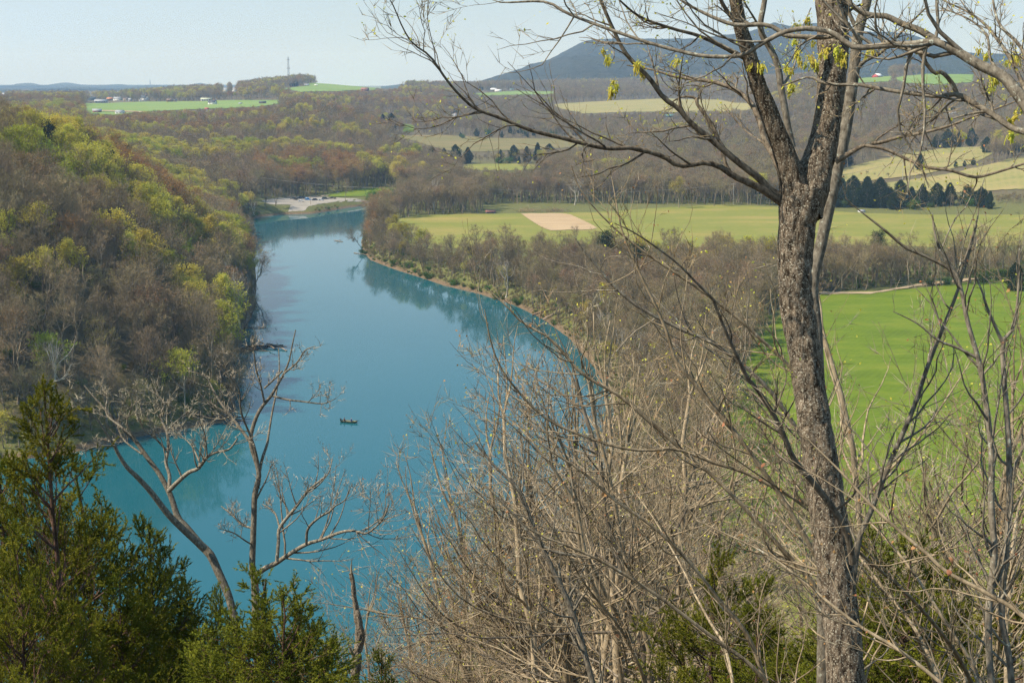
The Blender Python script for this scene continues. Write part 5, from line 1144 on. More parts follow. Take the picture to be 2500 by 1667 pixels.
hero_li = [traced([(1925, 505, 24), (1867, 466, 19), (1823, 444, 17), (1790, 430, 15), (1766, 412, 14), (1737, 400, 13), (1711, 398, 12), (1679, 405, 12), (1650, 402, 12), (1620, 383, 12), (1548, 362, 11), (1476, 362, 10), (1367, 336, 10), (1295, 318, 9), (1223, 289, 8), (1158, 264, 7), (1114, 224, 6), (1085, 188, 6), (1049, 137, 5), (1006, 105, 4), (980, 61, 3.5), (962, 18, 3), (948, -6, 2)], 14, 12.6, 50),
           traced([(1925, 492, 26), (1881, 466, 20), (1852, 434, 18), (1813, 405, 16), (1769, 369, 15), (1726, 333, 14), (1686, 300, 13), (1657, 266, 12), (1620, 239, 12), (1584, 190, 11), (1530, 134, 10), (1497, 72, 9), (1466, 0, 8), (1440, -60, 6)], 14, 13.4, 36),
           traced([(1915, 440, 17), (1888, 380, 16), (1867, 343, 15), (1852, 289, 14), (1831, 249, 13), (1795, 220, 11), (1748, 202, 10), (1704, 195, 9), (1650, 188, 7), (1590, 170, 5), (1530, 160, 3)], 14.3, 15, 30),
           traced([(1790, 430, 9), (1773, 405, 9), (1766, 380, 9), (1748, 325, 9), (1730, 293, 9), (1701, 253, 8), (1697, 239, 7), (1665, 237, 5), (1640, 250, 3)], 14, 14.2, 22),
           traced([(2040, 395, 16), (2063, 381, 14), (2086, 368, 12), (2113, 354, 11), (2156, 347, 10), (2192, 336, 9), (2265, 322, 8), (2319, 307, 7), (2373, 286, 6), (2427, 268, 5), (2500, 240, 3)], 14, 13.2, 30),
           traced([(2113, 356, 9), (2163, 365, 9), (2210, 387, 8), (2265, 409, 8), (2319, 416, 8), (2373, 432, 8), (2409, 428, 7), (2500, 400, 6), (2560, 380, 4)], 13.6, 13, 26),
           traced([(2030, 130, 22), (2055, 60, 20), (2070, 0, 18), (2080, -90, 14)], 14.2, 14.6, 10),
           traced([(1800, 60, 12), (1770, 20, 10), (1740, -40, 8)], 13.6, 13.4, 10),
           traced([(1835, 150, 14), (1790, 128, 12), (1752, 108, 11), (1700, 86, 9), (1640, 70, 8), (1560, 40, 6), (1500, -10, 4)], 13.8, 13, 20),
           traced([(1745, 735, 7), (1700, 690, 6), (1650, 640, 5), (1560, 575, 4), (1500, 545, 2)], 12.4, 12, 14),
           traced([(2082, 1375, 18), (2072, 1317, 17), (2048, 1262, 16), (1993, 1187, 15), (1939, 1122, 14), (1903, 1038, 12), (1852, 955, 11), (1823, 919, 10), (1769, 803, 8), (1744, 738, 7)], 13.6, 12.4, 26)]
hero, hero_tips = foreground_tree('big_tree', 'big dark furrowed tree trunk forking in two at right front', hero_tr, hero_li, HR, M['bark_big'], M['twig_tan'], rough=dict(sides=64, amp=.14, fu=13, fv=4.5), limb_m=M['bark_limb'], n1=10, n2=5, n3=4, bud=M['catkin'], bud_n=900, bud_s=.026)
hero['label'] = 'big dark furrowed forked tree standing closest in front, at right'

# yellow catkin tassels on it
def tassel(seed):
    rng = np.random.default_rng(seed); g = Geo(); n = 9
    for k in range(n):
        p0 = rng.normal(size=3) * [.018, .018, .008]; L_ = rng.uniform(.05, .11); s = np.linspace(0, 1, 5)
        P = p0 + np.stack([np.cumsum(rng.normal(size=5) * .006), np.cumsum(rng.normal(size=5) * .006), -L_ * s], 1); g.tubes(P[None], np.full((1, 5), .0055), 4, 0)
    g.leaves(rng.normal(size=(12, 3)) * .03, .035, 0, rng); return g.mesh('catkin', [M['catkin']])
TAS = [tassel(k) for k in range(3)]
def leafmesh(seed):
    rng = np.random.default_rng(seed); g = Geo(); u = np.linspace(0, 1, 6); w = np.array([.004, .028, .036, .030, .018, .002]); c = rng.uniform(.3, .9)
    x = np.cumsum(np.cos(u * c * 3)) * .02; z = np.cumsum(np.sin(u * c * 3)) * .02
    L_ = np.stack([x, -w, z + .012], 1); C_ = np.stack([x, 0 * w, z], 1); R_ = np.stack([x, w, z + .012], 1); V = np.concatenate([L_, C_, R_]); q = []
    for i in range(5): q += [(i, i + 1, 7 + i, 6 + i), (6 + i, 7 + i, 13 + i, 12 + i)]
    g.add(V, None, q, 0); return g.mesh('leaf', [M['dead_leaf']])
LEAF = [leafmesh(k) for k in range(3)]
z3 = lambda x, y: (1650 + x / 2.766, y / 2.766)
z2 = lambda x, y: (825 + x / 2.766, y / 2.766)
spots = [z3(*p) for p in [(830, 400), (815, 370), (845, 430), (900, 400), (925, 425), (945, 450), (880, 450), (1085, 345), (1110, 380), (1130, 400), (1090, 410), (1120, 430), (1010, 350), (1000, 390), (505, 460), (575, 455), (770, 480), (750, 470), (780, 585), (790, 610), (2230, 430), (2150, 540), (2140, 580), (2165, 560), (2130, 620), (2300, 760), (2310, 800), (2250, 830), (2260, 900), (2275, 920), (2050, 350), (2100, 395), (2280, 390), (2300, 410), (930, 300), (800, 290), (820, 180), (890, 150), (1290, 380), (1330, 360)]] + [z2(*p) for p in [(2030, 430), (2050, 470), (2020, 460), (2060, 500), (1860, 560), (1870, 590), (1840, 610), (1850, 630), (2290, 420), (1830, 430), (1780, 360)]]
o3 = np.array(hero.location)
for k, (px, py) in enumerate(spots):
    dep = 13.55 if 1990 < px < 2070 else 13.6 + HR.uniform(-.2, .2)
    for j in range(2 if k % 2 else 1):
        c = obj('catkin', TAS[(k + j) % 3], hero); c.location = at(px + HR.normal() * 5 * j, py - 6 + HR.normal() * 5 * j, dep) - o3; c.rotation_euler = (HR.normal() * .3, HR.normal() * .3, HR.uniform(0, 6.28)); c.scale = (HR.uniform(.5, 1.0),) * 3

# pale lichen-grey trunk behind it
PR = np.random.default_rng(66)
foreground_tree('lichen_tree', 'slender pale lichen-grey trunk close behind the big trunk',
    [traced([(2010, 1300, 30), (2000, 1000, 30), (1993, 803, 28), (1984, 713, 27), (1990, 658, 27), (2004, 600, 28), (2011, 564, 29), (2033, 463, 29), (2055, 365, 29), (2069, 289, 29), (2084, 181, 28), (2095, 80, 26), (2117, 0, 24), (2135, -120, 20)], 20, 20, 44, True),
     traced([(1935, 360, 18), (1925, 318, 17), (1917, 271, 17), (1907, 217, 17), (1899, 163, 16), (1881, 119, 16), (1856, 72, 15), (1867, 0, 13), (1875, -90, 10)], 18, 18, 22)],
    [traced([(2084, 181, 12), (2110, 150, 10), (2150, 130, 8), (2190, 90, 6), (2260, 20, 4)], 20, 19.5, 16), traced([(2060, 340, 10), (2030, 250, 6), (2000, 200, 3)], 20, 21, 12), traced([(2095, 80, 12), (2070, 20, 9), (2065, -60, 6)], 20, 20, 10),
     traced([(1881, 119, 8), (1850, 60, 6), (1820, 10, 4), (1790, -50, 3)], 18, 17, 12), traced([(1907, 217, 8), (1940, 160, 6), (1950, 90, 4), (1980, 20, 3)], 18, 18.5, 12)],
    PR, M['bark_lichen'], M['twig_grey'], rough=dict(sides=28, amp=.06), n1=9, bud=M['catkin'], bud_n=250, bud_s=.03)

# tree standing outside the right edge whose limbs reach in
RR = np.random.default_rng(77)
foreground_tree('overhanging_tree', 'pale limbed tree reaching in from beyond the right edge',
    [traced([(2640, 1500, 70), (2630, 1000, 64), (2600, 600, 56), (2570, 380, 48), (2545, 300, 42), (2600, 100, 30), (2640, -150, 20)], 11.5, 11.5, 40, True)],
    [traced([(2548, 320, 36), (2510, 262, 34), (2467, 206, 30), (2445, 184, 30), (2391, 159, 28), (2337, 127, 24), (2283, 103, 20), (2228, 108, 18), (2156, 112, 17), (2102, 117, 16), (2076, 112, 15), (2040, 85, 15), (2011, 74, 15), (1965, 70, 14), (1925, 76, 13), (1896, 87, 13), (1852, 112, 12), (1816, 134, 12), (1777, 139, 11), (1715, 137, 11), (1650, 123, 10), (1584, 105, 9), (1487, 72, 9), (1385, 33, 8), (1331, 5, 7), (1230, 7, 4), (1201, 0, 2)], 11.5, 12.8, 60),
     traced([(2040, 86, 12), (2011, 92, 13), (1957, 90, 13), (1918, 87, 13), (1896, 72, 12), (1867, 61, 12), (1795, 61, 11), (1751, 47, 10), (1704, 25, 8), (1661, 0, 6), (1620, -40, 4)], 12.2, 12.6, 26),
     traced([(2290, 103, 20), (2247, 76, 17), (2200, 58, 16), (2163, 40, 14), (2127, 38, 14), (2095, 25, 13), (2066, -5, 12), (2040, -80, 9)], 12, 12.4, 22),
     traced([(2560, 340, 20), (2500, 322, 17), (2467, 311, 16), (2427, 282, 15), (2373, 250, 15), (2337, 231, 13), (2283, 235, 12), (2192, 224, 11), (2138, 215, 10), (2084, 206, 9), (2048, 208, 9), (1997, 199, 8), (1975, 188, 6), (1910, 210, 4)], 11.5, 12.9, 36),
     traced([(2337, 231, 11), (2326, 206, 11), (2300, 177, 11), (2279, 177, 10), (2247, 134, 9), (2228, 105, 8)], 12.2, 12.1, 16),
     traced([(2550, 330, 14), (2480, 170, 10), (2430, 90, 8), (2380, 40, 6), (2300, 0, 4)], 11.5, 12.5, 22),
     traced([(2550, 300, 12), (2500, 130, 9), (2440, 60, 7), (2420, -20, 5)], 11.5, 12, 16),
     traced([(2283, 101, 8), (2290, 60, 8), (2287, 0, 8), (2295, -60, 6)], 12, 12, 10),
     traced([(2470, 205, 9), (2420, 150, 7), (2410, 90, 6), (2370, 50, 5), (2300, 20, 3)], 11.7, 12.4, 16)],
    RR, M['bark_lichen'], M['twig_tan'], rough=dict(sides=40, amp=.08), n1=9, n2=5, bud=M['catkin'], bud_n=420, bud_s=.028)

# long arching saplings in front of the tangle
SR = np.random.default_rng(88)
SAPL = [
 ('long olive-brown whip arching to the water, lowest of the near saplings', [[(2090, 1720, 15), (2060, 1300, 11), (2037, 1255, 10), (1993, 1241, 10), (1939, 1216, 9), (1885, 1187, 9), (1813, 1151, 8), (1740, 1129, 8), (1650, 1095, 7), (1580, 1100, 7), (1512, 1092, 7), (1440, 1070, 6), (1331, 1020, 6), (1241, 926, 5), (1205, 857, 4), (1187, 781, 3), (1183, 755, 2)]], 16.5, 15),
 ('dark whip arching to the water edge above the lowest one', [[(2110, 1740, 15), (2020, 1480, 13), (1900, 1330, 12), (1760, 1180, 10), (1675, 1107, 9), (1584, 1027, 9), (1512, 966, 8), (1421, 912, 8), (1367, 850, 7), (1331, 818, 6), (1277, 789, 5), (1241, 752, 4), (1187, 702, 2)]], 17, 16),
 ('dark whip rising past the ploughed patch', [[(2130, 1740, 14), (2060, 1500, 13), (1960, 1300, 12), (1850, 1130, 11), (1740, 990, 10), (1675, 912, 9), (1646, 872, 9), (1631, 818, 8), (1602, 749, 7), (1570, 684, 6), (1534, 604, 5), (1515, 550, 4), (1495, 440, 3), (1486, 405, 2)]], 16, 15),
 ('pale whip sweeping over the thicket below the hay field', [[(2050, 1740, 14), (2000, 1200, 11), (1900, 980, 10), (1760, 850, 9), (1675, 810, 9), (1602, 774, 8), (1548, 742, 8), (1494, 695, 7), (1458, 651, 6), (1422, 611, 5), (1403, 579, 3)]], 17, 16),
 ('thin dark whip crossing the hay field to the left', [[(2100, 1750, 13), (2020, 1150, 10), (1950, 930, 9), (1860, 830, 8), (1780, 760, 8), (1720, 715, 7), (1675, 684, 6), (1620, 648, 6), (1548, 597, 5), (1487, 545, 4), (1420, 470, 3), (1395, 405, 2)]], 16, 15),
 ('tan whip sloping down to the lower right corner', [[(2400, 1760, 11), (2294, 1664, 10), (2192, 1584, 9), (2102, 1530, 8), (2012, 1461, 7), (1939, 1400, 6), (1850, 1340, 5), (1700, 1270, 3)]], 11, 11.5),
 ('tan whip crossing the foot of the big trunk from the right edge', [[(2620, 1640, 14), (2500, 1505, 12), (2409, 1447, 11), (2312, 1396, 10), (2265, 1353, 9), (2192, 1292, 8), (2120, 1226, 7), (2066, 1165, 6), (2012, 1111, 4), (1960, 1060, 2)]], 11, 12),
 ('straight pale stem slanting right across the vivid meadow', [[(2050, 1760, 18), (2091, 1353, 14), (2120, 1263, 14), (2156, 1172, 13), (2185, 1100, 13), (2228, 1002, 12), (2265, 893, 11), (2301, 803, 10), (2337, 713, 8), (2370, 604, 6), (2384, 550, 4)]], 15, 15),
 ('white birch-like stem at the right front', [[(2440, 1780, 21), (2420, 1667, 18), (2413, 1500, 17), (2427, 1353, 17), (2420, 1230, 16), (2420, 1100, 15), (2402, 948, 13), (2388, 875, 12), (2362, 785, 11), (2348, 713, 10), (2333, 666, 9), (2301, 622, 8), (2283, 575, 6), (2276, 520, 3)], [(2340, 690, 9), (2316, 656, 8), (2257, 625, 7), (2210, 604, 7), (2162, 564, 6), (2134, 542, 5), (2092, 509, 3), (2063, 483, 2)], [(2388, 875, 8), (2340, 850, 7), (2290, 830, 6), (2240, 790, 4), (2180, 760, 2)], [(2335, 690, 6), (2360, 620, 5), (2385, 540, 4), (2390, 500, 2)]], 14, 14),
 ('dark stem beside the white birch-like one at the right front', [[(2480, 1780, 18), (2463, 1600, 16), (2445, 1498, 16), (2456, 1353, 15), (2463, 1245, 14), (2463, 1100, 14), (2456, 984, 13), (2449, 893, 12), (2449, 832, 11), (2474, 803, 8), (2485, 723, 6), (2490, 600, 3)], [(2449, 840, 9), (2409, 749, 7), (2398, 712, 5), (2370, 650, 3)]], 15, 15),
 ('brown whip leaning left over the small lawn', [[(1900, 1760, 13), (1830, 1560, 11), (1760, 1470, 10), (1690, 1380, 9), (1600, 1290, 8), (1500, 1220, 7), (1420, 1150, 6), (1330, 1090, 4), (1270, 1040, 2)]], 16, 15),
 ('tan whip leaning left at the bottom, under the others', [[(1960, 1800, 13), (1850, 1640, 11), (1720, 1540, 9), (1600, 1450, 8), (1470, 1370, 7), (1380, 1330, 6), (1290, 1290, 4), (1200, 1200, 2)]], 15, 14),
 ('pale crooked stem rising behind the lawn whips', [[(1480, 1800, 17), (1440, 1640, 14), (1400, 1500, 13), (1345, 1380, 12), (1300, 1280, 10), (1270, 1200, 9), (1210, 1140, 7), (1160, 1080, 4)], [(1440, 1360, 7), (1350, 1345, 8), (1300, 1310, 7), (1250, 1250, 5), (1180, 1180, 3)]], 26, 26),
]
for k in range(10):                              # looser whips between the named ones, all leaning out to the light
    x0 = SR.choice([SR.uniform(1550, 1850), SR.uniform(2150, 2480)]); y0 = 1740; rise = SR.uniform(450, 850); run = rise * SR.uniform(.35, .95) * (1 if SR.random() < .82 else -.5); w0 = SR.uniform(8, 13); u = np.linspace(0, 1, 9)
    cx = x0 - run * u ** 1.25 + np.cumsum(SR.normal(size=9) * 9); cy_ = y0 - rise * (u ** .85) + np.cumsum(SR.normal(size=9) * 7); wd = w0 * (1 - .82 * u)
    SAPL.append(('thin tan whip arching among the near saplings, %s' % ('over the small lawn' if x0 - run < 1600 else 'left of the big trunk foot' if x0 - run < 1950 else 'right of the big trunk'), [list(zip(cx, cy_, wd))], *SR.uniform(13, 22, 1), SR.uniform(12, 22)))
for lb, lines, d0, d1 in SAPL:
    L_ = [traced(l, d0, d1, None, k == 0) for k, l in enumerate(lines)]
    base = L_[0][0][0]; white = 'white' in lb or 'pale' in lb
    root = root_at(base, 'sapling', lb, 'sapling', 'near saplings before the big tree')
    L2_ = local(root, L_); g = Geo(); g.tubes(*[x for x in L2_[0]], 8, 0); wm = M['bark_sapling'] if not white else M['bark_lichen']
    obj('stem', g.mesh('stem', [wm]), root)
    dress(root, L2_, SR, wm, M['twig_light'], n1=5, n2=3, n3=2, lf=(.10, .3), ang=(25, 55), up=.10, tw=.005, sides=6, bud=M['dead_leaf'], bud_n=50, bud_s=.03, maxlen=1.2)
    P, R = L2_[0]
    for k in range(4):
        c = obj('leaf', LEAF[k % 3], root); i = int(SR.uniform(.3, .95) * (len(P) - 1)); c.location = P[i] + SR.normal(size=3) * .04; c.rotation_euler = tuple(SR.uniform(0, 6.28, 3)); c.scale = (SR.uniform(.35, .7),) * 3
# leaning and forked bare trees at lower left
z7 = lambda x, y, w: (x / 2.766, 1100 + y / 2.766, w)
z4 = lambda x, y, w: (x / 2.766, 550 + y / 2.766, w)
zi = lambda x, y, w: (x / 4.238, 920 + y / 4.238, w)
_tr = traced
def traced(pts, *k, **kw): return _tr([(x, y, w * .82) for x, y, w in pts], *k, **kw)
LT = np.random.default_rng(99)
foreground_tree('leaning_tree', 'bare forked tree leaning left over the water at lower left',
    [traced([(575, 1520, 24), (557, 1451, 24), (535, 1400, 25), (513, 1353, 26), (488, 1328, 25), (452, 1285, 24), (434, 1262, 20), (416, 1208, 17), (390, 1158, 15), (362, 1120, 14), (330, 1075, 12), (300, 1045, 11), (262, 1005, 8), (235, 975, 6), (205, 940, 4)], 38, 39, 44, True),
     traced([(500, 1340, 22), (434, 1279, 20), (405, 1248, 19), (369, 1201, 17), (336, 1165, 15), (310, 1140, 13), (290, 1110, 11), (278, 1085, 10), (262, 1060, 8), (246, 1035, 6), (225, 1010, 5), (190, 980, 4), (165, 960, 3)], 38, 36, 36)],
    [traced([(412, 1198, 15), (434, 1176, 13), (462, 1152, 12), (484, 1143, 11), (506, 1115, 9), (530, 1103, 8), (560, 1096, 6), (580, 1070, 4)], 38.3, 37, 24), traced([(413, 1190, 12), (414, 1160, 11), (405, 1128, 10), (411, 1095, 10), (408, 1055, 9), (392, 1015, 7), (402, 985, 5), (380, 960, 4)], 38.3, 39, 24),
     traced([(407, 1100, 7), (380, 1070, 6), (350, 1045, 5), (335, 1010, 3)], 38.7, 38, 12), traced([(408, 1050, 6), (440, 1020, 5), (470, 995, 3)], 39, 39.5, 10), traced([(490, 1135, 6), (470, 1090, 5), (440, 1060, 3), (425, 1035, 2)], 37.5, 38, 10), traced([(506, 1115, 5), (500, 1060, 4), (485, 1025, 2)], 37.5, 37, 10),
     traced([(300, 1045, 7), (260, 1010, 6), (262, 965, 5), (240, 930, 3)], 38.5, 39, 12), traced([(330, 1075, 6), (310, 1030, 5), (322, 990, 4), (315, 950, 2)], 38.6, 38, 12), traced([(215, 1010, 6), (180, 978, 5), (155, 950, 3)], 36.2, 36, 10), traced([(280, 1088, 6), (235, 1090, 5), (200, 1103, 3)], 36.6, 36, 10),
     traced([(346, 1108, 6), (300, 1070, 5), (290, 1020, 4), (345, 975, 2)], 38.4, 39.4, 12)],
    LT, M['bark_lichen'], M['twig_light'], limb_m=M['bark_lichen'], n1=9, n2=6, n3=4, lf=(.3, .6), maxlen=2.8, wig=.10, tw=.015, bud=M['twig_light'], bud_n=400, bud_s=.035)
foreground_tree('upright_tree', 'bare upright tree with many arms against the teal water at lower left',
    [traced([(625, 1500, 24), (622, 1422, 22), (616, 1389, 19), (618, 1317, 18), (620, 1263, 17), (622, 1208, 17), (632, 1165, 15), (628, 1135, 14), (612, 1080, 13), (618, 1040, 12), (632, 1005, 11), (646, 985, 10), (662, 966, 9), (680, 935, 8), (693, 912, 7), (706, 880, 5), (714, 840, 4), (722, 805, 3)], 40, 40, 50, True),
     traced([(652, 1085, 8), (640, 1120, 9), (632, 1160, 10)][::-1] + [(655, 1065, 7), (664, 1010, 6), (676, 950, 5), (682, 900, 4), (680, 850, 3)], 40, 41, 20)],
    [traced([(625, 1402, 17), (650, 1385, 16), (672, 1375, 15), (705, 1353, 13), (748, 1328, 12), (784, 1317, 10), (831, 1299, 9), (865, 1295, 8), (893, 1302, 7), (919, 1284, 5), (938, 1260, 4), (950, 1230, 3)], 40, 38, 36), traced([(676, 1370, 11), (680, 1320, 10), (683, 1288, 10), (720, 1240, 9), (752, 1198, 8), (785, 1170, 6), (802, 1154, 4), (812, 1120, 2)], 39.3, 40, 24),
     traced([(748, 1328, 8), (752, 1290, 8), (780, 1262, 7), (806, 1248, 6), (817, 1235, 5), (842, 1220, 3), (860, 1180, 2)], 38.8, 38, 18), traced([(612, 1080, 10), (575, 1030, 9), (540, 985, 7), (520, 950, 6), (500, 918, 4), (460, 905, 2)], 40, 41, 20), traced([(630, 1130, 9), (618, 1080, 7), (590, 1010, 6), (585, 960, 5), (578, 940, 4), (545, 905, 2)], 40, 39, 18),
     traced([(646, 985, 7), (640, 955, 6), (634, 930, 6), (625, 900, 5), (620, 860, 4), (617, 820, 3)], 40, 39, 16), traced([(645, 948, 6), (665, 930, 5), (690, 905, 5)], 40, 40, 8), traced([(693, 912, 6), (725, 885, 5), (745, 855, 4), (770, 845, 2)], 40, 39.5, 12), traced([(664, 966, 6), (700, 975, 6), (740, 980, 5), (790, 985, 4), (820, 972, 2)], 40, 39, 14),
     traced([(620, 1290, 7), (590, 1280, 6), (570, 1260, 5), (540, 1235, 3)], 40, 41, 12), traced([(618, 1330, 6), (600, 1320, 5), (570, 1300, 4), (535, 1290, 2)], 40, 39, 10), traced([(625, 1220, 6), (640, 1190, 5), (650, 1170, 4), (664, 1130, 2)], 40, 40, 10), traced([(683, 1288, 6), (670, 1250, 5), (640, 1230, 3)], 39.5, 40, 10)],
    LT, M['bark_lichen'], M['twig_light'], n1=9, n2=6, n3=4, lf=(.3, .55), maxlen=2.6, wig=.10, tw=.014, up=.12, bud=M['twig_light'], bud_n=300, bud_s=.05)

traced = _tr
# broken snag
P, R = traced([(868, 1640, 24), (874, 1590, 22), (879, 1552, 22), (872, 1500, 17), (865, 1461, 14), (862, 1430, 12), (859, 1412, 12), (856, 1398, 10)], 45, 45, 40, True)
snag = root_at(P[0], 'snag', 'broken grey-brown dead snag standing alone at lower middle', 'dead tree')
rough_tube(P - P[0], R, 0, [M['bark_big']], name='trunk', parent=snag, seed=12, sides=24, amp=.45, fu=6, fv=2.2)
g = Geo(); b0 = at(852, 1590, 45) - P[0]; g.tubes(np.stack([at(868, 1610, 45), at(858, 1590, 44.9), at(850, 1572, 44.8)]) - P[0], np.array([.07, .05, .01]), 6, 0)
g.tubes(np.stack([P[-3], P[-1] + [.02, 0, .18], P[-1] + [.05, 0, .5]]) - P[0], np.array([.045, .03, .003]), 6, 0)
obj('splinter', g.mesh('splinter', [M['bark_grey']]), snag)
# ------------------------------------------------------------------ buildings
def paint(name, col, **k):
    key = 'p_' + name
    if key not in M: M[key] = plain(name, col, **k)
    return M[key]
WALLC = {'white': (.78, .78, .75), 'tan': (.48, .38, .27), 'brick': (.26, .12, .08), 'grey': (.33, .34, .35), 'dark': (.075, .09, .085), 'red': (.42, .06, .05), 'peach': (.58, .33, .18), 'cream': (.66, .60, .46), 'rust': (.24, .09, .06)}
ROOFC = {'white': (.74, .74, .74), 'grey': (.30, .31, .33), 'dark': (.06, .065, .07), 'brown': (.15, .10, .075), 'orange': (.50, .22, .10), 'green': (.42, .46, .34), 'teal': (.10, .20, .20), 'red': (.40, .08, .07), 'rust': (.27, .12, .09)}
M['glass'] = plain('window_glass', (.03, .04, .05), rough=.1, spec=.6, var=.3)
def prism(pts, x0, x1):
    """profile in the YZ plane pulled along X"""
    n = len(pts); V = [(x0, y, z) for y, z in pts] + [(x1, y, z) for y, z in pts]
    g = Geo(); V = np.array(V, float)
    q = [(i, (i + 1) % n, n + (i + 1) % n, n + i) for i in range(n)]
    t = [(0, i + 1, i) for i in range(1, n - 1)] + [(n, n + i, n + i + 1) for i in range(1, n - 1)]
    g.add(V, t, q, 0); return g
def boxg(lo, hi, g=None, m=0):
    g = g or Geo(); x0, y0, z0 = lo; x1, y1, z1 = hi
    g.add([(x0, y0, z0), (x1, y0, z0), (x1, y1, z0), (x0, y1, z0), (x0, y0, z1), (x1, y0, z1), (x1, y1, z1), (x0, y1, z1)], None, [(0, 3, 2, 1), (4, 5, 6, 7), (0, 1, 5, 4), (1, 2, 6, 5), (2, 3, 7, 6), (3, 0, 4, 7)], m); return g
def house(name, cat, px, py, wpx, hpx, wall, roof, rot, label, group=None, depth=.6, win=3, chimney=False, wing=False, roofh=.45, pos=None, door=True):
    p = hit(px, py)[0] if pos is None else np.array(pos); d = np.linalg.norm(p - EYE); w = wpx * d / F; h = hpx * d / F; dp = max(w * depth, 5.0)
    o = empty(name, tuple(p), rot, 1, label, cat, group)
    wm, rm = paint('wall_' + wall, WALLC[wall]), paint('roof_' + roof, ROOFC[roof], rough=.6)
    hw = h * (1 - roofh); e = min(w, dp) * .06
    obj('wall', prism([(-dp / 2, -1.5), (dp / 2, -1.5), (dp / 2, hw), (0, h - .06 * h), (-dp / 2, hw)], -w / 2, w / 2).mesh('wall', [wm], False), o)
    sl = (h - hw) / (dp / 2)
    for s in (-1, 1):
        y1 = s * (dp / 2 + e); z1 = hw - e * sl
        a = [(0, h), (y1, z1), (y1, z1 + .25), (0, h + .28)]
        obj('roof', prism(a if s > 0 else a[::-1], -w / 2 - e, w / 2 + e).mesh('roof', [rm], False), o)
    for k in range(win):
        x = (k + .5 - win / 2) * w / win * .92
        if door and k == win // 2: obj('door', boxg((x - .6, -dp / 2 - .06, 0), (x + .6, -dp / 2 + .05, min(2.2, hw * .85))).mesh('door', [paint('door_brown', (.12, .07, .05))], False), o); continue
        f = obj('window', boxg((x - .75, -dp / 2 - .07, hw * .38), (x + .75, -dp / 2 + .05, hw * .8)).mesh('window', [M['glass']], False), o)
        obj('sill', boxg((x - .9, -dp / 2 - .16, hw * .38 - .12), (x + .9, -dp / 2 + .02, hw * .38 - .01)).mesh('sill', [paint('wall_white', WALLC['white'])], False), f)
    for s in (-1, 1): obj('window', boxg((s * w / 2 - .06, -.7, hw * .38), (s * w / 2 + .06, .7, hw * .8)).mesh('window', [M['glass']], False), o)
    if chimney: obj('chimney', boxg((w * .22, -.5, hw), (w * .22 + 1.1, .5, h * 1.22)).mesh('chimney', [paint('wall_brick', WALLC['brick'])], False), o)
    if wing:
        for sx in (-.28, .22):
            ww = w * .2; g = prism([(-ww / 2, 0), (ww / 2, 0), (ww / 2, hw), (0, h * .9), (-ww / 2, hw)], -1.6, 0); ob = obj('gable', g.mesh('gable', [wm], False), o); ob.rotation_euler = (0, 0, math.pi / 2); ob.location = (sx * w, -dp / 2 - .05, 0)
            obj('window', boxg((sx * w - .9, -dp / 2 - 1.75, hw * .35), (sx * w + .9, -dp / 2 - 1.6, hw * .8)).mesh('window', [M['glass']], False), o)
    return o
for a in H_:
    big = a[4] > 20
    house(*a, win=4 if big else 2, chimney='chimney' in a[9] or a[0] == 'farmhouse', wing=a[9].startswith('big dark'), roofh=.5 if a[0] in ('barn', 'red_barn') else .42, door=a[1] == 'house')

# lattice tower, mast, pylons
M['steel'] = plain('galvanised_steel', (.34, .35, .36), rough=.5, metal=.3)
def lattice_tower(px, py, ptop, label, wbase, wtop, bays, rt, name='radio_tower', cat='tower'):
    p = hit(px, py)[0]; d = np.linalg.norm(p - EYE); h = (py - ptop) * d / F
    o = empty(name, tuple(p), .4, 1, label, cat); ang = np.radians([90, 210, 330]); zz = np.linspace(-3, h * .93, bays)
    rad = np.interp(zz, [0, h], [wbase, wtop]); pts = np.stack([np.stack([np.cos(a) * rad, np.sin(a) * rad, zz], 1) for a in ang])
    for k in range(3):
        g = Geo(); g.tubes(pts[k][None], np.full((1, bays), rt), 5, 0); obj('leg', g.mesh('leg', [M['steel']]), o)
    g = Geo()
    for k in range(3):
        a, b = pts[k], pts[(k + 1) % 3]
        g.tubes(np.stack([a, b], 1), np.full((bays, 2), rt * .6), 3, 0)
        z1 = np.stack([np.where((np.arange(bays - 1) % 2)[:, None], a[:-1], b[:-1]), np.where((np.arange(bays - 1) % 2)[:, None], b[1:], a[1:])], 1); g.tubes(z1, np.full((bays - 1, 2), rt * .55), 3, 0)
    br = obj('bracing', g.mesh('bracing', [M['steel']]), o); br['kind'] = 'stuff'
    g = Geo(); g.tubes(np.array([[0, 0, h * .92], [0, 0, h]]), np.array([rt, rt * .5]), 5, 0); obj('antenna', g.mesh('antenna', [M['steel']]), o)
    for zf in (.85, .55):
        r = float(np.interp(zf, [0, 1], [wbase, wtop])) + 1.6; g = Geo()
        for k in range(6):
            a = k * 1.047; g.tubes(np.array([[np.cos(a) * r, np.sin(a) * r, h * zf - 1.3], [np.cos(a) * r, np.sin(a) * r, h * zf + 1.3]]), np.full(2, .28), 5, 0)
        th = np.linspace(0, 6.2832, 13); g.tubes(np.stack([np.cos(th) * r, np.sin(th) * r, 0 * th + h * zf], 1), np.full(13, .15), 4, 0); pf = obj('platform', g.mesh('platform', [M['steel']]), o); pf['kind'] = 'stuff'
    return o
lattice_tower(705, 206, 139, 'tall three-legged lattice radio tower on the wooded ridge', 3.4, .9, 16, .30)
lattice_tower(367, 214, 193, 'faint thin mast on the blue hill at left', 2.5, 1.2, 10, .9, 'mast', 'mast')
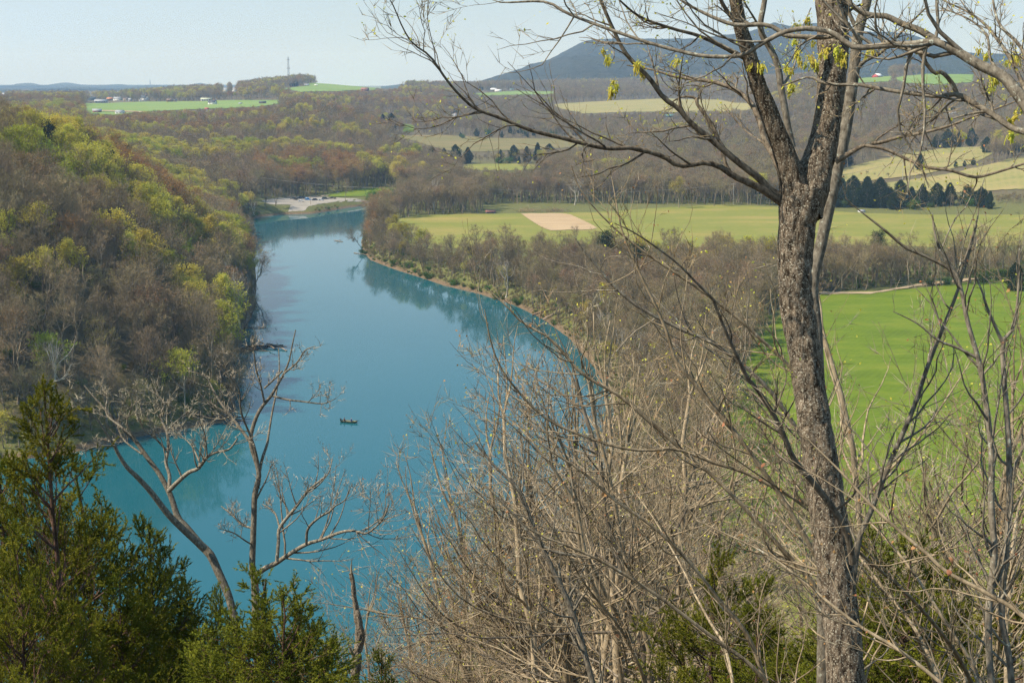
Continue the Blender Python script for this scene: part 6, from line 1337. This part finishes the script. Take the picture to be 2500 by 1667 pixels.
def pylon(px, py, ptop, label):
    p = hit(px, py)[0]; d = np.linalg.norm(p - EYE); h = (py - ptop) * d / F; o = empty('pylon', tuple(p), .3, 1, label, 'pylon', 'pylons on the far skyline'); g = Geo()
    for sx in (-1, 1): 
        for sy in (-1, 1): g.tubes(np.array([[sx * 2.6, sy * 2.6, -2], [sx * .5, sy * .5, h * .7], [sx * .4, sy * .4, h]]), np.full(3, .22), 4, 0)
    for z in np.linspace(.1, .95, 8): w = np.interp(z, [0, .7, 1], [2.6, .5, .4]); g.tubes(np.array([[-w, -w, h * z], [w, -w, h * z], [w, w, h * z], [-w, w, h * z], [-w, -w, h * z]]), np.full(5, .12), 3, 0)
    obj('frame', g.mesh('frame', [M['steel']]), o)
    for z, w in ((.74, 8), (.86, 6.5), (.97, 5)):
        g = Geo(); g.tubes(np.array([[-w, 0, h * z - .2], [0, 0, h * z + .4], [w, 0, h * z - .2]]), np.full(3, .2), 4, 0); obj('crossarm', g.mesh('crossarm', [M['steel']]), o)
pylon(510, 212, 199, 'grey pylon rising left of the wooded ridge')
pylon(633, 206, 195, 'grey pylon on the wooded ridge crest')
M['pole'] = plain('weathered_pole', (.30, .29, .25), rough=.85)
M['cable'] = plain('power_cable', (.20, .19, .17), rough=.6)
TOPS = []
def utility_pole(px, py, h, label, pos=None):
    p = hit(px, py)[0] if pos is None else pos; o = empty('utility_pole', tuple(p), .2, 1, label, 'utility pole', 'poles of the power line'); g = Geo()
    g.tubes(np.array([[0, 0, -1], [0, 0, h]]), np.array([.24, .17]), 8, 0, cap=True); obj('post', g.mesh('post', [M['pole']]), o)
    obj('crossarm', boxg((-1.4, -.08, h - .9), (1.4, .08, h - .7)).mesh('crossarm', [M['pole']], False), o)
    for x in (-1.25, 0, 1.25): g = Geo(); g.tubes(np.array([[x, 0, h - .7], [x, 0, h - .35]]), np.array([.07, .05]), 6, 0, cap=True); obj('insulator', g.mesh('insulator', [M['steel']]), o)
    TOPS.append(np.array(p) + [0, 0, h - .4])
utility_pole(560, 470, 15, 'utility pole in the wood left of the gravel lot')
utility_pole(1130, 508, 15, 'utility pole before the far belt at the left end of the hay field')
utility_pole(1790, 500, 15, 'utility pole in the far belt behind the big trunk')
utility_pole(2203, 441, 16, 'lone utility pole standing in the front knoll field')
utility_pole(2560, 400, 14, 'utility pole beyond the right edge on the knolls')
for k in range(4):
    for dx in (-1.25, 0, 1.25):
        s = np.linspace(0, 1, 17)[:, None]; a = TOPS[k] + [dx, 0, 0]; b = TOPS[k + 1] + [dx, 0, 0]; P = a + (b - a) * s; P[:, 2] -= 4 * 5.0 * (s[:, 0] * (1 - s[:, 0]))
        g = Geo(); g.tubes(P[None], np.full((1, 17), .035), 4, 0)
        tag(obj('power_cable', g.mesh('power_cable', [M['cable']])), 'thin pale power cable strung %s' % ['over the gravel lot to the far belt', 'along the far belt above the hay field', 'behind the big trunk to the knoll pole', 'from the knoll pole to the right edge'][k], 'cable', 'cables of the power line, ' + 'first second third fourth'.split()[k] + ' span')

# ------------------------------------------------------------------ parked cars
M['tyre'] = plain('tyre_rubber', (.02, .02, .02), rough=.8)
M['lamp'] = plain('lamp_glass', (.7, .7, .66), rough=.2)
def car(kind, col, px, py, rot, label):
    p = hit(px, py)[0]; o = empty({'pickup': 'pickup_truck', 'suv': 'parked_suv', 'sedan': 'parked_car'}[kind], tuple(p), rot, 1, label, {'pickup': 'pickup truck', 'suv': 'car', 'sedan': 'car'}[kind], 'vehicles parked on the gravel lot')
    pm = paint('car_%d_%d_%d' % tuple(int(c * 100) for c in col), col, rough=.3, spec=.5, var=.04); W = .92
    Lh = {'pickup': 2.8, 'suv': 2.4, 'sedan': 2.25}[kind]
    low = [(-Lh, .38), (Lh, .38), (Lh, .72), (Lh - .12, .92), (-Lh + .06, 1.0 if kind != 'sedan' else .95), (-Lh, .8)]
    g = Geo(); n = len(low)
    rings = [np.array([(x, y, z) for x, z in low]) for y in (-W, W)]; mid = [np.array([(x * .985, y, z * .97 + .02) for x, z in low]) for y in (-W - .05, W + .05)]
    V = np.concatenate([mid[0] + [0, .05, 0], rings[0] - [0, .05, 0], rings[1] + [0, .05, 0], mid[1] - [0, .05, 0]])
    q = [(a * n + i, a * n + (i + 1) % n, (a + 1) * n + (i + 1) % n, (a + 1) * n + i) for a in range(3) for i in range(n)]; t = [(0, i + 1, i) for i in range(1, n - 1)] + [(3 * n, 3 * n + i, 3 * n + i + 1) for i in range(1, n - 1)]
    g.add(V, t, q, 0)
    cab = {'pickup': (-.55, 1.25, -.35, .55, 1.78), 'suv': (-2.3, 1.25, -2.0, .55, 1.78), 'sedan': (-1.75, 1.15, -.95, .35, 1.45)}[kind]; b0, b1, t0, t1, zt = cab; zb = .93
    def cabin(g, gr, zlo, zhi):
        f = lambda z: (z - zb) / (zt - zb); x0, x1 = [b0 + (t0 - b0) * f(z) for z in (zlo, zhi)]; x2, x3 = [b1 + (t1 - b1) * f(z) for z in (zhi, zlo)]; w0, w1 = [W - .03 - .17 * f(z) + gr for z in (zlo, zhi)]
        g.add([(x0 - gr, -w0, zlo), (x3 + gr, -w0, zlo), (x3 + gr, w0, zlo), (x0 - gr, w0, zlo), (x1 - gr, -w1, zhi), (x2 + gr, -w1, zhi), (x2 + gr, w1, zhi), (x1 - gr, w1, zhi)], None, [(0, 3, 2, 1), (4, 5, 6, 7), (0, 1, 5, 4), (1, 2, 6, 5), (2, 3, 7, 6), (3, 0, 4, 7)], 0)
    cabin(g, 0, zb, zt)
    if kind == 'pickup':
        for y in (-W, W - .08): boxg((-Lh + .05, y, .95), (-.6, y + .08, 1.15), g)
        boxg((-Lh + .02, -W + .1, .95), (-Lh + .1, W - .1, 1.12), g)
    obj('body', g.mesh('body', [pm], False), o)
    gw = Geo(); cabin(gw, .012, zb + .08, zt - .12); obj('window', gw.mesh('window', [M['glass']], False), o)
    for sx in (-.62, .62):
        for sy in (-1, 1):
            g = Geo(); y = sy * (W - .08); g.tubes(np.array([[sx * Lh, y - .11, .36], [sx * Lh, y + .11, .36]]), np.array([.36, .36]), 14, 0, cap=True); g.tubes(np.array([[sx * Lh, y + .11, .36], [sx * Lh, y - .11, .36]]), np.array([.36, .36]), 14, 0, cap=True)
            wob = obj('wheel', g.mesh('wheel', [M['tyre']]), o); g = Geo(); yy = y + sy * .115; g.tubes(np.array([[sx * Lh, yy - sy * .02, .36], [sx * Lh, yy, .36]]), np.array([.2, .2]), 10, 0, cap=True); obj('rim', g.mesh('rim', [M['steel']]), wob)
    for sy in (-.7, .7): obj('headlight', boxg((Lh - .06, sy - .16, .66), (Lh + .03, sy + .16, .8)).mesh('headlight', [M['lamp']], False), o)
car('pickup', (.02, .02, .022), 718, 488, 2.6, 'black pickup parked at the left end of the row')
car('suv', (.03, .035, .045), 737, 485, .5, 'dark grey car parked behind the white one on the gravel')
car('sedan', (.75, .76, .78), 735, 493, .25, 'white car parked in front at the left of the gravel lot')
car('suv', (.02, .28, .72), 752, 489, .1, 'bright blue van parked in the middle of the row')
car('suv', (.03, .04, .06), 770, 490, .35, 'dark navy car right of the bright blue van')
car('sedan', (.66, .68, .70), 784, 490, .4, 'silver white car right of the dark navy one')
car('suv', (.04, .06, .09), 794, 487, .6, 'blue-grey car with pale roof near the right end of the row')
car('pickup', (.06, .045, .04), 811, 486, 2.9, 'dark brown pickup at the right end of the row')

# ------------------------------------------------------------------ fishing boat with two anglers
M['boat'] = plain('olive_hull', (.085, .095, .035), rough=.45, var=.25, scale=2)
M['boat_in'] = plain('boat_inside', (.13, .125, .08), rough=.7)
bp = zhit(853, 1031)
boat = empty('fishing_boat', tuple(bp), -.32, 1, 'small olive green fishing boat carrying two people on the teal water', 'boat')
xs = np.linspace(-2.3, 2.3, 13); hwid = .78 * np.clip(1 - np.clip((xs - .5) / 1.9, 0, 1) ** 2.2 * .82, .12, 1); keel = -.13 + np.clip((xs - 1.0) / 1.3, 0, 1) ** 2 * .38; gun = .42 + np.clip((xs) / 2.3, 0, 1) ** 2 * .16
sec = []
for x, w, k, z in zip(xs, hwid, keel, gun): sec.append([(x, -w, z), (x, -w * .86, k + .05), (x, -w * .6, k), (x, w * .6, k), (x, w * .86, k + .05), (x, w, z)])
inn = [[(x, -w + .05, z), (x, -w * .84 + .03, max(k + .14, .06)), (x, w * .84 - .03, max(k + .14, .06)), (x, w - .05, z)] for x, w, k, z in zip(xs, hwid, keel, gun)]
g = Geo(); V = np.array(sec); ii = np.arange(13 * 6).reshape(13, 6); g.add(V, [(0, 2, 1), (0, 3, 2), (0, 5, 3), (3, 5, 4), (72, 73, 74), (72, 74, 75), (72, 75, 77), (75, 76, 77)], np.stack([ii[:-1, :-1], ii[1:, :-1], ii[1:, 1:], ii[:-1, 1:]], -1).reshape(-1, 4), 0)
obj('hull', g.mesh('hull', [M['boat']], False), boat)
g = Geo(); V = np.array(inn); ii = np.arange(13 * 4).reshape(13, 4); g.add(V, None, np.stack([ii[:-1, :-1], ii[:-1, 1:], ii[1:, 1:], ii[1:, :-1]], -1).reshape(-1, 4), 0); obj('floor_liner', g.mesh('floor_liner', [M['boat_in']], False), boat)
for s in (-1, 1):
    g = Geo(); g.tubes(np.stack([xs, s * hwid, gun], 1), np.full(13, .035), 6, 0); obj('gunwale', g.mesh('gunwale', [M['boat']]), boat)
for x in (-1.5, .55): obj('bench', boxg((x - .22, -.68, .20), (x + .22, .68, .30)).mesh('bench', [M['boat_in']], False), boat)
obj('bow_deck', boxg((1.45, -.42, .36), (2.0, .42, .42)).mesh('bow_deck', [paint('deck_pale', (.55, .53, .40))], False), boat)
blk = paint('motor_black', (.015, .017, .022), rough=.4)
g = Geo(); g.tubes(np.array([[-2.50, 0, .28], [-2.50, 0, .42], [-2.55, 0, .78], [-2.5, 0, .92]]), np.array([.10, .22, .25, .12]), 10, 0, cap=True); mo = obj('outboard_motor', g.mesh('outboard_motor', [blk]), boat)
g = Geo(); g.tubes(np.array([[-2.5, 0, .35], [-2.5, 0, -.45]]), np.array([.07, .05]), 6, 0); obj('shaft', g.mesh('shaft', [blk]), mo)
g = Geo(); g.tubes(np.array([[2.05, .1, .62], [2.45, .25, .70], [2.75, .3, .58]]), np.array([.05, .05, .09]), 6, 0, cap=True); g.tubes(np.array([[2.1, .1, .6], [1.8, .1, .85]]), np.array([.03, .03]), 5, 0); obj('trolling_motor', g.mesh('trolling_motor', [blk]), boat)
M['skin'] = plain('skin', (.50, .30, .21), rough=.6)
def person(loc, rot, shirt, pants, label, hat):
    """seated figure: one skinned body, with clothes coloured by height, hat as a child"""
    o = empty('person', loc, rot, 1, label, 'person', 'anglers in the boat')
    V = [(0, 0, .10), (0, 0, .28), (.02, 0, .48), (.03, 0, .60), (.06, 0, .70), (.07, 0, .80), (.07, 0, .90),
         (.02, .19, .56), (.10, .25, .32), (.30, .16, .26), (.02, -.19, .56), (.10, -.25, .32), (.30, -.16, .26),
         (.04, .10, .08), (.42, .13, .10), (.46, .13, -.30), (.58, .13, -.33), (.04, -.10, .08), (.42, -.13, .10), (.46, -.13, -.30), (.58, -.13, -.33)]
    E = [(0, 1), (1, 2), (2, 3), (3, 4), (4, 5), (5, 6), (3, 7), (7, 8), (8, 9), (3, 10), (10, 11), (11, 12), (0, 13), (13, 14), (14, 15), (15, 16), (0, 17), (17, 18), (18, 19), (19, 20)]
    Rd = [.19, .20, .23, .20, .07, .11, .105, .065, .05, .04, .065, .05, .04, .09, .07, .05, .05, .09, .07, .05, .05]
    me = bpy.data.meshes.new('body'); me.from_pydata(V, E, []); b = obj('body', me, o)
    sm = b.modifiers.new('skin', 'SKIN'); sv = me.skin_vertices[0].data
    for k, r in enumerate(Rd): sv[k].radius = (r, r)
    sv[0].use_root = True; b.modifiers.new('smooth', 'SUBSURF').render_levels = 1
    m, nt, bs = newmat('angler_clothes'); tcn = nd(nt, 'ShaderNodeTexCoord'); sx = nd(nt, 'ShaderNodeSeparateXYZ'); nt.links.new(tcn.outputs['Object'], sx.inputs[0])
    r_ = nd(nt, 'ShaderNodeMapRange', **{'From Min': -.4, 'From Max': 1.0}); nt.links.new(sx.outputs['Z'], r_.inputs['Value'])
    c = ramp(nt, r_.outputs['Result'], [(.0, pants), (.405, pants), (.42, shirt), (.775, shirt), (.79, (.50, .30, .21))]); nt.links.new(c, bs.inputs['Base Color']); me.materials.append(m)
    g = Geo(); th = np.linspace(0, 6.2832, 1); g.tubes(np.array([[.06, 0, .90], [.06, 0, .97], [.06, 0, 1.0]]), np.array([.115, .10, .03]), 10, 0, cap=True); g.tubes(np.array([[.12, 0, .915], [.24, 0, .90]]), np.array([.07, .05]), 6, 0, cap=True); obj('cap', g.mesh('cap', [hat]), o)
ca, sa = math.cos(-.32), math.sin(-.32)
person((bp[0] - 1.5 * ca, bp[1] - 1.5 * sa, .26), -.32, (.10, .05, .05), (.03, .03, .05), 'person in dark maroon jacket sitting by the outboard motor', paint('cap_black', (.02, .02, .02)))
person((bp[0] + .55 * ca, bp[1] + .55 * sa, .26), -.1, (.03, .05, .20), (.10, .10, .12), 'person in blue jacket sitting toward the bow', paint('cap_grey', (.3, .3, .32)))

# ------------------------------------------------------------------ driftwood, riprap, brush
DR = np.random.default_rng(123)
M['drift'] = bark('driftwood', (.16, .11, .075), (.42, .33, .24), 6, (1, 1, 1))
M['drift_dark'] = bark('wet_driftwood', (.035, .025, .018), (.14, .10, .07), 6, (1, 1, 1))
def log(p0, p1, r, label, group, mat='drift', zoff=0.15):
    a = zhit(*p0); b = zhit(*p1); a[2] = max(H(a[0], a[1]), 0) + zoff; b[2] = max(H(b[0], b[1]), 0) + zoff * .8
    L_ = np.linalg.norm(b - a); s = np.linspace(0, 1, 9)[:, None]; P = (b - a) * s + np.cumsum(DR.normal(size=(9, 3)) * L_ * .006, 0)
    R = r * np.linspace(1, .55, 9) * DR.uniform(.85, 1.15, 9); g = Geo(); g.tubes(P, R, 8, 0, cap=True)
    P1, R1 = grow(DR, P[None], R[None], 5, (.2, .95), (35, 70), (.08, .22), 4, .1, .1, .5, .7); g.tubes(P1, R1, 5, 0)
    o = obj('drift_log', g.mesh('drift_log', [M[mat]]), None, tuple(a)); tag(o, label, 'log', group)
GJ = 'logs of the left bank driftwood pile'
log((652, 846), (700, 852), .32, 'pale thick log on top of the left bank driftwood pile', GJ, zoff=.9); log((600, 848), (690, 845), .38, 'dark log at the back of the left bank driftwood pile', GJ, 'drift_dark', .4); log((590, 855), (680, 858), .42, 'dark wet log at the front of the left bank driftwood pile', GJ, 'drift_dark', .25)
log((655, 842), (700, 858), .25, 'brown log jutting farthest from the left bank driftwood pile', GJ, 'drift', .4); log((580, 862), (655, 850), .4, 'dark log joining the driftwood pile to the bank', GJ, 'drift_dark', .5); log((670, 858), (630, 840), .2, 'thin brown log lying across the driftwood pile', GJ, 'drift', .9)
log((560, 868), (610, 845), .35, 'dark log at the root of the driftwood pile', GJ, 'drift_dark', .5); log((600, 803), (650, 800), .25, 'brown log lying in the water above the driftwood pile', None, 'drift_dark', .3)
log((505, 1030), (590, 1022), .32, 'brown log on the lower left bank point', None, 'drift_dark', .5); log((525, 1024), (572, 1032), .22, 'reddish tan log on the lower left bank point', None, 'drift', .6); log((450, 1034), (540, 1028), .3, 'dark log behind the forked bare tree on the left bank', None, 'drift_dark', .4); log((575, 1022), (618, 1019), .14, 'thin pale log reaching from the lower left bank point', None, 'drift', .3)
log((1310, 762), (1390, 776), .3, 'dark log at the river bend on the right bank, upper', None, 'drift_dark', .3); log((1300, 772), (1375, 777), .3, 'dark log at the river bend on the right bank, middle', None, 'drift_dark', .4); log((1325, 783), (1405, 776), .35, 'brown log at the river bend on the right bank, lower', None, 'drift', .4)
log((816, 588), (838, 591), .22, 'brown branch floating near the right bank tip', None, 'drift', .4); log((822, 592), (834, 586), .14, 'forked brown branch sticking up near the right bank tip', None, 'drift', .8); log((864, 618), (900, 626), .2, 'thin log on the mud of the right bank', None, 'drift', .3)
def rock(s, seed):
    r = np.random.default_rng(seed); bm = bmesh.new(); bmesh.ops.create_icosphere(bm, subdivisions=1, radius=s)
    V = np.array([v.co for v in bm.verts]) * r.uniform(.7, 1.2, (len(bm.verts), 1)) * [1, .8, .6]; T = np.array([[v.index for v in f.verts] for f in bm.faces]); bm.free(); return V, T
g = Geo(); base = [(700, 500), (716, 499), (735, 497), (755, 496), (775, 495), (795, 493), (815, 489), (830, 486)]
bq = zhit(*np.array(base, float).T)
for k in range(260):
    t = DR.uniform(0, 6.99); i = int(t); q = bq[i] + (bq[i + 1] - bq[i]) * (t - i) + DR.normal(size=3) * [1, 3.5, 0]; V, T = rock(DR.uniform(.35, 1.0), k); g.add(V + [q[0], q[1], max(H(q[0], q[1]), 0) + .1], T, None, 0)
tag(obj('riprap', g.mesh('riprap', [plain('riprap_stone', (.23, .19, .15), var=.4, scale=.7)], False)), 'broken brown stones along the bank below the gravel lot', kind='stuff')
def brush_pile(px, py, r, label):
    p = hit(px, py)[0]; g = Geo(); n = 160; q = DR.normal(size=(n, 3)) * [r, r * .7, r * .28]; q[:, 2] = np.abs(q[:, 2]); d = unit(DR.normal(size=(n, 3)) * [1, 1, .5]); L_ = DR.uniform(.5, 1.2, (n, 1)) * r * .5
    g.tubes(np.stack([q - d * L_, q + DR.normal(size=(n, 3)) * .1, q + d * L_], 1), np.full((n, 3), .07), 4, 0); o = obj('brush_pile', g.mesh('brush_pile', [M['twig_tan']]), None, tuple(p)); o['kind'] = 'stuff'; tag(o, label, 'brush pile')
brush_pile(1290, 517, 4, 'dark brush heap at the far edge of the ploughed patch'); brush_pile(1355, 517, 4.5, 'long brush heap right of the dark one at the far field edge'); brush_pile(2010, 706, 4, 'tan brush heap beside the big trunk above the vivid meadow')

# ------------------------------------------------------------------ every label points to one thing: repeats are told apart by the landmark they stand by
from collections import Counter
WORDS = {v[0]: v[1] for v in KIND.values()}
tops = [o for o in COL.objects if o.parent is None and o.get('label') and o.get('category')]
dupes = {l for l, n in Counter(o['label'] for o in tops).items() if n > 1}
for o in tops:
    if o['label'] not in dupes or o['category'] not in ('tree', 'shrub', 'bush', 'sapling'): continue
    lb = o['label']; base = lb
    for cut in (' in the ', ' on the ', ' low on ', ' at the ', ' along ', ' filling ', ' crowning ', ' between ', ' arching '):
        if cut in base: base = base.split(cut)[0]
    p = o.matrix_basis.translation; hgt = 5.0
    if o.name.startswith('sapling') and 'whip' in lb:
        ch = [c for c in o.children if c.name.startswith('stem')]
        if ch: q = ch[0].data.vertices[len(ch[0].data.vertices) - 1].co; p = p + q; hgt = 0; base += ' with its tip'
    o['label'] = unique_label(base, p.x, p.y, p.z + hgt, lb)
